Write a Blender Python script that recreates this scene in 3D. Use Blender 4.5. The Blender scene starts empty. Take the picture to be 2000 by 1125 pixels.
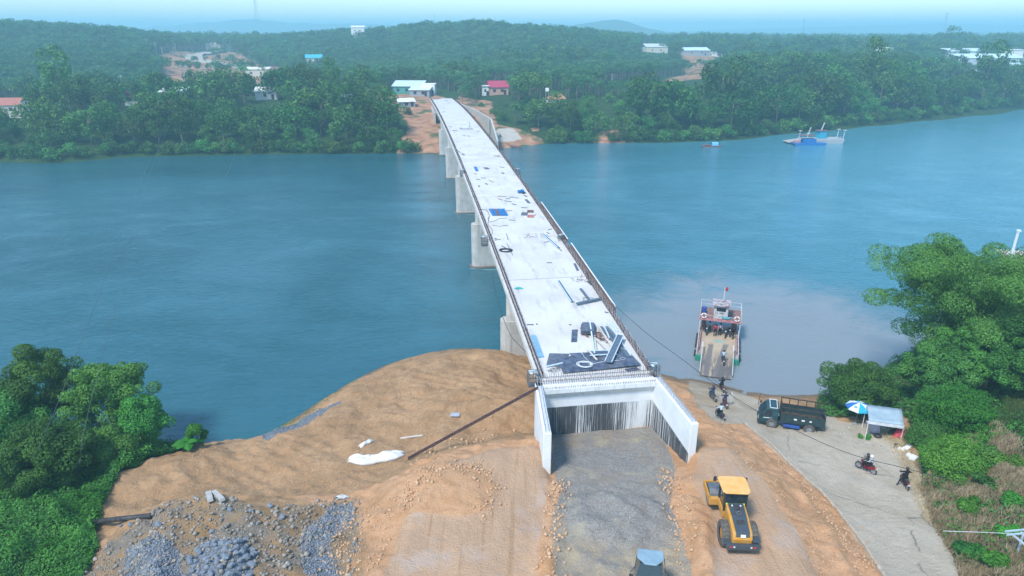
import bpy, bmesh, math, random
import numpy as np
from mathutils import Vector, Matrix, noise as mnoise
C = bpy.context.scene
COL = C.collection
R = math.radians
# ------------------------------------------------------------------ camera
CH = 38.0; FPX = 1333.0; HOR = 60.0
PITCH = math.atan((562.5 - HOR) / FPX)
cP, sP = math.cos(PITCH), math.sin(PITCH)
cd = bpy.data.cameras.new('camera'); cam = bpy.data.objects.new('camera', cd); COL.objects.link(cam)
cam.location = (0, 0, CH); cam.rotation_euler = (math.pi / 2 - PITCH, 0, 0)
cd.sensor_width = 36.0; cd.lens = 36.0 * FPX / 2000.0; cd.clip_end = 30000; cd.clip_start = 0.5
C.camera = cam
# ------------------------------------------------------------------ sky, sun, exposure
SUN_EL, SUN_AZ = R(54), R(-142)       # azimuth measured clockwise from +Y (negative = left)
w = bpy.data.worlds.new('World'); C.world = w; w.use_nodes = True
nt = w.node_tree; nt.nodes.clear()
wo = nt.nodes.new('ShaderNodeOutputWorld'); bg = nt.nodes.new('ShaderNodeBackground')
sky = nt.nodes.new('ShaderNodeTexSky'); sky.sky_type = 'NISHITA'; sky.sun_disc = False
sky.sun_elevation = SUN_EL; sky.sun_rotation = SUN_AZ; sky.air_density = 1.3; sky.dust_density = 0.3; sky.ozone_density = 3.0
tint = nt.nodes.new('ShaderNodeMix'); tint.data_type = 'RGBA'; tint.blend_type = 'MULTIPLY'; tint.inputs[0].default_value = 1.0
nt.links.new(sky.outputs[0], tint.inputs[6]); tint.inputs[7].default_value = (0.84, 1.0, 1.05, 1)
nt.links.new(tint.outputs[2], bg.inputs[0]); bg.inputs[1].default_value = 0.15
nt.links.new(bg.outputs[0], wo.inputs[0])
sd = bpy.data.lights.new('sun', 'SUN'); sd.energy = 2.8; sd.angle = R(11); sd.color = (1.0, 0.96, 0.9)
sun = bpy.data.objects.new('sun', sd); COL.objects.link(sun)
sv = Vector((math.sin(SUN_AZ) * math.cos(SUN_EL), math.cos(SUN_AZ) * math.cos(SUN_EL), math.sin(SUN_EL)))
sun.rotation_euler = (-sv).to_track_quat('-Z', 'Y').to_euler(); sun.location = (0, 0, 200)
C.view_settings.view_transform = 'Standard'; C.view_settings.look = 'None'
C.view_settings.exposure = 0.62; C.view_settings.gamma = 1.0
C.render.engine = 'CYCLES'; C.cycles.use_denoising = True; C.cycles.denoising_prefilter = 'ACCURATE'; C.cycles.denoising_input_passes = 'RGB_ALBEDO_NORMAL'
C.cycles.max_bounces = 5; C.cycles.diffuse_bounces = 2; C.cycles.glossy_bounces = 3; C.cycles.transmission_bounces = 3
C.cycles.transparent_max_bounces = 6; C.cycles.volume_bounces = 2; C.cycles.caustics_reflective = False; C.cycles.caustics_refractive = False

# ------------------------------------------------------------------ helpers
def at(px, py, z=0.0):
    u = (px - 1000) / FPX; v = (py - 562.5) / FPX; t = (CH - z) / (v * cP + sP)
    return Vector((u * t, (cP - v * sP) * t, z))
def atd(px, py, Z):
    u = (px - 1000) / FPX; v = (py - 562.5) / FPX
    return Vector((u * Z, (cP - v * sP) * Z, CH - (v * cP + sP) * Z))
def tag(o, label=None, cat=None, group=None, kind=None):
    if label: o['label'] = label
    if cat: o['category'] = cat
    if group: o['group'] = group
    if kind: o['kind'] = kind
    return o
def empty(name, loc=(0, 0, 0), rz=0.0, label=None, cat=None, group=None, parent=None):
    o = bpy.data.objects.new(name, None); COL.objects.link(o); o.location = loc; o.rotation_euler = (0, 0, rz)
    o.empty_display_size = 0.3
    if parent: o.parent = parent
    return tag(o, label, cat, group)
def dup(o, loc=None, rz=None, scale=None, label=None, group=None, parent=None):
    c = o.copy(); COL.objects.link(c)
    if parent is not None: c.parent = parent
    if loc is not None: c.location = loc
    if rz is not None: c.rotation_euler = (c.rotation_euler[0], c.rotation_euler[1], rz)
    if scale is not None: c.scale = scale if hasattr(scale, '__len__') else (scale,) * 3
    if label: c['label'] = label
    if group: c['group'] = group
    for ch in KIDS.get(o.name, []):
        dup(ch, parent=c)
    return c
class _K(dict):
    def get(self, n, d=None):
        return [x for x in bpy.data.objects[n].children]
KIDS = _K()
# ---- materials
def mat(name, col=(.5, .5, .5), rough=0.8, metal=0.0, var=0.12, scale=3.0, bump=0.0, col2=None, obj=True, spec=0.3, emit=None):
    m = bpy.data.materials.new(name); m.use_nodes = True; n = m.node_tree.nodes; l = m.node_tree.links
    b = n['Principled BSDF']; b.inputs['Roughness'].default_value = rough; b.inputs['Metallic'].default_value = metal
    b.inputs['Specular IOR Level'].default_value = spec
    tc = n.new('ShaderNodeTexCoord'); nz = n.new('ShaderNodeTexNoise'); nz.inputs['Scale'].default_value = scale; nz.inputs['Detail'].default_value = 5
    l.new(tc.outputs['Object' if obj else 'Generated'], nz.inputs['Vector'])
    mx = n.new('ShaderNodeMix'); mx.data_type = 'RGBA'
    if col2 is None:
        col2 = tuple(min(1, x * (1 + var)) for x in col); c1 = tuple(x * (1 - var) for x in col)
    else: c1 = col
    mr = n.new('ShaderNodeMapRange'); mr.inputs[1].default_value = 0.35; mr.inputs[2].default_value = 0.65
    l.new(nz.outputs[0], mr.inputs[0]); l.new(mr.outputs[0], mx.inputs[0])
    mx.inputs[6].default_value = (*c1, 1); mx.inputs[7].default_value = (*col2, 1)
    l.new(mx.outputs[2], b.inputs['Base Color'])
    if bump:
        bp = n.new('ShaderNodeBump'); bp.inputs['Strength'].default_value = bump; bp.inputs['Distance'].default_value = 0.05
        l.new(nz.outputs[0], bp.inputs['Height']); l.new(bp.outputs[0], b.inputs['Normal'])
    return m
class NT:
    """tiny node helper"""
    def __init__(s, name):
        s.m = bpy.data.materials.new(name); s.m.use_nodes = True; s.n = s.m.node_tree.nodes; s.l = s.m.node_tree.links
        s.b = s.n['Principled BSDF']; s.tc = s.n.new('ShaderNodeTexCoord'); s.geo = s.n.new('ShaderNodeNewGeometry')
    def link(s, a, b): s.l.new(a, b)
    def pos(s): return s.geo.outputs['Position']
    def noise(s, vec, scale, detail=5, rough=0.55, dist=0.0):
        x = s.n.new('ShaderNodeTexNoise'); x.inputs['Scale'].default_value = scale; x.inputs['Detail'].default_value = detail
        x.inputs['Roughness'].default_value = rough; x.inputs['Distortion'].default_value = dist; s.l.new(vec, x.inputs['Vector']); return x.outputs[0]
    def voro(s, vec, scale, out='Color'):
        x = s.n.new('ShaderNodeTexVoronoi'); x.inputs['Scale'].default_value = scale; s.l.new(vec, x.inputs['Vector']); return x.outputs[out]
    def map(s, vec, sc=(1, 1, 1), rot=(0, 0, 0), loc=(0, 0, 0)):
        x = s.n.new('ShaderNodeMapping'); x.inputs['Scale'].default_value = sc; x.inputs['Rotation'].default_value = rot; x.inputs['Location'].default_value = loc
        s.l.new(vec, x.inputs['Vector']); return x.outputs[0]
    def rng(s, val, a, b, c=0.0, d=1.0):
        x = s.n.new('ShaderNodeMapRange'); s.l.new(val, x.inputs[0])
        for i, q in enumerate((a, b, c, d)): x.inputs[i + 1].default_value = q
        return x.outputs[0]
    def mix(s, fac, a, b, mode='MIX'):
        x = s.n.new('ShaderNodeMix'); x.data_type = 'RGBA'; x.blend_type = mode
        for i, q in ((0, fac), (6, a), (7, b)):
            if isinstance(q, (int, float)): x.inputs[i].default_value = q
            elif isinstance(q, tuple): x.inputs[i].default_value = (*q, 1)
            else: s.l.new(q, x.inputs[i])
        return x.outputs[2]
    def math(s, op, a, b=None, clamp=False):
        x = s.n.new('ShaderNodeMath'); x.operation = op; x.use_clamp = clamp
        for i, q in ((0, a), (1, b)):
            if q is None: continue
            if isinstance(q, (int, float)): x.inputs[i].default_value = q
            else: s.l.new(q, x.inputs[i])
        return x.outputs[0]
    def attr(s, name):
        x = s.n.new('ShaderNodeAttribute'); x.attribute_name = name; return x
    def sep(s, vec):
        x = s.n.new('ShaderNodeSeparateXYZ'); s.l.new(vec, x.inputs[0]); return x.outputs
    def bump(s, h, strength=0.5, dist=0.1):
        x = s.n.new('ShaderNodeBump'); x.inputs['Strength'].default_value = strength; x.inputs['Distance'].default_value = dist
        s.l.new(h, x.inputs['Height']); s.l.new(x.outputs[0], s.b.inputs['Normal']); return x
# ---- mesh builder
class MB:
    def __init__(s): s.v = []; s.f = []; s.mi = []; s.cur = 0; s.T = None
    def add(s, vs, fs):
        o = len(s.v)
        if s.T is not None: vs = [s.T @ Vector(q) for q in vs]
        s.v += [tuple(q) for q in vs]; s.f += [tuple(i + o for i in q) for q in fs]; s.mi += [s.cur] * len(fs); return s
    def box(s, x, y, z, sx, sy, sz, rz=0, rx=0, ry=0, taper=1.0):
        """centre x,y ; z = centre"""
        M = Matrix.Translation((x, y, z)) @ Matrix.Rotation(rz, 4, 'Z') @ Matrix.Rotation(ry, 4, 'Y') @ Matrix.Rotation(rx, 4, 'X')
        vs = []
        for k in (-1, 1):
            t = taper if k > 0 else 1
            for a, b in ((-1, -1), (1, -1), (1, 1), (-1, 1)): vs.append(M @ Vector((a * sx / 2 * t, b * sy / 2 * t, k * sz / 2)))
        return s.add(vs, [(3, 2, 1, 0), (4, 5, 6, 7), (0, 1, 5, 4), (1, 2, 6, 5), (2, 3, 7, 6), (3, 0, 4, 7)])
    def bar(s, a, b, w, h=None):
        """rectangular bar from a to b"""
        h = h or w; a = Vector(a); b = Vector(b); d = (b - a).normalized()
        up = Vector((0, 0, 1)) if abs(d.z) < .95 else Vector((0, 1, 0)); r = d.cross(up).normalized(); u = r.cross(d)
        vs = [p + r * i * w / 2 + u * j * h / 2 for p in (a, b) for i, j in ((-1, -1), (1, -1), (1, 1), (-1, 1))]
        return s.add(vs, [(3, 2, 1, 0), (4, 5, 6, 7), (0, 1, 5, 4), (1, 2, 6, 5), (2, 3, 7, 6), (3, 0, 4, 7)])
    def tube(s, pts, rad, n=6, cap=True, closed=False):
        pts = [Vector(p) for p in pts]; m = len(pts); rad = rad if hasattr(rad, '__len__') else [rad] * m
        vs = []; prev = None
        for i, p in enumerate(pts):
            if closed: d = pts[(i + 1) % m] - pts[i - 1]
            else: d = pts[min(i + 1, m - 1)] - pts[max(i - 1, 0)]
            if d.length < 1e-9: d = Vector((0, 0, 1))
            d.normalize()
            if prev is None: r = d.orthogonal().normalized()
            else:
                r = prev - d * prev.dot(d)
                r = r.normalized() if r.length > 1e-6 else d.orthogonal().normalized()
            prev = r; q = d.cross(r)
            for k in range(n):
                a = 2 * math.pi * k / n; vs.append(p + (r * math.cos(a) + q * math.sin(a)) * rad[i])
        fs = []
        for i in range(m if closed else m - 1):
            j = (i + 1) % m
            for k in range(n): fs.append((i * n + k, i * n + (k + 1) % n, j * n + (k + 1) % n, j * n + k))
        if cap and not closed: fs += [tuple(range(n - 1, -1, -1)), tuple((m - 1) * n + k for k in range(n))]
        return s.add(vs, fs)
    def lathe(s, prof, n=16, M=None, cap=True):
        """prof [(r,z)] about local Z, M = matrix"""
        M = M or Matrix(); vs = []; fs = []; m = len(prof)
        for r, z in prof:
            for k in range(n):
                a = 2 * math.pi * k / n; vs.append(M @ Vector((r * math.cos(a), r * math.sin(a), z)))
        for i in range(m - 1):
            for k in range(n): fs.append((i * n + k, i * n + (k + 1) % n, (i + 1) * n + (k + 1) % n, (i + 1) * n + k))
        if cap: fs += [tuple(range(n - 1, -1, -1)), tuple((m - 1) * n + k for k in range(n))]
        return s.add(vs, fs)
    def prism(s, poly, a, b, axis='z', M=None):
        """extrude 2D poly between a and b along axis"""
        M = M or Matrix()
        def mk(p, q, t): return {'z': (p, q, t), 'x': (t, p, q), 'y': (p, t, q)}[axis]
        n = len(poly); vs = [M @ Vector(mk(p, q, t)) for t in (a, b) for p, q in poly]
        fs = [tuple(range(n - 1, -1, -1)), tuple(range(n, 2 * n))] + [(i, (i + 1) % n, n + (i + 1) % n, n + i) for i in range(n)]
        if axis == 'y': fs = [tuple(reversed(q)) for q in fs]
        return s.add(vs, fs)
    def hexa(s, b4, t4):
        """bottom 4 corners (ccw from above) and top 4"""
        return s.add(list(b4) + list(t4), [(3, 2, 1, 0), (4, 5, 6, 7), (0, 1, 5, 4), (1, 2, 6, 5), (2, 3, 7, 6), (3, 0, 4, 7)])
    def grid(s, P):
        """P[i][j] of points"""
        a = len(P); b = len(P[0]); return s.add([q for r in P for q in r], [(i * b + j, i * b + j + 1, (i + 1) * b + j + 1, (i + 1) * b + j) for i in range(a - 1) for j in range(b - 1)])
    def build(s, name, mats, parent=None, smooth=False, bevel=0.0, label=None, cat=None, group=None, kind=None, loc=None, rz=None, thick=0):
        me = bpy.data.meshes.new(name); me.from_pydata(s.v, [], s.f)
        mats = mats if isinstance(mats, (list, tuple)) else [mats]
        for m in mats: me.materials.append(m)
        if len(mats) > 1: me.polygons.foreach_set('material_index', s.mi)
        if smooth: me.polygons.foreach_set('use_smooth', [True] * len(s.f))
        me.update(); me.validate()
        o = bpy.data.objects.new(name, me); COL.objects.link(o)
        if parent: o.parent = parent
        if loc is not None: o.location = loc
        if rz is not None: o.rotation_euler = (0, 0, rz)
        if thick:
            md = o.modifiers.new('thick', 'SOLIDIFY'); md.thickness = thick; md.offset = 0
        if bevel:
            md = o.modifiers.new('bevel', 'BEVEL'); md.width = bevel; md.segments = 2; md.limit_method = 'ANGLE'; md.angle_limit = R(40)
        return tag(o, label, cat, group, kind)
def npmesh(name, verts, faces, mats, cols=None, colname='tone', smooth=False, attrs=None):
    """fast quad/tri mesh from numpy"""
    me = bpy.data.meshes.new(name); nv = len(verts); nf, k = faces.shape
    me.vertices.add(nv); me.vertices.foreach_set('co', verts.astype(np.float32).ravel())
    me.loops.add(nf * k); me.loops.foreach_set('vertex_index', faces.astype(np.int32).ravel())
    me.polygons.add(nf); me.polygons.foreach_set('loop_start', np.arange(0, nf * k, k, dtype=np.int32))
    me.polygons.foreach_set('loop_total', np.full(nf, k, dtype=np.int32))
    if smooth: me.polygons.foreach_set('use_smooth', np.ones(nf, dtype=bool))
    for m in (mats if isinstance(mats, (list, tuple)) else [mats]): me.materials.append(m)
    me.update(calc_edges=True)
    if cols is not None: attrs = dict(attrs or {}, **{colname: cols})
    for nm, c in (attrs or {}).items():
        a = me.color_attributes.new(nm, 'FLOAT_COLOR', 'POINT')
        c4 = np.ones((nv, 4), np.float32); c4[:, :c.shape[1]] = c; a.data.foreach_set('color', c4.ravel())
    return me
def linko(name, me, parent=None, **k):
    o = bpy.data.objects.new(name, me); COL.objects.link(o)
    if parent: o.parent = parent
    return tag(o, **k)
def rbf(ctrl, smooth=0.0):
    """piecewise-smooth surface through (x,y,z) points, linear kernel"""
    A = np.array(ctrl, float); X = A[:, :2]; n = len(X)
    D = np.sqrt(((X[:, None] - X[None]) ** 2).sum(-1) + 0.6)
    M = np.zeros((n + 3, n + 3)); M[:n, :n] = D - smooth * np.eye(n); M[:n, n] = 1; M[:n, n + 1:] = X; M[n, :n] = 1; M[n + 1:, :n] = X.T
    wv = np.linalg.solve(M, np.concatenate([A[:, 2], [0, 0, 0]]))
    def f(Q):
        out = np.empty(len(Q))
        for i in range(0, len(Q), 20000):
            q = Q[i:i + 20000]; d = np.sqrt(((q[:, None] - X[None]) ** 2).sum(-1) + 0.6)
            out[i:i + 20000] = d @ wv[:n] + wv[n] + q @ wv[n + 1:]
        return out
    return f
def sdf(Q, poly):
    """signed distance, positive inside"""
    P = np.array([(p[0], p[1]) for p in poly], float); n = len(P); best = np.full(len(Q), 1e9); ins = np.zeros(len(Q), bool)
    for i in range(n):
        a = P[i]; b = P[(i + 1) % n]; e = b - a; t = np.clip(((Q - a) @ e) / (e @ e + 1e-12), 0, 1)
        d = np.hypot(*(Q - a - t[:, None] * e).T); best = np.minimum(best, d)
        c = ((a[1] > Q[:, 1]) != (b[1] > Q[:, 1])); xx = (b[0] - a[0]) * (Q[:, 1] - a[1]) / (b[1] - a[1] + 1e-12) + a[0]
        ins ^= c & (Q[:, 0] < xx)
    return np.where(ins, best, -best)
def sdline(Q, poly):
    P = np.array([(p[0], p[1]) for p in poly], float); best = np.full(len(Q), 1e9)
    for i in range(len(P) - 1):
        a = P[i]; b = P[i + 1]; e = b - a; t = np.clip(((Q - a) @ e) / (e @ e + 1e-12), 0, 1)
        best = np.minimum(best, np.hypot(*(Q - a - t[:, None] * e).T))
    return best
_rs = np.random.RandomState(7); _PT = _rs.rand(256, 256)
def vnoise(Q, scale, octaves=4, seed=0, rough=.5):
    """value noise, 0..1-ish"""
    out = np.zeros(len(Q)); amp = 1.0; tot = 0
    for o in range(octaves):
        x = Q[:, 0] / scale * 2 ** o + seed * 17.3 + o * 31.7; y = Q[:, 1] / scale * 2 ** o + seed * 7.1 + o * 11.3
        xi = np.floor(x).astype(int); yi = np.floor(y).astype(int); fx = x - xi; fy = y - yi
        fx = fx * fx * (3 - 2 * fx); fy = fy * fy * (3 - 2 * fy)
        g = lambda i, j: _PT[(xi + i) & 255, (yi + j) & 255]
        out += amp * ((g(0, 0) * (1 - fx) + g(1, 0) * fx) * (1 - fy) + (g(0, 1) * (1 - fx) + g(1, 1) * fx) * fy)
        tot += amp; amp *= rough
    return out / tot
def sstep(x, a, b):
    t = np.clip((x - a) / (b - a), 0, 1); return t * t * (3 - 2 * t)
# ------------------------------------------------------------------ terrain data
W3 = lambda L: [tuple(at(*p)) for p in L]
near_px = [
 # construction tracks, upper level
 (1050,870,7.2),(960,876,7.2),(880,892,7.2),(805,932,7.2),(760,1000,7.2),(715,1125,7.2),(900,1000,7.4),(1000,950,7.3),(850,1125,7.3),(1050,1050,7.2),(1000,1125,7.3),
 (1085,1000,6.8),(1200,960,6.7),(1100,1125,6.9),(1300,1125,6.9),(1200,1050,6.8),(1300,980,6.8),(1150,870,6.2),(1240,860,6.3),(1100,900,6.3),(1280,890,6.4),
 (1380,874,7.2),(1436,874,7.2),(1500,950,7.3),(1560,1040,7.4),(1610,1125,7.5),(1400,1000,7.3),(1450,1125,7.4),(1350,950,7.2),
 # slope to the concrete road (kerb)
 (1400,850,6.0),(1395,834,4.2),(1455,826,2.5),(1500,862,2.9),(1540,905,3.4),(1590,950,3.9),(1640,1000,4.5),(1685,1060,5.2),(1730,1125,6.0),(1470,860,4.3),(1560,1000,5.9),(1640,1100,6.6),
 # road
 (1400,780,1.1),(1365,800,1.7),(1500,835,2.0),(1600,850,2.4),(1700,862,2.7),(1600,900,3.1),(1700,930,3.4),(1650,960,3.8),(1750,1000,4.4),(1790,1100,5.6),(1700,1040,4.9),(1840,1125,6.0),
 (1345,745,.35),(1378,756,.45),(1440,760,.1),(1500,772,.1),(1560,775,.2),(1300,740,.5),(1330,770,1.5),(1600,800,1.2),
 # left of the abutment, lower peninsula
 (1045,846,4.0),(1000,845,3.8),(900,853,3.8),(830,878,4.0),(770,915,4.4),(720,990,5.4),(1040,760,3.6),(1040,712,3.0),(1000,692,2.6),(950,686,2.4),(905,685,2.3),
 (960,740,3.7),(900,760,3.6),(985,757,2.7),(800,760,3.0),(860,695,2.2),(800,708,2.0),(760,722,1.9),(720,738,1.8),(660,785,2.3),(600,830,2.3),(540,862,2.4),(640,778,.3),(560,829,.3),(512,858,.2),
 (470,866,2.3),(420,869,2.6),(380,872,2.7),(340,884,2.4),(300,902,3.0),(235,935,2.8),(450,940,3.4),(600,920,3.7),(700,850,3.5),(700,905,4.1),(350,975,3.7),(250,1008,3.4),(195,1010,3.2),(185,1100,3.9),(150,1125,3.8),(560,960,3.9),(640,960,4.6),
 (330,990,5.4),(400,1004,6.0),(500,1012,6.0),(600,1008,5.7),(670,992,5.6),(205,1080,4.3),(260,1040,4.8),(400,1085,6.7),(560,1085,6.5),(650,1080,6.6),(300,1085,6.3),(450,1150,7.2),(250,1150,6),
 # left vegetation
 (0,1125,4),(100,1000,3),(0,950,2.5),(150,930,2.3),(0,870,1.5),(250,890,1.6),(100,860,1.0),(-200,900,2),(-200,1125,4.5),(-500,1100,5),
 (-300,840,.3),(0,826,.2),(150,842,.2),(280,866,.2),
 # right bank
 (1640,790,1.0),(1700,785,1.8),(1690,750,.4),(1745,712,.3),(1800,670,.3),(1900,590,.3),(2050,520,.3),(2300,450,.3),(2600,400,.3),
 (1850,770,2.6),(1950,720,4),(2000,770,6),(1900,860,4.6),(2000,860,6.5),(1850,950,4.6),(1950,1000,6.3),(2010,1125,7.4),(1910,1125,6.5),(1830,1010,4.8),(1780,900,3.4),(2100,600,3),(2300,600,5),(2500,800,8),(2300,1100,8),
]
near_w = W3(near_px)
water_px = [(905,672,-1),(850,680,-1.2),(800,693,-1),(720,716,-1.2),(660,752,-1.2),(620,775,-1),(560,808,-1.2),(500,842,-1.2),(470,853,-.9),(430,856,-.9),(390,858,-.9),(345,866,-.8),
 (280,845,-1.5),(150,815,-1.6),(0,800,-1.6),(-300,815,-1.6),(960,672,-1),(1050,690,-.8),(1150,700,-.8),(1300,722,-.6),(1345,728,-.5),(1440,738,-.8),(1500,752,-.8),(1560,756,-.8),(1620,756,-.7),
 (1680,728,-1),(1730,690,-1.3),(1790,645,-1.3),(1880,575,-1.5),(2030,500,-1.5),(2300,430,-1.5),(2600,385,-2),
 (300,700,-4),(700,600,-4),(1000,560,-4),(1300,600,-4),(1500,650,-3.5),(1700,600,-3.5),(1900,500,-4),(0,650,-4),(-500,700,-4),(700,450,-5),(1300,450,-5),(1800,420,-5),(300,450,-5),(2300,380,-5)]
near_w += W3(water_px)
near_w += [(0,20,7.5),(30,15,8),(-40,20,6),(60,20,9),(-80,30,5),(0,56,5.2),(8,56,5.2),(4,62,3.4),(10,64,3.2),(5,68,2.4),(12,70,1.6),(3,72,1.8),(14,58,3.2),(9,76,-.6),(0,79,-.8)]
near_h0 = rbf(near_w, 0.4)
# polygons (world) for the different surfaces
def poly(L): return [tuple(at(*p))[:2] for p in L]
PG = {
 'trackL': poly([(1052,866,7.2),(960,876,7.2),(880,900,7.2),(830,950,7.2),(790,1010,7.2),(750,1125,7.2),(700,1400,7.2),(1050,1400,7.2),(1048,1125,7.2),(1070,930,7.2)]),
 'trackR': poly([(1370,872,7.2),(1436,872,7.2),(1500,950,7.2),(1560,1040,7.3),(1600,1125,7.4),(1680,1400,7.5),(1400,1400,7.3),(1385,1000,7.2),(1352,930,7.2)]),
 'gravel': poly([(1082,815,6.2),(1290,810,6.2),(1320,905,6.6),(1310,980,6.8),(1335,1060,6.8),(1350,1125,6.9),(1360,1400,7),(1060,1400,7),(1085,1125,6.9),(1075,1040,6.8),(1095,960,6.8),(1080,900,6.4)]),
 'road': poly([(1346,738,.4),(1450,768,.2),(1500,792,.8),(1600,800,1.2),(1640,828,1.8),(1720,835,2.3),(1772,880,3.1),(1800,950,3.8),(1830,1030,4.9),(1880,1125,6.1),(1960,1400,8),(1850,1400,8),(1722,1125,6.0),(1640,1008,4.5),(1590,955,3.9),(1540,912,3.4),(1455,832,2.5),(1395,838,2.6),(1370,810,1.8),(1345,760,.8)]),
 'slab': poly([(1345,737,.3),(1380,744,.2),(1480,772,.2),(1378,757,.5),(1344,756,.6)]),
 'vegL': poly([(395,872,2.6),(330,880,2.4),(290,905,2.9),(235,940,2.8),(205,985,3),(180,1040,3.4),(188,1080,3.8),(160,1125,3.9),(100,1400,4),(-600,1400,4),(-600,780,.2),(0,815,.1),(280,855,.1),(340,868,.1)]),
 'vegR': poly([(1600,770,.2),(1590,800,1.2),(1640,822,1.7),(1690,815,2.0),(1760,815,2.6),(1790,870,3.2),(1800,945,3.8),(1828,1020,4.9),(1880,1125,6.1),(1960,1400,8),(3000,1400,8),(3000,500,3),(2300,440,0),(2050,510,0),(1900,585,0),(1800,662,0),(1690,735,0)]),
 'pileA': poly([(250,1060,5.2),(300,1050,5.6),(345,1075,6.2),(350,1130,6.8),(300,1180,6.8),(240,1130,6)]),
 'pileB': poly([(385,1070,6.5),(410,1055,6.4),(480,1062,6.4),(500,1100,6.6),(495,1180,6.8),(350,1180,6.8)]),
 'rubble': poly([(320,985,5.2),(420,985,5.4),(520,995,5.6),(600,985,5.4),(690,965,5.3),(700,1030,6.2),(680,1125,6.6),(660,1400,7),(100,1400,6),(170,1110,4),(215,1060,4.2)]),
 'blueband': poly([(640,985,5.4),(680,972,5.3),(690,1000,5.8),(640,1060,6.4),(660,1125,6.6),(600,1125,6.6),(590,1050,6.2)]),
 'graveledge': poly([(655,785,2.2),(668,792,2.3),(600,838,2.4),(520,868,2.4),(512,860,1.8),(590,822,1.8)]),
 'mound': poly([(800,1000,7.4),(815,945,7.4),(870,912,7.3),(930,915,7.3),(970,950,7.3),(955,1000,7.3),(900,1015,7.3)]),
 'heap1': poly([(1098,1005,7),(1112,970,7),(1180,958,7),(1240,964,7),(1305,985,7),(1318,1035,7),(1245,1062,7),(1125,1052,7)]),
 'heap2': poly([(1120,945,6.6),(1150,918,6.4),(1215,922,6.4),(1228,945,6.5),(1190,958,6.7),(1140,957,6.7)]),
 'tan': poly([(1085,1062,7),(1180,1066,7),(1250,1072,7),(1335,1050,7),(1360,1400,7),(1060,1400,7)]),
 'dryR': poly([(1800,950,4.2),(1850,900,5),(1900,830,5),(1960,830,6),(2000,900,6.4),(2200,1000,8),(2200,1400,8.5),(1960,1400,8),(1880,1125,6.2),(1826,1020,5)]),
 'lawnR': poly([(1950,780,5.5),(2100,760,6.5),(2300,900,7),(2100,980,7.4),(1980,900,6.4),(1930,840,5.6)]),
}
for _k in ('slab',): pass
BOx, BOy, BWd = 2.2, 52.0, 10.5
def near_height(Q):
    z = near_h0(Q)
    d = lambda k: sdf(Q, PG[k])
    land = sstep(z, -.2, .8)
    tr = np.maximum(sstep(d('trackL'), -.6, .6), sstep(d('trackR'), -.6, .6)); rd = sstep(d('road'), -.4, .3)
    flat = np.maximum(tr, rd)
    n1 = vnoise(Q, 7, 5, 1, .55) - .5; n2 = vnoise(Q, 1.6, 4, 3, .6) - .5; ridg = np.abs(vnoise(Q, 4.5, 4, 9, .6) - .5)
    fur = np.sin((Q[:, 0] * .55 + Q[:, 1] * .85) * 5.2 + n1 * 14) * .06 * sstep(vnoise(Q, 6, 2, 15), .4, .6)
    z = z + land * (1 - flat) * (n1 * 1.7 + n2 * .55 - ridg * 1.5 + .2 + fur - .35 * np.abs(vnoise(Q, 1.9, 3, 19) - .5))
    z += land * flat * (n1 * .12 + n2 * .05)
    # bulldozed furrows running down the slopes of the peninsula
    rub = sstep(d('rubble'), -1, 1.0); z += rub * ((vnoise(Q, 1.0, 3, 5, .6) - .5) * .5 + (vnoise(Q, 3.2, 2, 6) - .5) * .9 - .35)
    z += .55 * sstep(sdf(Q, PG['heap1']), -.15, .9)
    for k, hgt in (('pileA', .7), ('pileB', .9), ('heap2', .35), ('mound', .3)):
        dd = sdf(Q, PG[k]); z += hgt * sstep(dd, -.2, 1.6)
    m = sstep(sdf(Q, PG['mound']), -.3, .3); z += m * (vnoise(Q, .9, 3, 8, .7) - .3) * .35
    # gravel heaps in front of the abutment
    g = sstep(d('gravel'), -.3, .8)
    a1 = np.array(at(1200, 985, 7)); a2 = np.array(at(1140, 960, 7)); a3 = np.array(at(1265, 945, 7)); a4 = np.array(at(1150, 1030, 7))
    for c0, hh, rr in ((a1, .75, 2.3), (a2, .5, 1.4), (a3, .5, 1.4), (a4, .45, 2.0)):
        z += g * hh * np.exp(-((Q[:, 0] - c0[0]) ** 2 + ((Q[:, 1] - c0[1]) * 1.3) ** 2) / rr ** 2)
    z += g * (vnoise(Q, .5, 3, 12, .6) - .5) * .12
    rel = Q - np.array([BOx, BOy]); rr_ = rel @ np.array([.9891, .1474]); ss_ = rel @ np.array([-.1474, .9891]); fl_ = 4.85 + np.clip(-ss_ - .75, 0, 9) * .17 + (vnoise(Q, 1.6, 3, 71) - .5) * .35 
    cs_ = np.clip(-ss_, 0, 12); ins = sstep(ss_, -12.5, -8.6) * sstep(rr_, -.05 - .1 * cs_, .33 - .1 * cs_) * (1 - sstep(rr_, 10.15 + cs_ * .035, 10.5 + cs_ * .035)) * (1 - sstep(ss_, -.5, -.1)); z = z * (1 - ins) + fl_ * ins
    # berms between tracks and gravel
    for L in ([(1385,1400,7.3),(1378,1125,7.2),(1362,1020,7.2),(1350,975,7.2)], [(1058,1400,7.2),(1066,1125,7.2),(1082,1000,7.2),(1078,940,7.2)]):
        q = sdline(Q, poly(L)); z += .5 * np.exp(-(q / .8) ** 2) * (.5 + vnoise(Q, .8, 3, 14))
    # kerb line berm of pale broken soil
    q = sdline(Q, poly([(1500,900,4.6),(1560,960,5.2),(1620,1050,6.2),(1680,1150,6.8)])); z += .3 * np.exp(-(q / .5) ** 2)
    return z
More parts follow.
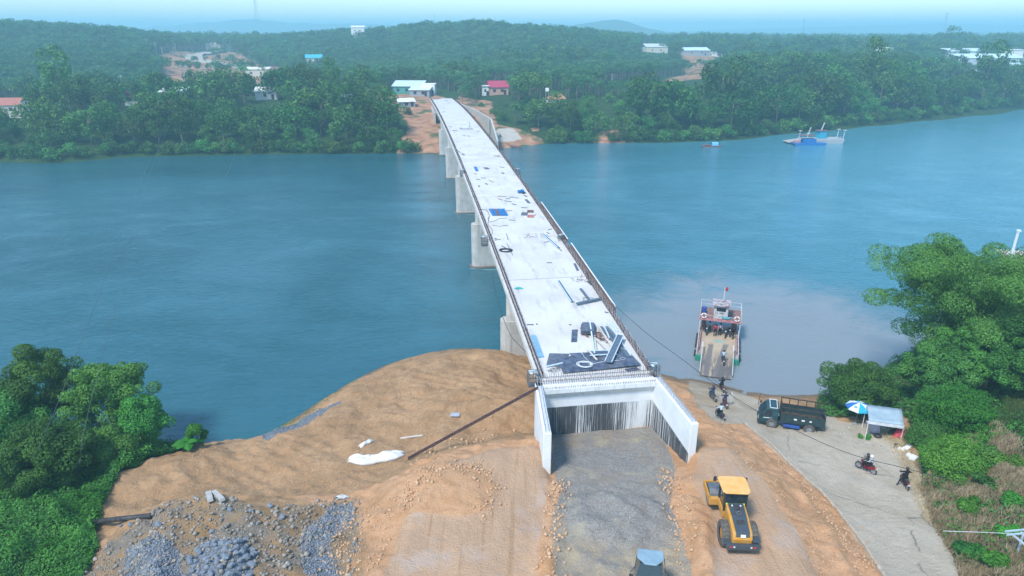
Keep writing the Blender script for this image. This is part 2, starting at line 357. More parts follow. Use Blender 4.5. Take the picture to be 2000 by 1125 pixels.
far_shore = [tuple(at(x, y, 0)) for x, y in [(-500,330),(-250,322),(-100,317),(0,316),(100,319),(250,306),(400,304),(500,301),(650,300),(790,299),(850,301),(905,297),(975,292),(1035,284),(1090,279),(1150,279),(1240,279),(1400,275),(1530,262),(1600,256),(1700,246),(1800,236),(1900,226),(2000,213),(2150,198),(2400,180),(2700,165)]]
far_ctrl = []
for (x, y, _) in far_shore:
    slip = -14 < x < 6
    far_ctrl += [(x, y, 0), (x, y - 8, -2.5), (x, y - 30, -5), (x + .01 * y, y + 9, 1.3 if slip else 3.2), (x + .03 * y, y + 34, 5.5 if slip else 7)]
G = lambda px, py, Z: tuple(atd(px, py, Z))
def Cn(px, py, Z, h=9.5):
    p = atd(px, py, Z); return (p.x, p.y, p.z - (h if Z < 480 else h + 3))
far_ctrl += [Cn(*q) for q in [(0,44,600),(100,43,600),(200,51,600),(240,64,600),(0,70,520),(0,100,440),(0,150,350),(130,112,430),(280,112,450),(330,150,380),(230,152,360),(-300,45,600),(-300,120,400),(100,75,510),(200,80,500),
 (480,74,850),(600,74,800),(700,63,750),(800,51,700),(870,46,670),(950,46,650),(1100,57,620),(1200,76,580),(1280,100,540),(1320,122,500),
 (600,100,600),(750,110,520),(900,110,480),(1050,112,460),(1200,115,470),(870,85,560),(1050,85,530),
 (1400,122,380),(1500,116,370),(1600,112,370),(1700,113,370),(1800,120,380),(1890,135,385),(300,72,800),(390,80,760)]]
far_ctrl += [G(*q) for q in [(330,110,600),(400,106,650),(470,130,560),(430,145,500),(360,150,440),(345,125,520),(560,152,470),(520,160,430),(650,160,420),(870,155,400),(1000,158,400),(1150,160,400),(1280,158,410),
 (1370,135,500),(1400,112,640),(1300,107,700),(1500,105,750),(1700,104,750),(1900,112,650),(2100,112,650),(2300,110,700),(1500,96,900),(1900,96,900),(2300,96,900)]]
far_ctrl += [((px - 1000) / FPX * Z, Z * .97, 9 + .0012 * Z) for Z in (1050, 1400, 2000, 3000, 4500, 6500) for px in (-900, -300, 300, 900, 1500, 2100, 2700)]
far_h0 = rbf(far_ctrl, 5.0)
_rdpx = [(540,142,500),(470,133,560),(420,125,560),(378,113,600),(398,107,650),(440,104,690)]
ROADF = [tuple(atd(*q)) for q in _rdpx]
def far_height(Q):
    z = far_h0(Q); land = sstep(z, 0, 6)
    z = z + land * ((vnoise(Q, 60, 3, 21) - .5) * 5 * sstep(Q[:, 1], 330, 600) + (vnoise(Q, 9, 3, 22) - .5) * 1.6)
    return z
# ------------------------------------------------------------------ ground materials
def near_mat():
    k = NT('near_ground'); P = k.pos(); sp = k.sep(P)
    n_f = k.noise(P, 1.3, 8, .65); n_m = k.noise(P, .25, 6, .6, .6); n_s = k.noise(P, 9, 6, .7); vor = k.voro(P, 16.0); vs = k.sep(vor)
    za = k.attr('za'); zb = k.attr('zb'); a = k.n.new('ShaderNodeSeparateColor'); k.link(za.outputs['Color'], a.inputs[0]); b = k.n.new('ShaderNodeSeparateColor'); k.link(zb.outputs['Color'], b.inputs[0])
    zc = k.attr('zc'); c = k.n.new('ShaderNodeSeparateColor'); k.link(zc.outputs['Color'], c.inputs[0])
    def ragged(s, amt=.5):    # mask edge broken by noise
        t = k.math('ADD', s, k.math('MULTIPLY', k.math('SUBTRACT', n_f, .5), amt)); return k.rng(t, .42, .58)
    soil = k.mix(k.rng(n_m, .38, .62), (.42, .25, .125), (.60, .38, .21)); soil = k.mix(k.rng(n_f, .3, .75), soil, (.50, .29, .15))
    soil = k.mix(k.rng(k.noise(k.map(P, (.5, 2.2, 2)), .9, 6, .7, 1.2), .52, .7), soil, (.38, .25, .14))
    rid = k.math('ABSOLUTE', k.math('SUBTRACT', k.noise(k.map(P, (1, .7, 1), (0, 0, .5)), .8, 6, .6, 1.2), .5)); soil = k.mix(k.math('MULTIPLY', k.rng(rid, 0, .035, 1, 0), .32), soil, (.20, .115, .06)); soil = k.mix(k.math('MULTIPLY', k.rng(k.noise(P, 2.2, 7, .7), .58, .7), .6), soil, (.62, .40, .24))
    orange = k.mix(k.rng(n_m, .3, .7), (.62, .34, .17), (.72, .43, .25)); orange = k.mix(k.rng(n_f, .45, .75), orange, (.52, .27, .13))
    col = k.mix(ragged(c.outputs[2], .7), soil, orange)
    track = k.mix(k.rng(k.noise(k.map(P, (1, .25, 1), (0, 0, .1)), .8, 6), .35, .68), (.55, .35, .22), (.66, .42, .26))
    track = k.mix(k.rng(n_s, .6, .72), track, (.46, .30, .20)); track = k.mix(k.rng(k.noise(k.map(P, (3.5, .12, 1), (0, 0, .05)), .8, 5, .6), .55, .68), track, (.50, .30, .17)); track = k.mix(k.rng(k.noise(P, .35, 3), .55, .68), track, (.60, .43, .32))
    col = k.mix(ragged(a.outputs[0], .35), col, track)
    grav = k.mix(k.rng(vs[0], .1, .9), (.25, .23, .205), (.41, .38, .345)); grav = k.mix(k.rng(n_m, .5, .66), grav, (.40, .32, .24)); 
    grav = k.mix(k.rng(k.noise(P, .35, 4, .6, .8), .56, .7), grav, (.46, .40, .29))
    grav = k.mix(k.math('MULTIPLY', b.outputs[2], k.rng(k.noise(P, .6, 5, .6, .6), .36, .56)), grav, (.50, .40, .27))
    col = k.mix(ragged(a.outputs[1], .5), col, grav)
    road = k.mix(k.rng(k.noise(k.map(P, (1, .6, 1), (0, 0, .6)), .45, 7, .65, .5), .3, .7), (.50, .42, .31), (.66, .57, .45)); road = k.mix(k.rng(n_s, .55, .8), road, (.42, .35, .27))
    crk = k.voro(k.map(k.mix(.5, P, k.noise(P, .8, 4), 'ADD'), (1, 1, 0)), .19, 'Distance')
    ve = k.n.new('ShaderNodeTexVoronoi'); ve.feature = 'DISTANCE_TO_EDGE'; ve.inputs['Scale'].default_value = .17
    wob = k.n.new('ShaderNodeVectorMath'); wob.operation = 'ADD'; nv = k.n.new('ShaderNodeTexNoise'); nv.inputs['Scale'].default_value = .7; nv.inputs['Detail'].default_value = 6; k.link(P, nv.inputs['Vector'])
    k.link(k.map(P, (1, 1, 0)), wob.inputs[0]); k.link(nv.outputs['Color'], wob.inputs[1]); k.link(k.map(wob.outputs[0], (1, .55, 1), (0, 0, -.5)), ve.inputs['Vector'])
    crack = k.rng(ve.outputs[0], .003, .010, .8, 0)
    road = k.mix(k.math('MULTIPLY', crack, k.rng(n_m, .48, .55)), road, (.25, .225, .19))
    sed = k.mix(k.rng(n_m, .42, .6), road, (.50, .36, .22)); road = k.mix(k.rng(sp[1], 66, 56, 0, 0.0), road, sed)
    road = k.mix(k.math('MULTIPLY', k.rng(sp[1], 58, 66), k.rng(n_m, .4, .6)), road, (.44, .33, .22))
    col = k.mix(ragged(a.outputs[2], .15), col, road)
    rub = k.mix(k.rng(vs[1], 0, 1), (.20, .165, .125), (.36, .30, .235)); rub = k.mix(k.rng(n_m, .45, .58), rub, (.40, .25, .125))
    col = k.mix(ragged(c.outputs[1], .6), col, rub)
    blue = k.mix(k.rng(vs[2], 0, 1), (.14, .165, .195), (.28, .31, .355)); col = k.mix(ragged(b.outputs[1], .7), col, blue)
    veg = k.mix(k.rng(n_f, .3, .7), (.035, .065, .02), (.10, .12, .045)); col = k.mix(ragged(b.outputs[0], .3), col, veg)
    dry = k.mix(k.rng(n_f, .35, .65), (.26, .22, .12), (.10, .13, .05)); col = k.mix(ragged(c.outputs[0], .5), col, dry)
    wet = k.rng(sp[2], .05, .55, 1, 0); col = k.mix(k.math('MULTIPLY', wet, .75), col, (.16, .115, .075))
    k.link(col, k.b.inputs['Base Color']); k.b.inputs['Specular IOR Level'].default_value = .15
    k.link(k.rng(sp[2], .05, .35, .35, .93), k.b.inputs['Roughness'])
    h = k.math('ADD', k.math('MULTIPLY', n_s, .5), k.math('ADD', n_f, k.math('MULTIPLY', vs[0], .25)))
    k.bump(h, .85, .3); return k.m
def far_mat():
    k = NT('far_ground'); P = k.pos(); n1 = k.noise(P, .03, 6, .6); n2 = k.noise(P, .3, 6, .6)
    veg = k.mix(k.rng(n2, .3, .7), (.022, .05, .015), (.045, .085, .025)); zc = k.attr('za'); a = k.n.new('ShaderNodeSeparateColor'); k.link(zc.outputs['Color'], a.inputs[0])
    soil = k.mix(k.rng(n2, .35, .65), (.30, .14, .08), (.48, .28, .17)); soil = k.mix(k.rng(k.noise(P, .09, 5, .6), .52, .6), soil, (.10, .12, .05))
    t = k.math('ADD', a.outputs[0], k.math('MULTIPLY', k.math('SUBTRACT', n2, .5), .5)); col = k.mix(k.rng(t, .42, .6), veg, soil)
    conc = k.mix(k.rng(n2, .3, .7), (.42, .38, .32), (.5, .46, .4)); col = k.mix(k.rng(a.outputs[1], .4, .6), col, conc)
    k.link(col, k.b.inputs['Base Color']); k.b.inputs['Roughness'].default_value = .95; k.b.inputs['Specular IOR Level'].default_value = .1
    k.bump(n2, .6, .6); return k.m
def gridfaces(ny, nx):
    i = np.arange(ny - 1)[:, None] * nx + np.arange(nx - 1)[None]; i = i.ravel(); return np.stack([i, i + 1, i + nx + 1, i + nx], 1)
# near ground
xs = np.concatenate([np.arange(-240, -95, 6.), np.arange(-95, -40, .9), np.arange(-40, 44, .24), np.arange(44, 150, .9), np.arange(150, 300, 6.)]); ys = np.concatenate([np.arange(14, 72, .22), np.arange(72, 150, .8), np.arange(150, 181, 6.)])
XX, YY = np.meshgrid(xs, ys); Qn = np.stack([XX.ravel(), YY.ravel()], 1); Zn = near_height(Qn)
msk = lambda k, a=.5: np.clip(sdf(Qn, PG[k]) / (2 * a) + .5, 0, 1)
_d = {k: msk(k, a) for k, a in (('trackL', .8), ('trackR', .35), ('gravel', .5), ('road', .3), ('vegL', .6), ('vegR', .6), ('pileA', .5), ('pileB', .4), ('rubble', 1.5), ('blueband', 1.0), ('graveledge', .4), ('dryR', 1.5), ('lawnR', 1.5), ('mound', .5))}
emb = np.clip((sdf(Qn, poly([(1060,850,5.5),(950,862,5.6),(860,885,5.6),(790,920,5.6),(650,975,4.4),(560,975,4),(720,1050,6),(690,1400,7),(1740,1400,7),(1735,1125,6.1),(1642,1000,4.5),(1545,905,3.4),(1455,826,2.5),(1395,790,2.3),(1300,742,.5),(1300,850,6)]))) / 2 + .5, 0, 1)
_tan = np.clip(sdf(Qn, PG['tan']) / 1.6 + .5, 0, 1); 
za = np.stack([np.maximum(_d['trackL'], _d['trackR']) * (1 - _d['mound'] * .9), _d['gravel'], _d['road']], 1)
zb = np.stack([np.maximum(_d['vegL'], _d['vegR']), np.maximum(np.maximum(_d['pileA'], _d['pileB']), np.maximum(_d['blueband'], _d['graveledge'])), _tan], 1)
zc = np.stack([np.maximum(_d['dryR'] * .8, _d['lawnR'] * .3), _d['rubble'], emb], 1)
me = npmesh('ground', np.column_stack([Qn, Zn]), gridfaces(len(ys), len(xs)), near_mat(), smooth=True, attrs={'za': za, 'zb': zb, 'zc': zc})
ground = linko('ground', me, kind='structure', label='earth and gravel construction ground on the near bank with the concrete slipway road')
def gz(x, y): return float(near_height(np.array([[x, y]]))[0])
def nearpt(px, py, z0=3.0):
    """world point on the near ground that lies under a photo pixel"""
    z = z0
    for _ in range(14):
        p = at(px, py, z); z = .5 * z + .5 * gz(p.x, p.y)
    p = at(px, py, z); return Vector((p.x, p.y, z))
# far ground
ky = 196 * (6600 / 196) ** (np.linspace(0, 1, 420)); kx = np.linspace(-1.0, 1.12, 420)
YY, KX = np.meshgrid(ky, kx, indexing='ij'); XX = KX * YY; Qf = np.stack([XX.ravel(), YY.ravel()], 1); Zf = far_height(Qf)
def fpoly(L): return [tuple(at(*p))[:2] for p in L]
FSOIL = [fpoly([(775,300,0),(800,262,3),(780,225,7),(745,205,8),(740,192,8),(840,190,9),(900,200,9),(905,300,0)]), fpoly([(895,203,7),(960,205,8),(968,255,3),(1010,265,1.5),(1065,280,0),(980,296,0),(925,260,3)])]
FSOIL2 = [[tuple(atd(*q))[:2] for q in [(295,112,560),(350,104,650),(460,106,700),(520,140,560),(560,140,520),(560,165,430),(380,185,370),(330,140,430)]],
          [tuple(atd(*q))[:2] for q in [(1330,110,620),(1400,108,640),(1385,135,500),(1370,170,400),(1290,172,390),(1300,158,410),(1345,140,470)]]]
soilm = np.zeros(len(Qf))
for pg, wd in [(p, 3) for p in FSOIL] + [(p, 8) for p in FSOIL2]: soilm = np.maximum(soilm, np.clip(sdf(Qf, pg) / (2 * wd) + .5, 0, 1))
for px, py, rr in ((1200, 266, 8), (1045, 262, 2)):
    q = at(px, py, 2); soilm = np.maximum(soilm, np.exp(-((Qf[:, 0] - q.x) ** 2 + (Qf[:, 1] - q.y) ** 2) / rr ** 2) * 1.2)
_pslip = fpoly([(972,262,2.5),(1000,262,2),(1020,276,.8),(1000,280,.6),(975,283,.5),(960,275,1)])
concm = np.clip(sdf(Qf, _pslip) / 1.5 + .5, 0, 1)
rdm = np.clip((7 - sdline(Qf, ROADF)) / 3 + .5, 0, 1); concm = np.maximum(concm, rdm)
me = npmesh('terrain', np.column_stack([Qf, Zf]), gridfaces(420, 420), far_mat(), smooth=True, attrs={'za': np.stack([soilm, concm, concm * 0], 1)})
linko('terrain', me, kind='structure', label='green far river bank rising to wooded hills')
def fz(x, y): return float(far_height(np.array([[x, y]]))[0])
# ------------------------------------------------------------------ water
def water_mat():
    k = NT('river_water'); P = k.pos(); sp = k.sep(P)
    big = k.noise(k.map(P, (.5, 1.3, 1), (0, 0, -.25)), .035, 5, .6, .8); 
    # silty plume drifting off the slipway
    dx = k.math('SUBTRACT', sp[0], 34.0); dy = k.math('SUBTRACT', sp[1], 78.0)
    r2 = k.math('ADD', k.math('MULTIPLY', k.math('MULTIPLY', dx, dx), 1 / 420.), k.math('MULTIPLY', k.math('MULTIPLY', dy, dy), 1 / 620.))
    pl = k.math('SUBTRACT', k.math('EXPONENT', k.math('MULTIPLY', r2, -1)), k.math('MULTIPLY', k.math('SUBTRACT', k.noise(P, .09, 7, .65, 1.4), .5), 1.5))
    plume = k.math('MULTIPLY', k.math('MULTIPLY', k.rng(pl, .02, .6), k.rng(r2, 2.2, .9)), .95)
    base = k.mix(k.rng(big, .35, .65), (.015, .088, .115), (.026, .125, .16))
    right = k.rng(k.math('ADD', sp[0], k.math('MULTIPLY', k.math('SUBTRACT', big, .5), 60)), -30, 110); base = k.mix(right, base, (.07, .26, .345))
    base = k.mix(plume, base, (.225, .245, .26))
    k.link(base, k.b.inputs['Base Color']); k.b.inputs['IOR'].default_value = 1.33; k.b.inputs['Specular IOR Level'].default_value = .85
    calm = k.noise(k.map(P, (.8, 1.1, 1), (0, 0, -.3)), .045, 6, .62, 2.2)
    k.link(k.rng(calm, .3, .7, .05, .09), k.b.inputs['Roughness'])
    r1 = k.noise(k.map(P, (.75, 1.25, 1), (0, 0, .3)), 1.1, 7, .68, .8); r2_ = k.noise(k.map(P, (.7, 1.3, 1), (0, 0, -.35)), .22, 5, .6, 1.6)
    h = k.math('ADD', k.math('MULTIPLY', r1, .42), k.math('MULTIPLY', r2_, .3))
    st = k.math('MULTIPLY', k.rng(calm, .38, .62, .5, 1.0), k.rng(plume, 0, 1, 1, .55))
    b = k.bump(h, .5, .6); k.link(k.math('MULTIPLY', st, .8), b.inputs['Strength'])
    return k.m
mb = MB(); mb.grid([[(x, y, 0) for x in np.linspace(-500, 900, 8)] for y in np.linspace(25, 760, 8)])
mb.build('river_water', water_mat(), kind='structure', label='wide teal river water with ripples and a silty patch by the slipway')
# ------------------------------------------------------------------ bridge
BD = Vector((-.1474, .9891, 0)); BR = Vector((.9891, .1474, 0)); BO = Vector((2.2, 52.0, 0)); BW = 10.5; BL = 290.0
def bz(s): return 9.9 + .04586 * s - .0001748 * s * s
def Bp(s, r, dz=0.0, z=None): 
    p = BO + BD * s + BR * r; return Vector((p.x, p.y, bz(s) + dz if z is None else z))
def concrete(name, base, dark, scale=.8, streak=True, bump=.15, vert=True):
    k = NT(name); P = k.tc.outputs['Object']; n = k.noise(P, scale, 7, .6); s_ = k.noise(k.map(P, (3, 3, .25)), 1.2, 6, .65)
    c = k.mix(k.rng(n, .35, .7), base, dark)
    if streak: c = k.mix(k.rng(s_, .52, .75), c, tuple(x * .72 for x in dark))
    k.link(c, k.b.inputs['Base Color']); k.b.inputs['Roughness'].default_value = .85; k.b.inputs['Specular IOR Level'].default_value = .2
    k.bump(k.noise(P, 6, 5, .6), bump, .03); return k.m
m_deck = NT('deck_concrete')
def _deck():
    k = m_deck; P = k.tc.outputs['Object']; n = k.noise(P, .25, 7, .6); n2 = k.noise(k.map(P, (1, .2, 1)), 1.1, 6, .6)
    c = k.mix(k.rng(n, .4, .7), (.64, .62, .59), (.54, .515, .48)); c = k.mix(k.rng(n2, .55, .72), c, (.45, .43, .41)); c = k.mix(k.rng(k.noise(P, 2.5, 6, .75), .62, .72), c, (.40, .34, .30)); sy = k.sep(P)[1]; jn = k.math('ABSOLUTE', k.math('SUBTRACT', k.math('FRACT', k.math('DIVIDE', k.math('SUBTRACT', sy, 22.7), 37.5)), .5)); c = k.mix(k.rng(jn, .4975, .499), c, (.30, .28, .26))
    k.link(c, k.b.inputs['Base Color']); k.b.inputs['Roughness'].default_value = .9; k.bump(n2, .1, .05); return k.m
m_deckc = _deck()
m_pier = concrete('pier_concrete', (.58, .555, .52), (.44, .42, .39))
m_girder = concrete('girder_concrete', (.50, .49, .47), (.38, .37, .36))
m_wall = concrete('wall_concrete', (.84, .85, .84), (.72, .72, .71), .6)
m_rust = mat('rusty_rebar', (.06, .035, .04), .85, .1, col2=(.14, .075, .065), scale=4)
m_steelw = mat('galvanised_bar', (.42, .43, .46), .6, .3, scale=5)
m_wood = mat('weathered_timber', (.34, .26, .18), .85, col2=(.24, .18, .13), scale=6)
bridge = empty('bridge', tuple(BO), 0, 'unfinished white concrete girder bridge crossing the whole river on tall wall piers', 'bridge')
bridge.rotation_euler = (0, 0, math.atan2(BR.y, BR.x))
# local frame: x = across, y = along, z = up
def BL_(r, s, z): return Vector((r, s, z))
ss = np.linspace(0, BL, 59)
mb = MB()   # deck slab with light edge upstand
prof = [(0, -.45), (0, .10), (.28, .10), (.28, .0), (BW - .28, .0), (BW - .28, .10), (BW, .10), (BW, -.45)]
rows = [[BL_(r, s, bz(s) + z) for r, z in prof + [prof[0]]] for s in ss]; mb.grid([list(q) for q in rows])
for row, rev in ((rows[0], False), (rows[-1], True)):
    vs = row[:-1]; mb.add(vs, [tuple(range(len(vs))) if rev else tuple(reversed(range(len(vs))))])
mb.build('deck', m_deckc, bridge)
spans = [0, 22.7, 60.2, 97.6, 136.2, 174.0, 211.5, 250, BL]
piers = spans[1:-1]
mb = MB()   # five girders per span as one pattern part
for a, b in zip(spans[:-1], spans[1:]):
    n = 4
    for gx in np.linspace(1.0, BW - 1.0, 5):
        for i in range(n):
            s0 = a + .3 + (b - a - .6) * i / n; s1 = a + .3 + (b - a - .6) * (i + 1) / n
            w_ = .55
            mb.hexa([BL_(gx - w_, s0, bz(s0) - 1.85), BL_(gx + w_, s0, bz(s0) - 1.85), BL_(gx + w_, s1, bz(s1) - 1.85), BL_(gx - w_, s1, bz(s1) - 1.85)],
                    [BL_(gx - w_ * .8, s0, bz(s0) - .452), BL_(gx + w_ * .8, s0, bz(s0) - .452), BL_(gx + w_ * .8, s1, bz(s1) - .452), BL_(gx - w_ * .8, s1, bz(s1) - .452)])
mb.build('girder', m_girder, bridge, kind='stuff')
def pierprof(w, d, n=6):
    pts = []
    for sgn in (1, -1):
        for i in range(n + 1):
            a = -math.pi / 2 + math.pi * i / n; pts.append((sgn * (w / 2 - d / 2 + d / 2 * math.cos(a)), sgn * (d / 2 * math.sin(a))))
    return pts
for i, s in enumerate(piers):
    top = bz(s) - 1.86; zmid = top - (2.6 if i > 0 else 3.0); base = -5 if s < 200 else 0
    mb = MB(); cx = BW / 2
    T = Matrix.Translation((cx, s, 0))
    mb.prism(pierprof(9.6, 1.5), zmid, top, 'z', T)
    low = pierprof(11.0, 1.9)
    mb.prism(low, base, zmid, 'z', T)
    p = mb.build('pier', m_pier, bridge, bevel=.04)
    if s < 200:
        f_ = MB(); f_.prism(pierprof(11.9, 2.9), -5, .22, 'z', T); f_.build('footing', concrete('wet_footing', (.23, .19, .16), (.14, .12, .10)), p, bevel=.05)
# starter bars along both edges: short bars packed in a strip, a pattern of one part per side
rng = np.random.RandomState(3)
for side, r0 in (('l', .42), ('r', BW - .42)):
    mb = MB(); s = .4
    while s < BL - .3:
        st = .28 if s < 60 else (.5 if s < 130 else .9); wdt = .034 if s < 60 else (.05 if s < 130 else .08)
        for dr in (-.16, .14):
            j = rng.uniform(-.08, .08, 3); hgt = .5 + j[2]
            mb.bar(BL_(r0 + dr, s, bz(s) + (.0)), BL_(r0 + dr + j[0], s + j[1], bz(s) + hgt), wdt)
        s += st
    for dr, hz in ((-.16, .2), (.14, .2), (-.16, .42), (.14, .42)):
        q = np.linspace(.3, BL - .3, 60); mb.tube([BL_(r0 + dr, a, bz(a) + hz) for a in q], .022, 4)
    mb.build('starter_bars', m_rust, bridge, kind='stuff')
# white ledge and standing edge formwork
m_form = mat('rust_stained_formwork', (.13, .08, .09), .8, col2=(.26, .17, .15), scale=3)
m_ledge = mat('pale_ledge', (.72, .72, .73), .8)
mb = MB()
for s0, s1, hh in ((12.5, 33, .62), (35, 54, .5)):
    mb.hexa([BL_(BW + .02, s0, bz(s0) - .1), BL_(BW + .10, s0, bz(s0) - .1), BL_(BW + .10, s1, bz(s1) - .1), BL_(BW + .02, s1, bz(s1) - .1)],
            [BL_(BW + .02, s0, bz(s0) + hh), BL_(BW + .10, s0, bz(s0) + hh), BL_(BW + .10, s1, bz(s1) + hh), BL_(BW + .02, s1, bz(s1) + hh)])
fw = mb.build('edge_formwork', m_form, bridge)
mb = MB()
for s0, s1, hh in ((12.5, 33, .62), (35, 54, .5)):
    mb.hexa([BL_(BW + .0, s0, bz(s0) + hh + .002), BL_(BW + .13, s0, bz(s0) + hh + .002), BL_(BW + .13, s1, bz(s1) + hh + .002), BL_(BW + .0, s1, bz(s1) + hh + .002)],
            [BL_(BW + .0, s0, bz(s0) + hh + .05), BL_(BW + .13, s0, bz(s0) + hh + .05), BL_(BW + .13, s1, bz(s1) + hh + .05), BL_(BW + .0, s1, bz(s1) + hh + .05)])
mb.build('capping_strip', m_ledge, fw)
# near abutment: back wall, bracket, cheek walls, wing walls
def bitumen(axis=0, ztop=8.2, slope=0.0, y0=0.0, inner=(0, -1, 0)):
    k = NT('bitumen_streaked_wall'); P = k.tc.outputs['Object']; sp = k.sep(P)
    n = k.noise(P, .7, 6, .6); base = k.mix(k.rng(n, .35, .7), (.84, .85, .85), (.72, .73, .73))
    horizontal = sp[0] if axis == 0 else sp[1]
    v = k.map(P, (7.5, .02, .09) if axis == 0 else (.02, 6.5, .09)); st = k.noise(v, 1.5, 6, .75); patch = k.noise(k.map(P, (.55, .55, .05)), 1.0, 3, .5)
    zt = k.math('ADD', sp[2], k.math('MULTIPLY', k.math('SUBTRACT', st, .5), .35))
    if axis == 1: zt = k.math('SUBTRACT', zt, k.math('MULTIPLY', k.math('SUBTRACT', horizontal, y0), slope))
    below = k.rng(zt, ztop - .03, ztop + .03, 1, 0); th_ = .43 if axis == 0 else .40; f = k.rng(k.math('ADD', st, k.math('MULTIPLY', k.math('SUBTRACT', patch, .5), .55)), th_, th_ + .10); f = k.math('MULTIPLY', f, .93)
    dn = k.n.new('ShaderNodeVectorMath'); dn.operation = 'DOT_PRODUCT'; k.link(k.geo.outputs['Normal'], dn.inputs[0]); dn.inputs[1].default_value = inner; below = k.math('MULTIPLY', below, k.rng(dn.outputs['Value'], .4, .6))
    dk = k.math('MULTIPLY', below, f); c = k.mix(dk, base, (.014, .016, .02)); c = k.mix(k.math('MULTIPLY', k.rng(k.noise(P, 2.0, 6, .8), .66, .7), .8), c, (.16, .16, .16))
    k.link(c, k.b.inputs['Base Color']); k.b.inputs['Roughness'].default_value = .8; k.bump(n, .15, .05); return k.m
zt = bz(0)
mb = MB(); mb.hexa([(-.25, -.75, 3), (BW + .25, -.75, 3), (BW + .25, -.05, 3), (-.25, -.05, 3)], [(-.25, -.75, zt - .12), (BW + .25, -.75, zt - .12), (BW + .25, -.05, zt - .12), (-.25, -.05, zt - .12)])
ab = mb.build('abutment', bitumen(0, 7.6), bridge, bevel=.03)
mb = MB(); mb.prism([(-.752, zt - 1.35), (-.752, zt - .35), (-1.15, zt - .35), (-1.15, zt - .75)], .35, BW - .35, 'x'); mb.build('bracket', m_wall, ab)
# rows of starter bars on the end of the deck and on the back wall
mb = MB()
for row, (yy, hh, z0) in enumerate(((.25, .5, zt), (-.3, .42, zt - .12), (-.62, .36, zt - .12), (-1.05, .22, zt - .35))):
    for x in np.arange(.1, BW - .05, .2):
        j = rng.uniform(-.07, .07, 2); mb.bar((x, yy, z0), (x + j[0], yy + j[1], z0 + hh + j[0]), .024)
    mb.bar((.1, yy, z0 + .14), (BW - .1, yy, z0 + .14), .022)
mb.build('end_bars', [m_rust, m_steelw], ab, kind='stuff')
def toL(v):    # world -> bridge local (z kept)
    d = Vector((v[0], v[1], 0)) - BO; return Vector((d.dot(BR), d.dot(BD), v[2]))
# left wing
def wing(outer0, outer1, th, side, ztop, zb_out, zb_in, m, name):
    a = toL(outer0); b = toL(outer1); d = (b - a); d.z = 0; d.normalize(); nrm = Vector((-d.y, d.x, 0)) * (1 if side == 'l' else -1) * th
    mb = MB()
    A0 = Vector((a.x, a.y, 0)); B0 = Vector((b.x, b.y, 0)); C0 = B0 + nrm; D0 = A0 + nrm
    f = lambda p, z: (p.x, p.y, z)
    bt = [f(A0, zb_in), f(B0, zb_out), f(C0, zb_out), f(D0, zb_in)]; tp = [f(A0, ztop), f(B0, ztop), f(C0, ztop), f(D0, ztop)]
    if side == 'r': bt = bt[::-1]; tp = tp[::-1]
    mb.hexa(bt, tp); w_ = mb.build(name, m, ab, bevel=.04)
    bb = MB(); Ln = (B0 - A0).length; k = 0
    while k * .22 < Ln - .3:
        for t in (.3, .7):
            p = A0 + d * (.15 + k * .22) + nrm * t; j = rng.uniform(-.05, .05, 2); bb.bar((p.x, p.y, ztop - .01), (p.x + j[0], p.y + j[1], ztop + .42), .022)
        k += 1
    for t in (.3, .7):
        for hz in (.15, .36): p = A0 + nrm * t; q = p + d * (Ln - .2); bb.bar((p.x, p.y, ztop + hz), (q.x, q.y, ztop + hz), .02)
    bb.build('wing_bars', m_steelw, w_, kind='stuff'); return w_
wl = wing(Bp(-.06, -.25), (2.35, 43.9, 0), .62, 'l', zt - .12, 6.15, 3.0, bitumen(1, 7.5, 0, 0, (1, 0, 0)), 'wing_wall')
wr = wing(Bp(-.06, BW + .25), (14.35, 45.35, 0), .62, 'r', zt - .12, 6.2, 3.0, bitumen(1, 7.6, .05, 0, (-1, 0, 0)), 'wing_wall')
# inclined coping on the outer left face
# far abutment wall and long descending wing wall on the right
mb = MB(); zf = bz(BL)
def wallseg(mb, p, q, z0a, z1a, z0b, z1b, th=.5):
    p = Vector((p[0], p[1], 0)); q = Vector((q[0], q[1], 0)); n = (q - p).normalized(); n = Vector((-n.y, n.x, 0)) * th / 2
    f = lambda v, z: (v.x, v.y, z)
    mb.hexa([f(p - n, z0a), f(q - n, z0b), f(q + n, z0b), f(p + n, z0a)], [f(p - n, z1a), f(q - n, z1b), f(q + n, z1b), f(p + n, z1a)])
pts = [(BW + .6, 238), (BW + 5.2, 215), (BW + 8.2, 190), (BW + 8.6, 183.5), (BW + 8.9, 178)]; zz = [10.3, 9.9, 9.4, 6.4, 3.6]; zb_ = [3, 2.5, 1.5, 1, .5]
for i in range(4): wallseg(mb, pts[i], pts[i + 1], zb_[i], zz[i], zb_[i + 1], zz[i + 1], .55)
rw = mb.build('retaining_wall', m_pier, bridge)
mb = MB(); mb.box(pts[2][0] - .35, pts[2][1], 5.4, .3, .35, 7.6); mb.build('wall_joint', mat('dark_joint', (.12, .12, .12)), rw)
mb = MB(); wallseg(mb, (-.1, 205), (-.1, 250), 3, bz(205) - 1.9, 3, bz(250) - 1.9, .6); wallseg(mb, (-.2, 250), (-.2, 291), 3, bz(250) - .5, 3, bz(290) - .5, .6)
wallseg(mb, (BW + .1, 250), (BW + .1, 291), 3, bz(250) - .5, 3, bz(290) - .5, .6); wallseg(mb, (0.2, 249.6), (BW - .2, 249.6), 2, bz(250) - 1.9, 2, bz(250) - 1.9, .5); wallseg(mb, (0, 290.4), (BW, 290.4), 3, zf + .7, 3, zf + .7, .5)
mb.build('far_abutment', m_pier, bridge)
mb = MB(); mb.box(5.4, 289.2, zf + .45, 6.5, .5, .85); mb.build('parapet_block', m_wall, bridge)
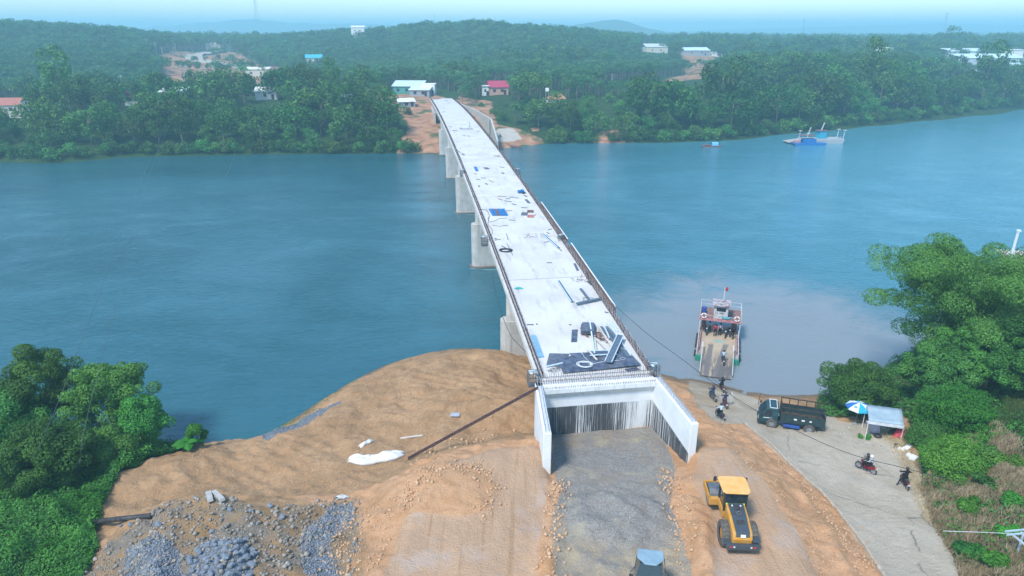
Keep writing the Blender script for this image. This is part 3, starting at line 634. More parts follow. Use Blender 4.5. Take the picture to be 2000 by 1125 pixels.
# ------------------------------------------------------------------ foliage
def leaf_mat(name, c1, c2, trans=.25):
    k = NT(name); a = k.attr('tone'); sc = k.n.new('ShaderNodeSeparateColor'); k.link(a.outputs['Color'], sc.inputs[0])
    oi = k.n.new('ShaderNodeObjectInfo'); col = k.mix(sc.outputs[0], c1, c2)
    hs = k.n.new('ShaderNodeHueSaturation'); k.link(col, hs.inputs['Color']); k.link(k.rng(oi.outputs['Random'], 0, 1, .475, .522), hs.inputs['Hue'])
    k.link(k.rng(k.math('FRACT', k.math('MULTIPLY', oi.outputs['Random'], 7.3)), 0, 1, .68, 1.35), hs.inputs['Value'])
    k.link(hs.outputs[0], k.b.inputs['Base Color']); k.b.inputs['Roughness'].default_value = .6; k.b.inputs['Specular IOR Level'].default_value = .18
    tr = k.n.new('ShaderNodeBsdfTranslucent'); k.link(hs.outputs[0], tr.inputs[0]); ms = k.n.new('ShaderNodeMixShader'); ms.inputs[0].default_value = trans
    k.link(k.b.outputs[0], ms.inputs[1]); k.link(tr.outputs[0], ms.inputs[2]); k.link(ms.outputs[0], k.n['Material Output'].inputs[0]); return k.m
m_bark = mat('bark', (.17, .13, .10), .9, col2=(.28, .24, .20), scale=5)
m_leaf_near = leaf_mat('leaf_near', (.040, .13, .028), (.11, .30, .045), .22)
m_leaf_bamb = leaf_mat('leaf_feathery', (.042, .15, .034), (.11, .29, .052), .22)
m_leaf_far = leaf_mat('leaf_far', (.034, .10, .022), (.105, .235, .044), .26)
m_leaf_plant = leaf_mat('leaf_plantation', (.050, .15, .055), (.11, .25, .085), .3)
m_vine = leaf_mat('leaf_vine', (.055, .18, .022), (.12, .32, .04), .3)
m_dry = leaf_mat('leaf_dry_grass', (.38, .31, .16), (.72, .60, .38), .35)
def leafquads(P, N, size, rng, aspect=.55, droop=None):
    n = len(P); N = N / (np.linalg.norm(N, axis=1, keepdims=True) + 1e-9)
    r = rng.normal(size=(n, 3))
    if droop is not None: r = r * .5 + droop
    t = r - (r * N).sum(1, keepdims=True) * N; t /= (np.linalg.norm(t, axis=1, keepdims=True) + 1e-9); b = np.cross(N, t)
    s = (size * rng.uniform(.6, 1.3, n))[:, None]
    V = np.stack([P - t * s * .5, P + b * s * aspect * .5 + N * s * .08, P + t * s * .5, P - b * s * aspect * .5 + N * s * .08], 1).reshape(-1, 3)
    F = np.arange(4 * n).reshape(n, 4); return V, F
def blobs(rng, rx, rz, n, br, hollow=.55, flat=0.0):
    """blob centres within an uneven ellipsoid about the origin"""
    out = []
    for i in range(n):
        a = rng.uniform(0, 2 * math.pi); u = rng.uniform(-.75, 1) ; q = math.sqrt(max(0, 1 - u * u)); rr = rng.uniform(hollow, 1.0)
        lump = 1 + .22 * math.sin(3 * a + rx * 7) * q
        out.append((rx * q * rr * math.cos(a) * lump, rx * q * rr * math.sin(a) * lump, rz * u * rr, br * rng.uniform(.65, 1.25)))
    return np.array(out)
def crown(rng, B, nleaf, size, sparse=.35, aspect=.55, zoff=0.0, droop=None, up=.35):
    """leaves on the outer shells of the blobs, B rows = x,y,z,r"""
    w_ = B[:, 3] ** 2; idx = rng.choice(len(B), nleaf, p=w_ / w_.sum()); D = rng.normal(size=(nleaf, 3)); D[:, 2] += .25
    D /= np.linalg.norm(D, axis=1, keepdims=True); rr = B[idx, 3] * rng.uniform(sparse, 1.0, nleaf) ** .45
    P = B[idx, :3] + D * rr[:, None] * np.array([1, 1, .8]); N = D + rng.normal(size=(nleaf, 3)) * .45; N[:, 2] += up
    V, F = leafquads(P, N, size, rng, aspect, droop); bt = rng.uniform(0, 1, len(B)); tone = np.clip(bt[idx] * .65 + rng.uniform(-.2, .45, nleaf), 0, 1)
    V[:, 2] += zoff; return V, F, np.repeat(tone, 4)[:, None].repeat(3, 1)
def trunk_mb(rng, h, r, limbs, reach, lean=(0, 0)):
    mb = MB(); n = 5; pts = [Vector((lean[0] * (i / n) ** 1.5 + rng.uniform(-.1, .1) * r * 2, lean[1] * (i / n) ** 1.5 + rng.uniform(-.1, .1) * r * 2, h * i / n)) for i in range(n + 1)]
    mb.tube(pts, [r * (1 - .65 * i / n) for i in range(n + 1)], 6)
    for k in range(limbs):
        i = rng.randint(2, n); a = rng.uniform(0, 2 * math.pi); p = pts[i]; e = p + Vector((math.cos(a) * reach, math.sin(a) * reach, rng.uniform(.3, .8) * reach)); m_ = (p + e) / 2 + Vector((0, 0, -.08 * reach))
        mb.tube([p, m_, e], [r * .4, r * .28, r * .12], 5)
    return mb
def tree_proto(name, seed, rx, rz, base, nb, br, nleaf, size, material, tr=.25, limbs=4, th=None, label=None, cat='tree', group=None, parts=True, lean=(0, 0), B=None, **kw):
    rng = np.random.RandomState(seed); B = blobs(rng, rx, rz, nb, br) if B is None else B
    zc_ = base + rz; V, F, T = crown(rng, B, nleaf, size, zoff=zc_, **kw); V[:, 0] += lean[0]; V[:, 1] += lean[1]
    root = empty(name, (0, 0, 0), 0, label, cat, group)
    linko('crown', npmesh('crown', V, F, material, T), root)
    trunk_mb(rng, th or zc_ + rz * .3, tr, limbs, rx * .6, lean).build('trunk', m_bark, root, smooth=True); return root
def set_tree(o, loc, rz, sc): o.location = loc; o.rotation_euler = (0, 0, rz); o.scale = sc; return o
def place(protos, used, k, loc, rz, sc, label=None, group=None):
    o = protos[k]
    if not used[k]: used[k] = True
    else: o = dup(o)
    set_tree(o, loc, rz, sc)
    if label: o['label'] = label
    if group: o['group'] = group
    return o
# ---- individual trees along the far bank
FARP = []
for i, (rx, rz, base, nb, br, nl, sz) in enumerate([(4.2, 3.4, 1.2, 26, 1.5, 1500, .62), (5.0, 3.8, 1.0, 34, 1.6, 1900, .66), (3.6, 4.6, 1.6, 26, 1.4, 1500, .6), (4.6, 3.0, 2.0, 24, 1.6, 1500, .62)]):
    FARP.append(tree_proto('broadleaf_tree', 40 + i, rx, rz, base, nb, br, nl, sz, m_leaf_far, tr=.22))
BAMP = []
for i in range(2):   # drooping feathery clumps
    rng = np.random.RandomState(60 + i); B = []
    for c_ in range(16):
        a = rng.uniform(0, 6.28); r = rng.uniform(.4, 3.6); h = rng.uniform(3.5, 8.5)
        for t in np.linspace(.35, 1.12, 6): B.append((math.cos(a) * r * t ** 2, math.sin(a) * r * t ** 2, h * (t - .28 * t ** 3) * 1.25 - 4, .55 + .55 * t))
    BAMP.append(tree_proto('bamboo_clump', 60 + i, 3, 4, 0, 0, 0, 2200, .62, m_leaf_bamb, tr=.14, limbs=7, th=7, B=np.array(B), aspect=.35, droop=np.array([0, 0, -1.0]), cat='bamboo'))
BUSHP = []
for i in range(3): BUSHP.append(tree_proto('bush', 80 + i, 2.6, 1.5, .1, 16, 1.1, 900, .5, m_leaf_far if i else m_leaf_bamb, tr=.1, limbs=3, th=1.2, cat='bush'))
PAL = []
def palm_proto(seed, name='palm_tree', h=7, n=13, L=3.2, lw=.5, cat='palm', m=None):
    rng = np.random.RandomState(seed); root = empty(name, (0, 0, 0), 0, None, cat)
    mb = MB(); mb.tube([(0, 0, 0), (.1, .05, h * .5), (.25, .1, h)], [.2, .16, .12], 6); mb.build('trunk', m_bark, root, smooth=True)
    mb = MB()
    for k in range(n):
        a = 2 * math.pi * k / n + rng.uniform(-.2, .2); el = rng.uniform(.1, 1.1); pts = []
        for t in np.linspace(0, 1, 7): rr = L * t * math.cos(el * .7); pts.append((rr, h + L * (math.sin(el) * t - .75 * t * t)))
        for i in range(6):
            (r0, z0), (r1, z1) = pts[i], pts[i + 1]; w0 = lw * math.sin(math.pi * (i / 6 * .85 + .12)); w1 = lw * math.sin(math.pi * ((i + 1) / 6 * .85 + .12)); ca, sa = math.cos(a), math.sin(a)
            for sg in (1, -1):
                mb.add([(ca * r0 + .25, sa * r0 + .1, z0), (ca * r1 + .25, sa * r1 + .1, z1), (ca * r1 - sa * w1 * sg + .25, sa * r1 + ca * w1 * sg + .1, z1 - w1 * .5), (ca * r0 - sa * w0 * sg + .25, sa * r0 + ca * w0 * sg + .1, z0 - w0 * .5)], [(0, 1, 2, 3)])
    mb.build('fronds', m or m_leaf_bamb, root); return root
PAL = [palm_proto(5)]
PAL[0]['group'] = 'palms on the far bank'
BANP = [palm_proto(6, 'banana_plant', 1.4, 8, 2.4, .75, 'banana plant', m_vine)]
usedF, usedB, usedU = [False] * 4, [False] * 2, [False] * 3; usedP, usedN = [False], [False]
# clearings (world polygons) in which no tree stands
CLEAR = [fpoly([(735,225,8),(740,186,8),(850,186,8),(900,196,8),(905,210,8),(968,240,6),(980,262,2),(1075,276,0),(1075,300,0),(795,305,0),(800,262,3),(785,230,6)]),
         fpoly([(1170,285,0),(1180,248,6),(1225,250,6),(1235,285,0)]),
         fpoly([(-40,232,8),(-40,190,8),(75,190,8),(75,232,8)]), fpoly([(312,215,8),(312,186,8),(372,180,8),(372,212,8)]), fpoly([(500,196,8),(500,184,8),(545,182,8),(545,194,8)]), fpoly([(655,212,8),(655,180,8),(690,180,8),(690,212,8)]),
         fpoly([(945,202,8),(945,172,8),(1000,172,8),(1000,200,8)]), fpoly([(1062,212,8),(1062,190,8),(1104,190,8),(1104,212,8)]), fpoly([(240,210,8),(240,184,8),(280,184,8),(280,206,8)]),
         fpoly([(1150,262,4),(1165,230,6.5),(1230,225,6.5),(1260,250,4)])]
def clear_of(x, y, m=0):
    q = np.array([[x, y]])
    return all(sdf(q, c)[0] < m for c in CLEAR)
fs = np.array([(p[0], p[1]) for p in far_shore]); shore_y = lambda x: float(np.interp(x, fs[:, 0], fs[:, 1]))
SIGHT = [(0,62,224,250),(245,280,200,285),(315,372,206,268),(500,548,194,295),(664,682,207,285),(600,632,127,510),(690,712,70,680),(415,450,93,750),(480,575,158,455),(745,850,190,300),(770,830,226,262),(940,995,197,308),(1064,1104,209,282),(1252,1300,106,680),(1330,1440,117,600),(1680,1740,119,550),(1835,1915,124,535),(1880,2010,150,452),(1900,1925,158,440),(300,450,108,590),(320,560,162,440),(85,98,184,325),(236,246,180,345),(1180,1345,160,395),(1290,1400,165,480)]
def project(x, y, z):
    Zc = y * cP + (CH - z) * sP; Yc = (CH - z) * cP - y * sP; return 1000 + FPX * x / Zc, 562.5 + FPX * Yc / Zc, Zc
def fit_height(x, y, z, h, r):
    """largest allowed scale (<=1) so that a tree of height h keeps the open view that the place has towards the houses behind"""
    px, py, Z = project(x, y, z); rp = r * FPX / Z; s = 1.0
    for x0, x1, yb, Zt in SIGHT:
        if Z < Zt and px + rp > x0 and px - rp < x1 and py < yb + 90:
            top = project(x, y, z + h * s)[1]
            if top < yb:
                if py <= yb + 1: return 0
                s *= max(0, (py - yb) / (py - top))
    return s
rng = np.random.RandomState(11); n_t = 0; counts = {}
for row, (dy, stp, kind) in enumerate([(.3, 3.6, 'u'), (5.0, 7.0, 'm'), (12, 8.2, 't'), (20, 8.6, 't'), (30, 9.2, 't'), (41, 10, 't'), (54, 11, 't')]):
    x = -188.0
    while x < 330:
        st = stp * (1 + .25 * max(0, x) / 150.); x0 = x + rng.uniform(-.3, .3) * st; x += st; y0 = shore_y(x0) + dy + rng.uniform(-2, 2) * (.3 if row == 0 else 1) + .02 * abs(x0)
        if abs(x0 / y0) > .84: continue
        if not clear_of(x0, y0, 1.5): continue
        if row in (2, 3) and -14 < x0 + .149 * (y0 - 52) - 2 < 8: continue
        z0 = fz(x0, y0) - .3
        if z0 < .05: z0 = .05
        side = 'left' if x0 < -30 else ('right' if x0 > -12 else 'beside')
        sc = rng.uniform(.8, 1.15) * (1 + .1 * max(0, x0) / 150); rz_ = rng.uniform(0, 6.28)
        R_ = rng.rand(); fh = fit_height(x0, y0, z0, 8.5 * sc, 3.5)
        if fh < .3: continue
        sc *= fh; 
        if fh < .55: kind = 'u'; sc /= .6
        if kind == 'u' or (kind == 'm' and R_ < .35):
            place(BUSHP, usedU, rng.randint(3), (x0, y0, z0), rz_, (sc * 1.1,) * 3, 'low leafy bush at the waterline of the far bank ' + ('left of the bridge' if side == 'left' else 'right of the bridge'), 'bushes at the waterline ' + ('left' if side == 'left' else 'right') + ' of the bridge'); counts['u'] = counts.get('u', 0) + 1
        elif (R_ > (.55 if x0 > 15 else .88)) and row < 4:
            place(BAMP, usedB, rng.randint(2), (x0, y0, z0), rz_, (sc * (1.05 if x0 > 0 else .85),) * 3, 'feathery drooping bamboo clump on the far bank ' + ('left of the bridge' if side == 'left' else 'right of the bridge'), 'bamboo on the far bank ' + ('left' if side == 'left' else 'right')); counts['b'] = counts.get('b', 0) + 1
        elif R_ < .05 and row > 2:
            place(PAL, usedP, 0, (x0, y0, z0), rz_, (1.1,) * 3, 'tall palm with a bare trunk rising among the far bank trees', 'palms on the far bank')
        else:
            big = (1.5 if row > 3 else (1.36 if row > 1 else 1.1)) * rng.uniform(.75, 1.25)
            if x0 > 60: big *= 1.2
            if x0 < -120 and row < 3: big *= .85
            front = row <= 2
            lb = ('round bushy tree leaning over the water on the far bank ' if front else 'dense broadleaf tree in the wood behind the far bank ') + ('left of the bridge' if side == 'left' else 'right of the bridge')
            place(FARP, usedF, rng.randint(4), (x0, y0, z0), rz_, (sc * big, sc * big, sc * big * rng.uniform(.9, 1.2)), lb, lb.replace('round bushy tree', 'trees').replace('dense broadleaf tree', 'trees')); counts['f'] = counts.get('f', 0) + 1
print('far individuals', counts)
# single trees one can point to
def single(proto, px, py, Z, sc, label, rz_=0.4, cat=None):
    p = atd(px, py, Z); o = dup(proto) if proto not in BANP else proto; set_tree(o, (p.x, p.y, fz(p.x, p.y) - .3), rz_, sc if hasattr(sc, '__len__') else (sc,) * 3); o['label'] = label
    if 'group' in o: del o['group']
    if cat: o['category'] = cat
    return o
single(FARP[2], 130, 250, 262, (1.75, 1.75, 2.2), 'tallest dark cone-shaped tree on the far bank left, towering above the houses', 1.0)
single(FARP[0], 150, 265, 258, 1.6, 'broad dark tree at the foot of the tall cone-shaped tree', 2.2)
single(FARP[1], 898, 175, 345, 1.7, 'pale green domed tree just behind the far end of the bridge', .5)
single(FARP[3], 600, 215, 290, (1.5, 1.5, 1.9), 'tall slender dark tree left of the bridge above the bank wood', .9)
single(FARP[2], 655, 215, 285, (1.1, 1.1, 1.7), 'narrow upright yellowish tree beside the tall slender one', 2.9)
single(FARP[1], 740, 250, 262, 1.35, 'bright green rounded tree nearest the bridge on the left bank', 1.9)
single(FARP[3], 1035, 205, 290, 1.6, 'large dark spreading tree above the small far slipway', .3)
single(FARP[1], 1930, 165, 430, (1.3, 1.3, 1.5), 'round isolated tree in front of the pale factory roofs', .2)
for _i, (_x, _y, _Z, _s, _l) in enumerate([(1583,86,900,2.4,'tall dark tree mass below the first pylon on the right plain'),(1690,88,820,2.3,'tall tree group right of the first pylon on the plain'),(1858,98,700,2.4,'broad dark tree above the factory roofs'),(1895,100,690,2.0,'lower dark tree right of the broad one above the factory'),(1960,96,900,2.2,'pale hazy tree behind the factory at the right')]): single(FARP[_i % 4], _x, _y, _Z, _s, _l, _i * 1.3)
single(PAL[0], 478, 175, 400, 1.6, 'palm standing beside the white shed on the left far side')
single(PAL[0], 1000, 215, 300, 1.3, 'palm right of the red roofed house behind the bridge')
single(BANP[0], 1250, 235, 262, 1.6, 'pale banana plant on the right far bank above the bare patch')
# ---- plantations and distant woods: thousands of trees, one object
def forest(name, pts, scl, protos, label, seed=1):
    me = bpy.data.meshes.new(name); me.from_pydata([tuple(p) for p in pts], [], []); n = len(pts); rg = np.random.RandomState(seed)
    a = me.attributes.new('sc', 'FLOAT', 'POINT'); a.data.foreach_set('value', np.asarray(scl, np.float32))
    a = me.attributes.new('rz', 'FLOAT', 'POINT'); a.data.foreach_set('value', rg.uniform(0, 6.28, n).astype(np.float32))
    a = me.attributes.new('kind', 'INT', 'POINT'); a.data.foreach_set('value', rg.randint(0, len(protos), n).astype(np.int32))
    o = linko(name, me, kind='stuff', label=label)
    g = bpy.data.node_groups.new(name, 'GeometryNodeTree'); g.interface.new_socket('Geometry', in_out='INPUT', socket_type='NodeSocketGeometry'); g.interface.new_socket('Geometry', in_out='OUTPUT', socket_type='NodeSocketGeometry')
    N_ = g.nodes; L_ = g.links; gi = N_.new('NodeGroupInput'); go = N_.new('NodeGroupOutput'); jn = N_.new('GeometryNodeJoinGeometry')
    def nat(nm, t):
        x = N_.new('GeometryNodeInputNamedAttribute'); x.data_type = t; x.inputs[0].default_value = nm; return x.outputs[0]
    cb = N_.new('ShaderNodeCombineXYZ'); L_.new(nat('rz', 'FLOAT'), cb.inputs[2])
    for i, pr in enumerate(protos):
        cmp_ = N_.new('FunctionNodeCompare'); cmp_.data_type = 'INT'; cmp_.operation = 'EQUAL'; L_.new(nat('kind', 'INT'), cmp_.inputs[2]); cmp_.inputs[3].default_value = i
        oi = N_.new('GeometryNodeObjectInfo'); oi.inputs[0].default_value = pr
        ip = N_.new('GeometryNodeInstanceOnPoints'); L_.new(gi.outputs[0], ip.inputs['Points']); L_.new(cmp_.outputs[0], ip.inputs['Selection']); L_.new(oi.outputs['Geometry'], ip.inputs['Instance'])
        L_.new(cb.outputs[0], ip.inputs['Rotation']); L_.new(nat('sc', 'FLOAT'), ip.inputs['Scale']); L_.new(ip.outputs[0], jn.inputs[0])
    L_.new(jn.outputs[0], go.inputs[0]); md = o.modifiers.new('scatter', 'NODES'); md.node_group = g; return o
def joined_proto(seed, rx, rz, base, nb, br, nl, sz, m, tr):
    rg = np.random.RandomState(seed); B = blobs(rg, rx, rz, nb, br); V, F, T = crown(rg, B, nl, sz, zoff=base + rz)
    mb = trunk_mb(rg, base + rz, tr, 2, rx * .5); tv = np.array(mb.v); q = [f for f in mb.f if len(f) == 4]
    me = npmesh('plantation_tree', np.concatenate([V, tv]), np.concatenate([F, np.array(q) + len(V)]), [m, m_bark], np.concatenate([T, np.zeros((len(tv), 3))]))
    me.polygons.foreach_set('material_index', [0] * len(F) + [1] * len(q)); return bpy.data.objects.new('plantation_tree', me)
PLP = [joined_proto(91, 2.5, 2.3, 4.6, 11, 1.15, 420, .62, m_leaf_plant, .13), joined_proto(92, 2.8, 2.0, 5.0, 12, 1.2, 420, .62, m_leaf_plant, .13), joined_proto(93, 2.3, 2.7, 4.4, 11, 1.1, 420, .6, m_leaf_plant, .12)]
WDP = [joined_proto(94, 4.2, 3.4, 1.8, 20, 1.6, 520, .95, m_leaf_far, .25), joined_proto(95, 4.8, 4.0, 2.4, 22, 1.8, 560, 1.0, m_leaf_far, .28)]
NOFOREST = FSOIL2 + [[tuple(atd(*q))[:2] for q in L] for L in ([(1880,118,520),(2300,112,640),(2300,160,470),(1900,158,450)], [(1250,118,600),(1240,102,800),(1320,100,800),(1330,118,600)])]
rg = np.random.RandomState(5); pts = []; scl = []; ptw = []; scw = []
y = 262.0
while y < 3600:
    st = 5.0 if y < 480 else 5.0 + (y - 480) * .0135
    x = -.84 * y
    while x < .86 * y:
        px_ = x + rg.uniform(-.35, .35) * st; py_ = y + rg.uniform(-.35, .35) * st; x += st
        if py_ < shore_y(px_) + 60 + .02 * abs(px_): continue
        pts.append((px_, py_, st))
    y += st
A = np.array(pts); ok = np.ones(len(A), bool); few = rg.rand(len(A)) < .13
for c_ in CLEAR: ok &= sdf(A[:, :2], c_) < 1
for c_ in NOFOREST: ok &= (sdf(A[:, :2], c_) < 1) | few
ok &= sdline(A[:, :2], ROADF) > 9
# slope behind the bridge end stays open
A = A[ok]; hz = far_height(A[:, :2]); 
rightwood = (A[:, 0] > .27 * A[:, 1]) & (A[:, 1] < 470); wild = rightwood | (A[:, 1] > 850) | ((A[:, 1] < 345) & (A[:, 0] < -60)) | ((A[:, 0] > .24 * A[:, 1]) & (A[:, 1] > 560)) | (vnoise(A[:, :2], 90, 2, 33) > .68)
fh = np.array([fit_height(x, y, z, 9.5 * (st / 5) ** .8, 2) if y < 760 else 1 for (x, y, st), z in zip(A, hz)]); A = A[fh > .45]; hz = hz[fh > .45]; wild = wild[fh > .45]; fh = fh[fh > .45]; A[:, 2] *= fh
sel = ~wild; print('forest', sel.sum(), wild.sum())
forest('plantation_forest', np.column_stack([A[sel, :2], hz[sel] - .3]), np.clip(A[sel, 2] / 5.0, .5, 2) ** .9 * rg.uniform(.85, 1.2, sel.sum()), PLP, 'even rubber plantation covering the hills beyond the river')
keep = wild & (rg.rand(len(A)) < np.where(A[:, 1] < 850, .55, .8))
forest('mixed_woodland', np.column_stack([A[keep, :2], hz[keep] - .4]), np.clip((A[keep, 2] / 5.0) ** .75, 1, 1.5) * rg.uniform(.6, 1.3, keep.sum()), WDP, 'mixed woodland on the plain behind the right far bank')
# ---- far hazy hills
def hill_range(name, prof, Z, depth, label):
    mb = MB(); rows = []
    for j, t in enumerate(np.linspace(0, 1, 7)):
        row = []
        for i in range(161):
            px = prof[0][0] + (prof[-1][0] - prof[0][0]) * i / 160; py = np.interp(px, [q[0] for q in prof], [q[1] for q in prof])
            top = atd(px, py, Z); q = math.sin(math.pi * t); yy = top.y + (t - .5) * depth; 
            zb = 18; n_ = vnoise(np.array([[px * .3, yy * .05 + Z]]), 9, 4, 3)[0] - .5
            row.append((top.x * yy / top.y if False else top.x, yy, zb + (top.z - zb) * q + n_ * (top.z - zb) * .25 * q - (1 - q) * 10))
        rows.append(row)
    mb.grid(rows[::-1]); k = NT(name + '_cover'); n_ = k.noise(k.pos(), .02, 7, .7); k.link(k.mix(k.rng(n_, .35, .65), (.03, .06, .03), (.07, .12, .05)), k.b.inputs['Base Color']); k.b.inputs['Roughness'].default_value = 1
    return mb.build(name, k.m, smooth=True, kind='structure', label=label)
hill_range('hills', [(180,72),(300,52),(380,46),(450,40),(500,37),(540,43),(620,47),(700,47),(800,50),(900,60)], 3800, 900, 'pale blue hills on the horizon behind the left plantation')
hill_range('hills', [(1040,68),(1070,51),(1120,50),(1160,43),(1195,40),(1230,42),(1262,54),(1300,62),(1400,68)], 2300, 500, 'single rounded blue hill behind the centre ridge')
hill_range('hills', [(1200,66),(1400,58),(1550,54),(1700,50),(1850,46),(1950,48),(2100,50),(2250,66)], 4300, 900, 'long low blue ridge on the horizon at the right')
# ------------------------------------------------------------------ haze
k = NT('haze_air'); k.n.remove(k.b); pv = k.n.new('ShaderNodeVolumePrincipled'); pv.inputs['Color'].default_value = (.46, .84, 1.0, 1); pv.inputs['Density'].default_value = .00060; pv.inputs['Anisotropy'].default_value = 0.0
k.link(pv.outputs[0], k.n['Material Output'].inputs['Volume'])
mb = MB(); mb.box(0, 3400, 48, 12000, 7200, 112); mb.build('haze', k.m, kind='stuff', label='pale blue haze in the air over the river valley')
# ------------------------------------------------------------------ near vegetation
def near_tree(name, seed, B, base, nl, sz, m, label, loc, cat='tree', th=None, tr=.22, limbs=7, reach=2.5, **kw):
    rg = np.random.RandomState(seed); V, F, T = crown(rg, np.array(B), nl, sz, zoff=0, **kw); root = empty(name, loc, 0, label, cat)
    linko('crown', npmesh('crown', V, F, m, T), root); trunk_mb(rg, th or base, tr, limbs, reach).build('trunk', m_bark, root, smooth=True); return root
def blobset(seed, rx, ry, rz, z0, n, br):
    rg = np.random.RandomState(seed); b = blobs(rg, 1, 1, n, 1, .5); b[:, 0] *= rx; b[:, 1] *= ry; b[:, 2] = b[:, 2] * rz + z0; b[:, 3] *= br; return b
def arching(seed, n, rmax, hmax, z0=0, br=.9, lean=(0, 0)):
    rg = np.random.RandomState(seed); B = []
    for c_ in range(n):
        a = rg.uniform(0, 6.28); r = rg.uniform(.25, 1) * rmax; h = rg.uniform(.55, 1) * hmax
        for t in np.linspace(.3, 1.15, 8): B.append((math.cos(a) * r * t ** 1.7 + lean[0] * t, math.sin(a) * r * t ** 1.7 + lean[1] * t, z0 + h * (t * 1.35 - .42 * t ** 3), br * (.5 + .65 * t)))
    return np.array(B)
def nb(px, py, z): p = at(px, py, z); return Vector((p.x, p.y, gz(p.x, p.y) - .1))
# left clump
L_ = [(105, 850, 2.0, 2.9, 3.6, 6.0, 13, 'tallest dark leafy tree of the near left clump', 9000),
      (225, 850, 1.8, 3.4, 3.2, 5.6, 15, 'wide flat-topped tree hung with creepers in the near left clump', 10000),
      (285, 880, 1.8, 2.2, 2.3, 3.2, 10, 'dark drooping tree at the right end of the near left clump by the water', 6000),
      (30, 900, 2.0, 3.0, 2.6, 4.0, 12, 'pale green tree at the left frame edge, lower than the clump behind', 7000),
      (110, 960, 2.4, 3.0, 2.2, 3.2, 12, 'bushy tree with upright leafy shoots in front of the left clump', 8000),
      (215, 915, 2.2, 2.0, 1.4, 2.0, 9, 'small rounded tree between the left clump and the sandy slope', 5000)]
for i, (px, py, z, rx, rz, zc_, n, lab, nl) in enumerate(L_):
    near_tree('leafy_tree', 200 + i, blobset(200 + i, rx * 1.1, rx * 1.1, rz * 1.12, zc_, n * 8, .78), zc_, int(nl * 4.2), .20, m_leaf_near if i != 3 else m_leaf_bamb, lab, nb(px, py, z), limbs=6, reach=rx * .7, sparse=.55)
q = nb(388, 870, 2.6); near_tree('leafy_shrub', 230, blobset(230, .75, .7, 1.0, 1.25, 10, .45), 1.2, 2600, .2, m_vine, 'bright green upright shrub alone on the river edge of the sand', q, 'shrub', tr=.05, limbs=4, reach=.5)
o = dup(BANP[0]); set_tree(o, nb(366, 884, 2.6), .5, (.62,) * 3); o['category'] = 'banana plant'; o['label'] = 'small banana plant beside the bright green shrub on the river edge'
# right side
near_tree('arching_bamboo', 240, np.concatenate([arching(240, 44, 6.8, 17.0, -1.0, 1.0, (-2.6, 0)), blobset(243, 5.2, 4.8, 4.6, 10.0, 44, 1.1) + [-1.6, 0, 0, 0], blobset(244, 5.2, 4.4, 3.0, 5.2, 40, 1.3) + [-1.4, 0, 0, 0]]), 9, 150000, .22, m_leaf_bamb, 'largest feathery bamboo clump towering over the right bank, its plumes arching left over the water', nb(1870, 742, 2.5), 'bamboo', th=12, tr=.3, limbs=9, reach=3.5, aspect=.4, droop=np.array([0, 0, -.9]), sparse=.6)
near_tree('arching_bamboo', 241, np.concatenate([arching(241, 26, 5.8, 13, -1.0, 1.1, (1, 0)), blobset(245, 5.0, 4.6, 4.4, 7.6, 60, 1.3)]), 9, 90000, .23, m_leaf_bamb, 'second tall bamboo clump cut by the right frame edge, behind the largest one', nb(2010, 700, 3.5), 'bamboo', th=11, tr=.3, limbs=7, reach=3, aspect=.4, droop=np.array([0, 0, -.9]), sparse=.6)
R_ = [(1825, 790, 2.8, 3.2, 3.0, 3.4, 15, m_leaf_bamb, 'bright green bushy tree below the tall bamboo, behind the pale canopy', 12000, .34),
      (1915, 785, 3.6, 3.6, 3.2, 4.0, 15, m_leaf_near, 'mid green rounded tree right of the canopy and below the tall bamboo', 12000, .36),
      (1990, 770, 5.4, 3.4, 3.0, 4.2, 13, m_leaf_near, 'rounded tree on the right frame edge under the second bamboo clump', 9000, .36),
      (1675, 800, 1.5, 3.0, 2.1, 2.6, 16, m_leaf_near, 'bluish green spreading bush on the water edge behind the dump truck', 11000, .32),
      (1862, 850, 3.5, 2.4, 1.8, 1.8, 12, m_vine, 'creeper covered bright green mound right of the canopy', 9000, .28),
      (1850, 930, 4.2, 1.9, 1.3, 1.2, 9, m_vine, 'vine covered mound on the slope above the two riders', 5500, .26),
      (1806, 880, 3.2, 1.2, .9, .9, 9, m_leaf_near, 'dark low bush at the corner of the road beside the canopy', 4500, .26)]
for i, (px, py, z, rx, rz, zc_, n, m, lab, nl, sz) in enumerate(R_):
    near_tree('bushy_tree' if rz > 1.9 else 'shrub', 260 + i, blobset(260 + i, rx * 1.1, rx * 1.1, rz * 1.1, zc_, n * 8, .74), zc_, int(nl * 3.6), sz * .6, m, lab, nb(px, py, z), 'tree' if rz > 1.9 else 'shrub', limbs=5, reach=rx * .6, sparse=.55)
q = nb(1968, 1046, 6.6); near_tree('leafy_shrub', 290, blobset(290, .62, .6, .6, .75, 9, .42), .7, 1800, .2, m_vine, 'single vivid green shrub in the dry grass at the lower right', q, 'shrub', tr=.05, limbs=4, reach=.4)
for _i, (px, py, z, r) in enumerate([(1905,1000,5.6,.9),(1940,950,5.8,1.0),(1990,985,6.6,.8),(1898,1080,6.2,.8),(1955,1108,6.9,.9),(1850,1000,5.0,.7),(1985,905,6.3,.9),(1930,900,5.4,1.1)]):
    near_tree('low_shrub', 400 + _i, blobset(400 + _i, r, r, r * .5, r * .4, 12, .4 * r + .1), .4, 2600, .2, m_leaf_near if _i % 2 else m_vine, 'low green shrub growing in the dry grass of the lower right slope', nb(px, py, z), 'shrub', tr=.03, limbs=3, reach=.3, th=.4)['group'] = 'low shrubs in the dry grass'
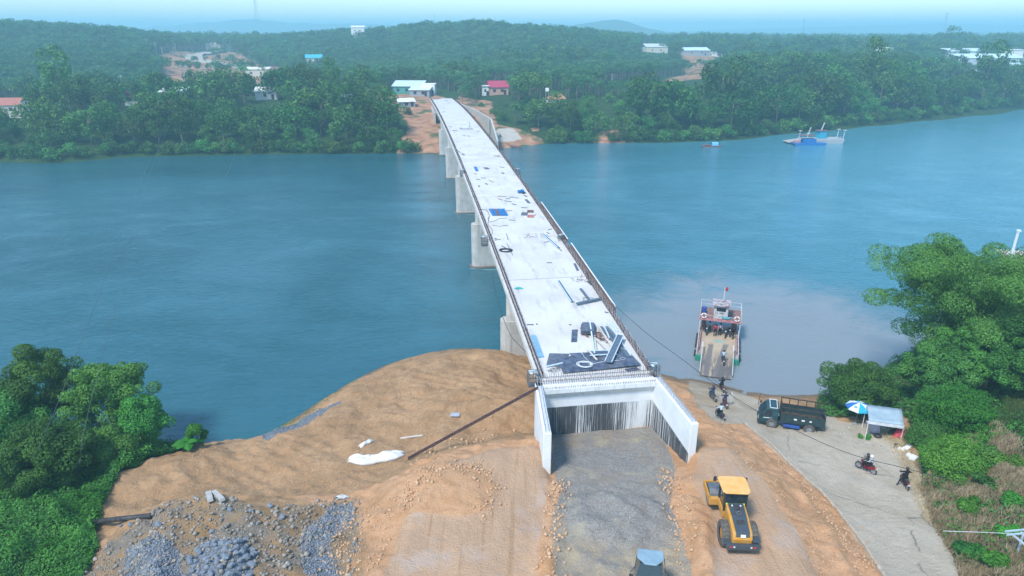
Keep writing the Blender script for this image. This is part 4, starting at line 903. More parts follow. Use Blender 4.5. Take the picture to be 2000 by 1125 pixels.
q = nb(1690, 853, 2.7); near_tree('weed_tuft', 291, blobset(291, .6, .4, .15, .15, 8, .22), .2, 700, .16, m_vine, 'small green weed tuft on the road in front of the canopy', q, 'weeds', tr=.02, limbs=2, reach=.2, th=.15)
# fill of undergrowth over the banks : leaf cover as one mass each
def cover(name, pg, n, size, m, label, hmax=.8, seed=1, excl=(), bias=None, aspect=.55, updown=None, clump=1.7, margin=.3, grass=False):
    rg = np.random.RandomState(seed); P_ = np.array([(p[0], p[1]) for p in pg]); lo = P_.min(0); hi = P_.max(0); lo = np.maximum(lo, [-75, 20]); hi = np.minimum(hi, [90, 140]); Q = rg.uniform(lo, hi, (n * 3, 2))
    # only where the picture could look
    Q = Q[(np.abs(Q[:, 0]) < .80 * Q[:, 1] + 14)]
    keep_ = sdf(Q, pg) > margin * rg.uniform(-1, 1.5, len(Q))
    for e_ in excl: keep_ &= sdf(Q, e_) < .2
    Q = Q[keep_][:n]; h = near_height(Q); lump = vnoise(Q, clump, 3, seed + 40, .55); keep_ = h > .02
    if bias is not None: keep_ &= rg.rand(len(Q)) < bias(Q)
    Q = Q[keep_]; h = h[keep_]; lump = lump[keep_]; top = hmax * np.clip(lump * 2 - .45, .08, 1.4); z = h + top * rg.uniform(.45, 1.0, len(Q))
    P = np.column_stack([Q, z]); e = .3; gx = (vnoise(Q + [e, 0], clump, 3, seed + 40, .55) - lump) / e; gy = (vnoise(Q + [0, e], clump, 3, seed + 40, .55) - lump) / e
    N = np.column_stack([-gx * hmax * 2, -gy * hmax * 2, np.ones(len(Q))]) + rg.normal(size=(len(Q), 3)) * .45
    if grass: N = rg.normal(size=(len(Q), 3)) * [1, 1, .25]
    V, F = leafquads(P, N, size, rg, aspect, updown); tone = np.clip(lump * 1.2 - .2 + rg.uniform(-.25, .3, len(Q)), 0, 1)
    return linko(name, npmesh(name, V, F, m, np.repeat(tone, 4)[:, None].repeat(3, 1)), kind='stuff', label=label)
cover('undergrowth', PG['vegL'], 170000, .19, m_leaf_near, 'dense leafy undergrowth covering the near left bank', 1.4, 1)
edge = poly([(395,872,2.6),(330,880,2.4),(290,905,2.9),(235,940,2.8),(205,985,3),(180,1040,3.4),(188,1080,3.8),(160,1125,3.9),(100,1400,4),(30,1400,4),(80,1080,3.8),(130,1000,3),(200,930,2.5),(280,893,2),(330,872,2)])
cover('creeper_cover', edge, 80000, .17, m_vine, 'vivid green creepers along the edge of the sand on the left', .9, 2)
cover('undergrowth', PG['vegR'], 150000, .22, m_leaf_near, 'leafy undergrowth covering the right bank slope', 1.1, 3, bias=lambda Q: 1 - .5 * sstep(sdf(Q, PG['dryR']), -1, 1.5) - .1)
cover('creeper_cover', poly([(1780,820,2.8),(1900,800,4),(1960,850,5.5),(1930,930,5),(1880,960,5),(1810,950,4.2),(1795,880,3.3)]), 40000, .2, m_vine, 'bright green creepers on the right slope above the road', 1.0, 4)
dg = cover('dry_grass', PG['dryR'], 95000, .75, m_dry, 'tall dry straw-coloured grass on the lower right slope', .7, 5, aspect=.09, grass=True, updown=np.array([.1, -.2, 1.6]), clump=1.1, bias=lambda Q: np.clip(vnoise(Q, 2.5, 3, 77) * 2.6 - .7, .1, 1))
cover('green_grass', PG['lawnR'], 60000, .34, leaf_mat('leaf_grass', (.06, .13, .035), (.15, .22, .07), .3), 'short green grass at the top right of the slope', .35, 6, aspect=.13, grass=True, updown=np.array([0, 0, 1.2]))
cover('dry_grass', poly([(1690,835,2.3),(1760,850,2.8),(1800,950,3.9),(1830,1030,4.9),(1810,1030,4.8),(1770,930,3.6),(1740,870,2.8)]), 9000, .3, m_dry, 'thin dry weeds and roots along the edge of the road', .3, 7, aspect=.1, grass=True, updown=np.array([0, 0, 1.0]))
cover('bank_weeds', poly([(640,782,1),(700,745,1.2),(690,740,.6),(560,825,.2),(505,862,.1),(520,868,2),(600,832,2)]), 700, .14, m_leaf_near, 'sparse weeds on the eroded river edge of the sand', .15, 8)
# ------------------------------------------------------------------ stones
ICO = np.array([[0, -.5257, .8507], [.8507, 0, .5257], [.8507, 0, -.5257], [-.8507, 0, -.5257], [-.8507, 0, .5257], [-.5257, .8507, 0], [.5257, .8507, 0], [.5257, -.8507, 0], [-.5257, -.8507, 0], [0, -.5257, -.8507], [0, .5257, -.8507], [0, .5257, .8507]])
ICF = np.array([[1, 2, 6], [1, 7, 2], [3, 4, 5], [4, 3, 8], [6, 5, 11], [5, 6, 10], [9, 10, 2], [10, 9, 3], [7, 8, 9], [8, 7, 0], [11, 0, 1], [0, 11, 4], [6, 2, 10], [1, 6, 11], [3, 5, 10], [5, 4, 11], [2, 7, 9], [7, 1, 0], [3, 9, 8], [4, 8, 0]])
def stones(name, P, size, rg, m, tone=None, **kw):
    n = len(P); sc = np.asarray(size)[:, None, None] * rg.uniform(.55, 1.0, (n, 1, 3)); V = ICO[None] * sc * (1 + rg.uniform(-.28, .28, (n, 12, 1))); a = rg.uniform(0, 6.28, n); b = rg.uniform(-.8, .8, n)
    ca, sa, cb, sb = np.cos(a)[:, None], np.sin(a)[:, None], np.cos(b)[:, None], np.sin(b)[:, None]
    x, y, z = V[..., 0], V[..., 1], V[..., 2]; y, z = y * cb - z * sb, y * sb + z * cb; x, y = x * ca - y * sa, x * sa + y * ca
    V = np.stack([x, y, z], -1) + P[:, None]; F = (ICF[None] + 12 * np.arange(n)[:, None, None]).reshape(-1, 3); tone = rg.rand(n) if tone is None else tone
    return linko(name, npmesh(name, V.reshape(-1, 3), F, m, np.repeat(tone, 12)[:, None].repeat(3, 1)), **kw)
def stone_mat(name, a, b):
    k = NT(name); s_ = k.attr('tone'); n = k.noise(k.pos(), 6, 5, .6); c = k.mix(s_.outputs['Fac'], a, b); c = k.mix(k.rng(n, .5, .7), c, tuple(x * .75 for x in b)); k.link(c, k.b.inputs['Base Color']); k.b.inputs['Roughness'].default_value = .9; k.bump(n, .3, .05); return k.m
m_clod = stone_mat('soil_clod', (.50, .29, .15), (.62, .42, .26)); m_rock = stone_mat('grey_rock', (.19, .165, .135), (.38, .34, .29)); m_bluerock = stone_mat('blue_grey_rock', (.17, .20, .24), (.36, .40, .45)); m_chip = stone_mat('blue_chip', (.12, .14, .165), (.30, .33, .37))
def inpoly(pg, n, rg, m=0.0):
    P_ = np.array([(p[0], p[1]) for p in pg]); lo = np.maximum(P_.min(0), [-60, 24]); hi = np.minimum(P_.max(0), [70, 90]); out = np.zeros((0, 2))
    while len(out) < n:
        Q = rg.uniform(lo, hi, (n * 2, 2)); out = np.concatenate([out, Q[sdf(Q, pg) > m]])
    return out[:n]
def onground(Q, s): return np.column_stack([Q, near_height(Q) + s])
rg = np.random.RandomState(77)
Q = inpoly(PG['rubble'], 9000, rg, -.4); Q = Q[vnoise(Q, 2.2, 3, 61) > .40]; s_ = rg.uniform(.02, .075, len(Q)) * rg.choice([1, 1, 1, 1, 1.6, 3.0], len(Q)); stones('rubble', onground(Q, s_ * .3), s_, rg, m_rock, kind='stuff', label='loose brown and grey rubble heaped at the lower left')
Q = np.concatenate([inpoly(PG['pileA'], 3000, rg, -.2), inpoly(PG['blueband'], 2600, rg, -.2), inpoly(PG['graveledge'], 500, rg, -.2)]); s_ = rg.uniform(.03, .09, len(Q)); stones('crushed_stone', onground(Q, s_ * .3), s_, rg, m_chip, kind='stuff', label='bluish crushed stone spilled over the lower left rubble')
Q = inpoly(PG['gravel'], 14000, rg, -.1); Q = Q[(vnoise(Q, 3, 3, 51) > .42)]; s_ = rg.uniform(.012, .035, len(Q)); stones('gravel', onground(Q, s_ * .3), s_, rg, stone_mat('gravel_chip', (.16, .15, .14), (.36, .34, .31)), kind='stuff', label='grey gravel fill spread in front of the abutment')
# clods along the edges
CL = []
for L, n, wd, smax in (([(1100,925,6.9),(1088,1000,6.9),(1080,1060,7),(1075,1180,7)], 420, .45, .13), ([(1300,915,6.8),(1322,980,7),(1335,1060,7),(1350,1180,7.1)], 520, .5, .12), ([(700,1125,7.2),(745,1020,7.2),(790,945,7.1),(850,905,7.0),(830,870,4.3),(900,862,4.0),(960,852,3.9)], 420, .9, .13),
                        ([(800,985,7.5),(815,945,7.5),(865,912,7.5),(930,914,7.5),(968,950,7.5),(950,1000,7.5)], 500, .5, .13), ([(1470,850,4),(1530,905,4.4),(1590,970,5),(1650,1050,5.8),(1710,1140,6.4)], 900, .55, .09), ([(1440,880,7),(1520,960,7.2),(1590,1060,7.4),(1640,1180,7.4)], 300, .5, .08), ([(1380,830,4),(1440,822,2.8),(1400,845,5.5),(1450,855,4)], 160, .8, .09), ([(700,1000,5),(660,1060,6.4),(690,1125,6.8)], 500, .7, .12)):
    P_ = np.array([tuple(at(*q)) for q in L]); n = int(n * .6); seg = rg.randint(0, len(L) - 1, n); t = rg.rand(n)[:, None]; q = P_[seg] * (1 - t) + P_[seg + 1] * t; q = q[:, :2] + rg.normal(size=(n, 2)) * wd; s0 = rg.uniform(.03, smax, n) * rg.choice([1, 1, 1, 1.5], n); CL.append(np.column_stack([q, s0]))
Q = inpoly(poly([(1040,720,3),(905,690,2.3),(720,735,1.9),(540,865,2.5),(400,875,2.7),(240,940,3),(200,1000,3.2),(400,985,4),(700,960,4.6),(780,905,4.2),(1040,850,4)]), 900, rg); CL.append(np.column_stack([Q, rg.uniform(.02, .09, len(Q))]))
Q = np.concatenate([inpoly(PG['trackL'], 160, rg), inpoly(PG['trackR'], 120, rg), inpoly(PG['road'], 260, rg)]); CL.append(np.column_stack([Q, rg.uniform(.015, .045, len(Q))]))
CL = np.concatenate(CL); stones('soil_clods', onground(CL[:, :2], CL[:, 2] * .35), CL[:, 2], rg, m_clod, kind='stuff', label='orange soil clods and crumbs along the tracks and slopes')
# broken pale kerb of the road
mb = MB(); kp = [at(*q) for q in [(1452,828,2.5),(1500,868,2.9),(1540,908,3.4),(1590,953,3.9),(1638,1003,4.5),(1684,1062,5.2),(1724,1125,6.0),(1790,1240,7)]]
for a, b in zip(kp[:-1], kp[1:]):
    n = 14
    for i in range(n):
        p = a.lerp(b, i / n); q = a.lerp(b, (i + .96) / n); j = rg.uniform(-.03, .03, 4)
        p = Vector((p.x, p.y, gz(p.x, p.y) + .06 + j[0])); q = Vector((q.x, q.y, gz(q.x, q.y) + .06 + j[0] + j[1] * .5)); mb.bar(p, q, .2 + j[2], .2)
mb.build('road_kerb', mat('chipped_kerb', (.52, .46, .38), .9, col2=(.40, .31, .22), scale=5, bump=.3), kind='structure', label='broken pale concrete edge of the road', bevel=.02)
# boulders of the bluish stone heap, each its own
bproto = []
for i in range(5):
    rgb = np.random.RandomState(300 + i); bm = bmesh.new(); bmesh.ops.create_icosphere(bm, subdivisions=1, radius=.5)
    for v in bm.verts: v.co = Vector((v.co.x * 1.15, v.co.y * .85, v.co.z * .75)) * rgb.uniform(.72, 1.15)
    bmesh.ops.convex_hull(bm, input=bm.verts); me = bpy.data.meshes.new('boulder'); bm.to_mesh(me); bm.free(); me.materials.append(m_bluerock); bproto.append(me)
bo_first = True
PB = inpoly(PG['pileB'], 400, rg, -.1); PB = PB[PB[:, 1] > 29.5]; taken = []
for x, y in PB:
    if len(taken) >= 85: break
    sz = rg.uniform(.32, .62)
    if any((x - a) ** 2 + (y - b) ** 2 < (.42 * (sz + c_)) ** 2 for a, b, c_ in taken): continue
    taken.append((x, y, sz)); o = linko('boulder', bproto[rg.randint(5)], label='angular blue-grey boulder in the stone heap at the lower left', cat='boulder', group='boulders of the blue-grey heap')
    o.location = (x, y, gz(x, y) + sz * .22); o.scale = (sz, sz, sz); o.rotation_euler = tuple(rg.uniform(-.5, .5, 2)) + (rg.uniform(0, 6.28),)
for px, py, sz, lab in ((310,1028,.75,'pale rounded boulder on the left side of the rubble heap'),(237,1028,.38,'small grey stone just below the black pipe'),(255,1027,.42,'flat pale stone below the middle of the black pipe'),(449,997,.5,'bluish boulder on top of the rubble beside the broken slabs'),(528,990,.55,'squarish blue-grey boulder on the crest of the rubble'),(490,1000,.5,'grey boulder between two blue ones on the rubble crest'),(552,1012,.5,'blue boulder on the right end of the rubble crest'),(415,1040,.45,'pale stone in the middle of the rubble heap'),(1005,842,.4,'orange stone lying below the red rail boom'),(945,840,.36,'brown stone on the sand near the red rail boom'),(1260,1092,.3,'pale stone on the gravel right of the dark machine')):
    p = nearpt(px, py, 5 if py > 900 else 3.8); o = linko('boulder', bproto[rg.randint(5)], label=lab, cat='boulder'); o.location = (p.x, p.y, p.z + sz * .2); o.scale = (sz,) * 3; o.rotation_euler = (0, .2, rg.uniform(0, 6)); 
    if 'orange' in lab or 'brown' in lab: o.data = o.data.copy(); o.data.materials[0] = m_clod
# ------------------------------------------------------------------ vehicles, people
def paint(name, col, rough=.4, col2=None, var=.08, metal=0.0): return mat(name, col, rough, metal, var=var, col2=col2, scale=2.5, spec=.5)
m_yel = paint('yellow_paint', (.60, .26, .015), .5, col2=(.56, .31, .09)); m_yroof = paint('faded_yellow_roof', (.78, .40, .10), .6, col2=(.82, .48, .18)); m_dark = paint('dark_panel', (.055, .07, .085), .45)
m_blk = mat('black_rubber', (.03, .03, .032), .85, col2=(.07, .065, .06), scale=9); m_rubd = mat('dusty_rubber', (.09, .085, .08), .9, col2=(.16, .14, .12), scale=6)
m_glass = mat('dark_glass', (.02, .03, .04), .08, spec=.8); m_white = mat('white_paint', (.78, .79, .8), .5, var=.06); m_lime = paint('lime_strip', (.62, .80, .12)); m_red = paint('red_lens', (.55, .04, .03)); m_steel = mat('worn_steel', (.20, .21, .22), .45, .6, scale=4); m_grey = paint('grey_metal', (.25, .27, .29), .5)
m_green = paint('dark_teal_paint', (.015, .055, .07), .45, col2=(.025, .07, .08)); m_bed = mat('worn_green_bed', (.018, .05, .055), .6, col2=(.04, .06, .06), scale=3); m_blue = paint('blue_tarp', (.03, .09, .35), .6)
def wheel(parent, x, y, z, r, wd, rimr, rim_m, name='wheel', lug=False, tyre=None):
    M = Matrix.Translation((x, y, z)) @ Matrix.Rotation(math.pi / 2, 4, 'Y'); w_ = empty(name, (0, 0, 0), 0, parent=parent)
    mb = MB(); h = wd / 2; mb.lathe([(rimr, -h * .8), (r * .93, -h), (r, -h * .7), (r, h * .7), (r * .93, h), (rimr, h * .8)], 20, M, cap=False)
    if lug:
        for k_ in range(18):
            a = 2 * math.pi * k_ / 18; c_ = M @ Vector((r * math.cos(a), r * math.sin(a), 0)); d = (c_ - Vector((x, y, z))).normalized()
            for s_ in (-1, 1):
                p0 = c_ + Vector((s_ * h * .05, 0, 0)); a2 = a + .14; p1 = M @ Vector((r * math.cos(a2), r * math.sin(a2), s_ * h * .85)); mb.bar(p0, p1, .06, .06)
    mb.build('tyre', tyre or m_blk, w_, smooth=False)
    mb = MB(); mb.lathe([(rimr, -h * .55), (rimr * .55, -h * .35), (rimr * .3, -h * .5), (rimr * .3, h * .5), (rimr * .55, h * .35), (rimr, h * .55)], 14, M); mb.build('rim', rim_m, w_); return w_
def rnd(mb, x, y, z, sx, sy, sz, **k): return mb.box(x, y, z, sx, sy, sz, **k)
# --- road roller
p = (14.3, 35.0); ro = empty('road_roller', (p[0], p[1], gz(*p) - .02), R(-4), 'yellow and dark grey single-drum road roller on the compacted orange track', 'road roller')
for sx in (-1, 1): wheel(ro, sx * .86, 0, .78, .78, .52, .4, m_yel, lug=True, tyre=m_rubd)
mb = MB(); mb.prism([(-1.05, .75), (-1.15, 1.25), (-1.02, 1.62), (.2, 1.95), (1.25, 2.08), (1.3, .75)], -.62, .62, 'x'); hood = mb.build('hood', m_yel, ro, bevel=.1)
mb = MB()   # dark top panel lying on the hood
pp = [(-1.10, 1.40), (-1.00, 1.64), (.2, 1.975), (1.24, 2.10)]
for (y0, z0), (y1, z1) in zip(pp[:-1], pp[1:]):
    w0 = .42 + .07 * (y0 + 1.1) / 2.3; w1 = .42 + .07 * (y1 + 1.1) / 2.3; mb.hexa([(-w0, y0, z0), (w0, y0, z0), (w1, y1, z1), (-w1, y1, z1)], [(-w0, y0, z0 + .03), (w0, y0, z0 + .03), (w1, y1, z1 + .03), (-w1, y1, z1 + .03)])
mb.build('hood_top', m_dark, hood)
mb = MB(); mb.lathe([(.17, 0), (.17, .06), (.10, .06), (.10, .01)], 14, Matrix.Translation((0, .35, 2.04)) @ Matrix.Rotation(.2, 4, 'X')); mb.lathe([(.05, 0), (.06, .18), (.03, .2)], 8, Matrix.Translation((0, .35, 2.04))); mb.build('exhaust', m_steel, hood)
mb = MB(); mb.lathe([(.15, 0), (.15, .09), (.09, .12)], 12, Matrix.Translation((.02, .78, 2.08))); mb.build('air_intake', m_blk, hood)
mb = MB(); mb.box(0, -.28, 1.875, .5, .32, .03, rx=.26); mb.build('grille', m_blk, hood)
for sx in (-.22, .22):
    mb = MB(); mb.box(sx * 1.2, 1.0, 2.13, .08, .1, .06); mb.build('lamp', m_white, hood)
mb = MB(); mb.box(0, -1.13, 1.52, .3, .03, .17, rx=-.45); mb.build('licence_plate', m_white, ro)
mb = MB(); mb.box(0, -1.18, .78, 1.95, .32, .34); mb.box(.86, -.78, 1.15, .5, .85, .05); mb.box(-.86, -.95, .95, .45, .5, .05); mb.build('rear_bumper', m_dark, ro, bevel=.03)
for sx in (-.72, .72):
    mb = MB(); mb.box(sx, -1.35, .85, .16, .03, .1); mb.build('tail_light', m_red, ro)
    mb = MB(); mb.box(sx * .72, -1.35, .85, .1, .03, .09); mb.build('reverse_light', m_white, ro)
mb = MB(); mb.prism([(-.88, 1.28), (-.68, 1.08), (.68, 1.08), (.88, 1.28), (.92, 2.66), (.78, 2.86), (-.78, 2.86), (-.92, 2.66)], 2.92, 3.04, 'z'); mb.build('cab_roof', m_yroof, ro, bevel=.04)
mb = MB(); mb.box(0, 2.0, 1.25, 1.5, 1.5, .5); mb.build('cab_base', m_yel, ro, bevel=.05)
fr = MB()
for x, y in ((-.68, 1.3), (.68, 1.3), (-.68, 2.65), (.68, 2.65)): fr.bar((x, y, 1.4), (x * 1.04, y, 2.93), .09)
fr.bar((-.68, 1.3, 1.5), (.68, 1.3, 1.5), .08); fr.build('cab_frame', m_blk, ro)
mb = MB(); mb.box(0, 1.33, 2.2, 1.28, .02, 1.4); mb.box(0, 2.62, 2.2, 1.28, .02, 1.4); mb.box(-.66, 1.98, 2.2, .02, 1.25, 1.4); mb.box(.66, 1.98, 2.2, .02, 1.25, 1.4); mb.build('cab_windows', m_glass, ro)
mb = MB(); mb.box(0, 1.25, 2.05, 1.2, .04, .12); mb.build('lime_bar', m_lime, ro)
for sx in (-1, 1):
    mb = MB(); mb.bar((sx * .72, 2.7, 2.75), (sx * 1.0, 2.95, 2.75), .03); mb.box(sx * 1.0, 2.95, 2.72, .2, .05, .34); mb.build('mirror', m_blk, ro)
mb = MB(); mb.lathe([(.0, -1.05), (.73, -1.05), (.76, -1.0), (.76, 1.0), (.73, 1.05), (0, 1.05)], 28, Matrix.Translation((-.04, 3.95, .76)) @ Matrix.Rotation(math.pi / 2, 4, 'Y')); mb.build('drum', m_steel, ro, smooth=False)
mb = MB(); mb.box(-1.17, 3.9, .95, .10, 2.1, .5); mb.box(1.09, 3.9, .95, .10, 2.1, .5); mb.box(-.04, 2.98, .95, 2.35, .34, .5); mb.box(-.04, 4.92, 1.0, 2.35, .12, .3); mb.build('drum_frame', m_yel, ro, bevel=.03)
mb = MB(); mb.box(0, 2.55, .8, .6, .7, .35); mb.build('hitch', m_blk, ro)
# --- dark machine cut by the lower frame edge
p = at(1270, 1094, 9.7); mg = empty('motor_grader', (p.x, p.y - .1, gz(p.x, p.y)), R(-10), 'dark machine with a pale blue-grey cab roof, cut off by the bottom of the photo', 'grader')
mb = MB(); mb.prism([(-.70, .82), (-.76, .12), (-.32, -.36), (.32, -.36), (.76, .12), (.70, .82)], 2.78, 2.88, 'z'); mb.build('cab_roof', paint('blue_grey_roof', (.24, .35, .42), .5), mg, bevel=.03)
mb = MB(); mb.hexa([(-1.0, -.95, 1.3), (1.0, -.95, 1.3), (.85, .8, 1.3), (-.85, .8, 1.3)], [(-.60, -.25, 2.77), (.60, -.25, 2.77), (.66, .76, 2.77), (-.66, .76, 2.77)]); mb.build('cab_windows', m_glass, mg)
mb = MB(); mb.box(0, .1, .95, 1.7, 2.0, .7); mb.box(0, -2.4, 1.2, 1.3, 3.0, .9); mb.build('chassis', m_dark, mg, bevel=.06)
for sx in (-1, 1):
    mb = MB(); mb.bar((sx * .78, .3, 2.8), (sx * .86, -.2, 2.3), .04); mb.bar((sx * .8, 0, 2.35), (sx * 1.12, -.45, 2.2), .03); mb.box(sx * 1.05, -.5, 1.95, .22, .06, .4); mb.build('mirror', m_blk, mg)
    for yy in (-1.1, -2.7): wheel(mg, sx * 1.02, yy, .6, .6, .38, .3, m_grey, tyre=m_rubd)
    mb = MB(); mb.box(sx * .9, -.95, 1.42, .3, .5, .04); mb.box(sx * .82, -.7, 1.5, .12, .1, .1); mb.build('work_light', m_white, mg)
# --- dump truck
p = (26.95, 57.55); tk = empty('dump_truck', (p[0], p[1], gz(*p) + .02), R(72), 'dark teal light dump truck with caged sides parked across the slipway road', 'truck')
prof = [(2.85, .62), (2.9, 1.05), (2.72, 1.42), (2.2, 2.12), (1.35, 2.2), (1.12, 2.1), (1.12, .62)]
mb = MB(); mb.prism(prof, -.93, .93, 'x'); cab = mb.build('cab', m_green, tk, bevel=.07)
mb = MB(); mb.hexa([(-.8, 2.80, 1.45), (.8, 2.80, 1.45), (.8, 2.74, 1.40), (-.8, 2.74, 1.40)], [(-.74, 2.30, 2.07), (.74, 2.30, 2.07), (.74, 2.2, 2.02), (-.74, 2.2, 2.02)]); mb.build('windscreen', m_glass, cab)
for sx in (-1, 1):
    mb = MB(); mb.prism([(2.55, 1.36), (2.15, 1.98), (1.75, 2.0), (1.75, 1.36)], sx * .931, sx * .945, 'x'); mb.build('side_window', m_glass, cab)
    mb = MB(); mb.box(sx * .938, 1.42, 1.62, .015, .42, .42); mb.build('rear_side_window', paint('dim_glass%d' % sx, (.03, .09, .12), .3), cab)
    mb = MB(); mb.bar((sx * .95, 2.6, 1.7), (sx * 1.15, 2.7, 1.75), .03); mb.box(sx * 1.17, 2.7, 1.62, .05, .14, .3); mb.build('mirror', m_blk, cab)
    mb = MB(); mb.box(sx * .66, 2.90, .95, .32, .05, .2); mb.build('headlight', m_white, cab)
    mb = MB(); mb.box(sx * .94, 2.05, 1.12, .012, .8, .07, rx=-.08); mb.build('door_stripe', m_white, cab)
mb = MB()
for y_ in (1.3, 1.95): mb.box(0, y_, 2.225, 1.75, .05, .05)
for x_ in (-.85, .85): mb.box(x_, 1.62, 2.225, .05, .75, .05)
mb.build('roof_rack', m_white, cab)
mb = MB(); mb.box(0, 2.88, .55, 1.8, .14, .22); mb.build('front_bumper', m_blk, tk, bevel=.02)
mb = MB(); mb.box(0, -.3, .68, .8, 5.6, .16); mb.box(.6, 0, .55, .3, .8, .35); mb.build('chassis', m_blk, tk)
mb = MB(); mb.box(-.75, -.15, .5, .35, 1.5, .3); mb.box(.78, -.2, .5, .3, 1.5, .3); mb.build('side_guard', m_blue, tk, bevel=.05)
bed = MB()
for sx in (-1, 1): bed.box(sx * .98, -1.05, 1.42, .05, 3.9, .84)
bed.box(0, .92, 1.42, 1.9, .05, .84); bed.box(0, -3.02, 1.42, 1.9, .05, .84); bed.box(0, -1.05, .99, 2.0, 3.9, .06); bd = bed.build('bed', m_bed, tk); mb = MB(); mb.box(0, -1.05, 1.04, 1.88, 3.82, .03); mb.build('bed_floor', mat('dark_brown_floor', (.05, .035, .03), .9, col2=(.09, .07, .05)), bd)
cg = MB()
for sx in (-.98, .98):
    cg.bar((sx, .9, 2.52), (sx, -3.0, 2.52), .085); cg.bar((sx, .9, 1.87), (sx, -3.0, 1.87), .09)
    for y_ in np.linspace(.88, -2.98, 6): cg.bar((sx, y_, 1.85), (sx, y_, 2.5), .075)
cg.bar((-.98, .9, 2.52), (.98, .9, 2.52), .085); cg.build('cage_rail', mat('worn_cage', (.03, .03, .03), .7, col2=(.08, .06, .05)), bd)
for y_, w_ in ((-.4, .28), (-1.1, .28), (-1.75, .2)):
    mb = MB(); mb.box(1.01, y_, 1.4, .012, w_, .15); mb.box(-1.01, y_, 1.4, .012, w_, .15); mb.build('white_sign', m_white, bd)
for sx in (-1, 1):
    wheel(tk, sx * .86, 1.65, .5, .5, .25, .25, m_grey, tyre=m_rubd); wheel(tk, sx * .84, -1.75, .52, .52, .42, .26, m_grey, tyre=m_rubd)
    mb = MB(); mb.box(sx * .8, -2.45, .45, .36, .03, .6); mb.build('mud_flap', m_blk, tk)
    mb = MB(); mb.box(sx * .8, -3.06, .85, .2, .04, .1); mb.build('tail_light', m_red, tk)
# --- people (one skinned body each)
m_skin = mat('skin', (.42, .24, .15), .6); m_hair = mat('black_hair', (.012, .011, .011), .7)
_cl = {}
def cloth(c):
    if c not in _cl: _cl[c] = mat('cloth_%d' % len(_cl), c, .85, var=.15, scale=12)
    return _cl[c]
SIT = dict(pelvis=(0, -.12, .84), waist=(0, -.1, 1.0), chest=(0, -.02, 1.24), neck=(0, .02, 1.42), head=(0, .05, 1.55), crown_=(0, .05, 1.66), shL=(-.19, 0, 1.36), elL=(-.31, .16, 1.14), haL=(-.33, .42, 1.06), shR=(.19, 0, 1.36), elR=(.31, .16, 1.14), haR=(.33, .42, 1.06),
           hipL=(-.1, -.1, .82), knL=(-.2, .3, .74), anL=(-.19, .08, .34), toL=(-.19, .26, .28), hipR=(.1, -.1, .82), knR=(.2, .3, .74), anR=(.19, .08, .34), toR=(.19, .26, .28))
STAND = dict(pelvis=(0, 0, .92), waist=(0, 0, 1.08), chest=(0, 0, 1.3), neck=(0, 0, 1.46), head=(0, .02, 1.58), crown_=(0, .02, 1.69), shL=(-.19, 0, 1.4), elL=(-.27, -.02, 1.12), haL=(-.25, .1, .9), shR=(.19, 0, 1.4), elR=(.27, -.02, 1.12), haR=(.25, .1, .9),
             hipL=(-.1, 0, .88), knL=(-.12, .03, .48), anL=(-.12, 0, .08), toL=(-.13, .18, .04), hipR=(.1, 0, .88), knR=(.12, .03, .48), anR=(.12, 0, .08), toR=(.13, .18, .04))
BONES = [('pelvis','waist','t'),('waist','chest','s'),('chest','neck','s'),('neck','head','k'),('head','crown_','k'),('chest','shL','s'),('shL','elL','s'),('elL','haL','s'),('chest','shR','s'),('shR','elR','s'),('elR','haR','s'),
         ('pelvis','hipL','t'),('hipL','knL','t'),('knL','anL','t'),('anL','toL','f'),('pelvis','hipR','t'),('hipR','knR','t'),('knR','anR','t'),('anR','toR','f')]
RAD = dict(pelvis=.145, waist=.125, chest=.15, neck=.055, head=.095, crown_=.07, shL=.075, shR=.075, elL=.048, elR=.048, haL=.03, haR=.03, hipL=.095, hipR=.095, knL=.062, knR=.062, anL=.042, anR=.042, toL=.035, toR=.035)
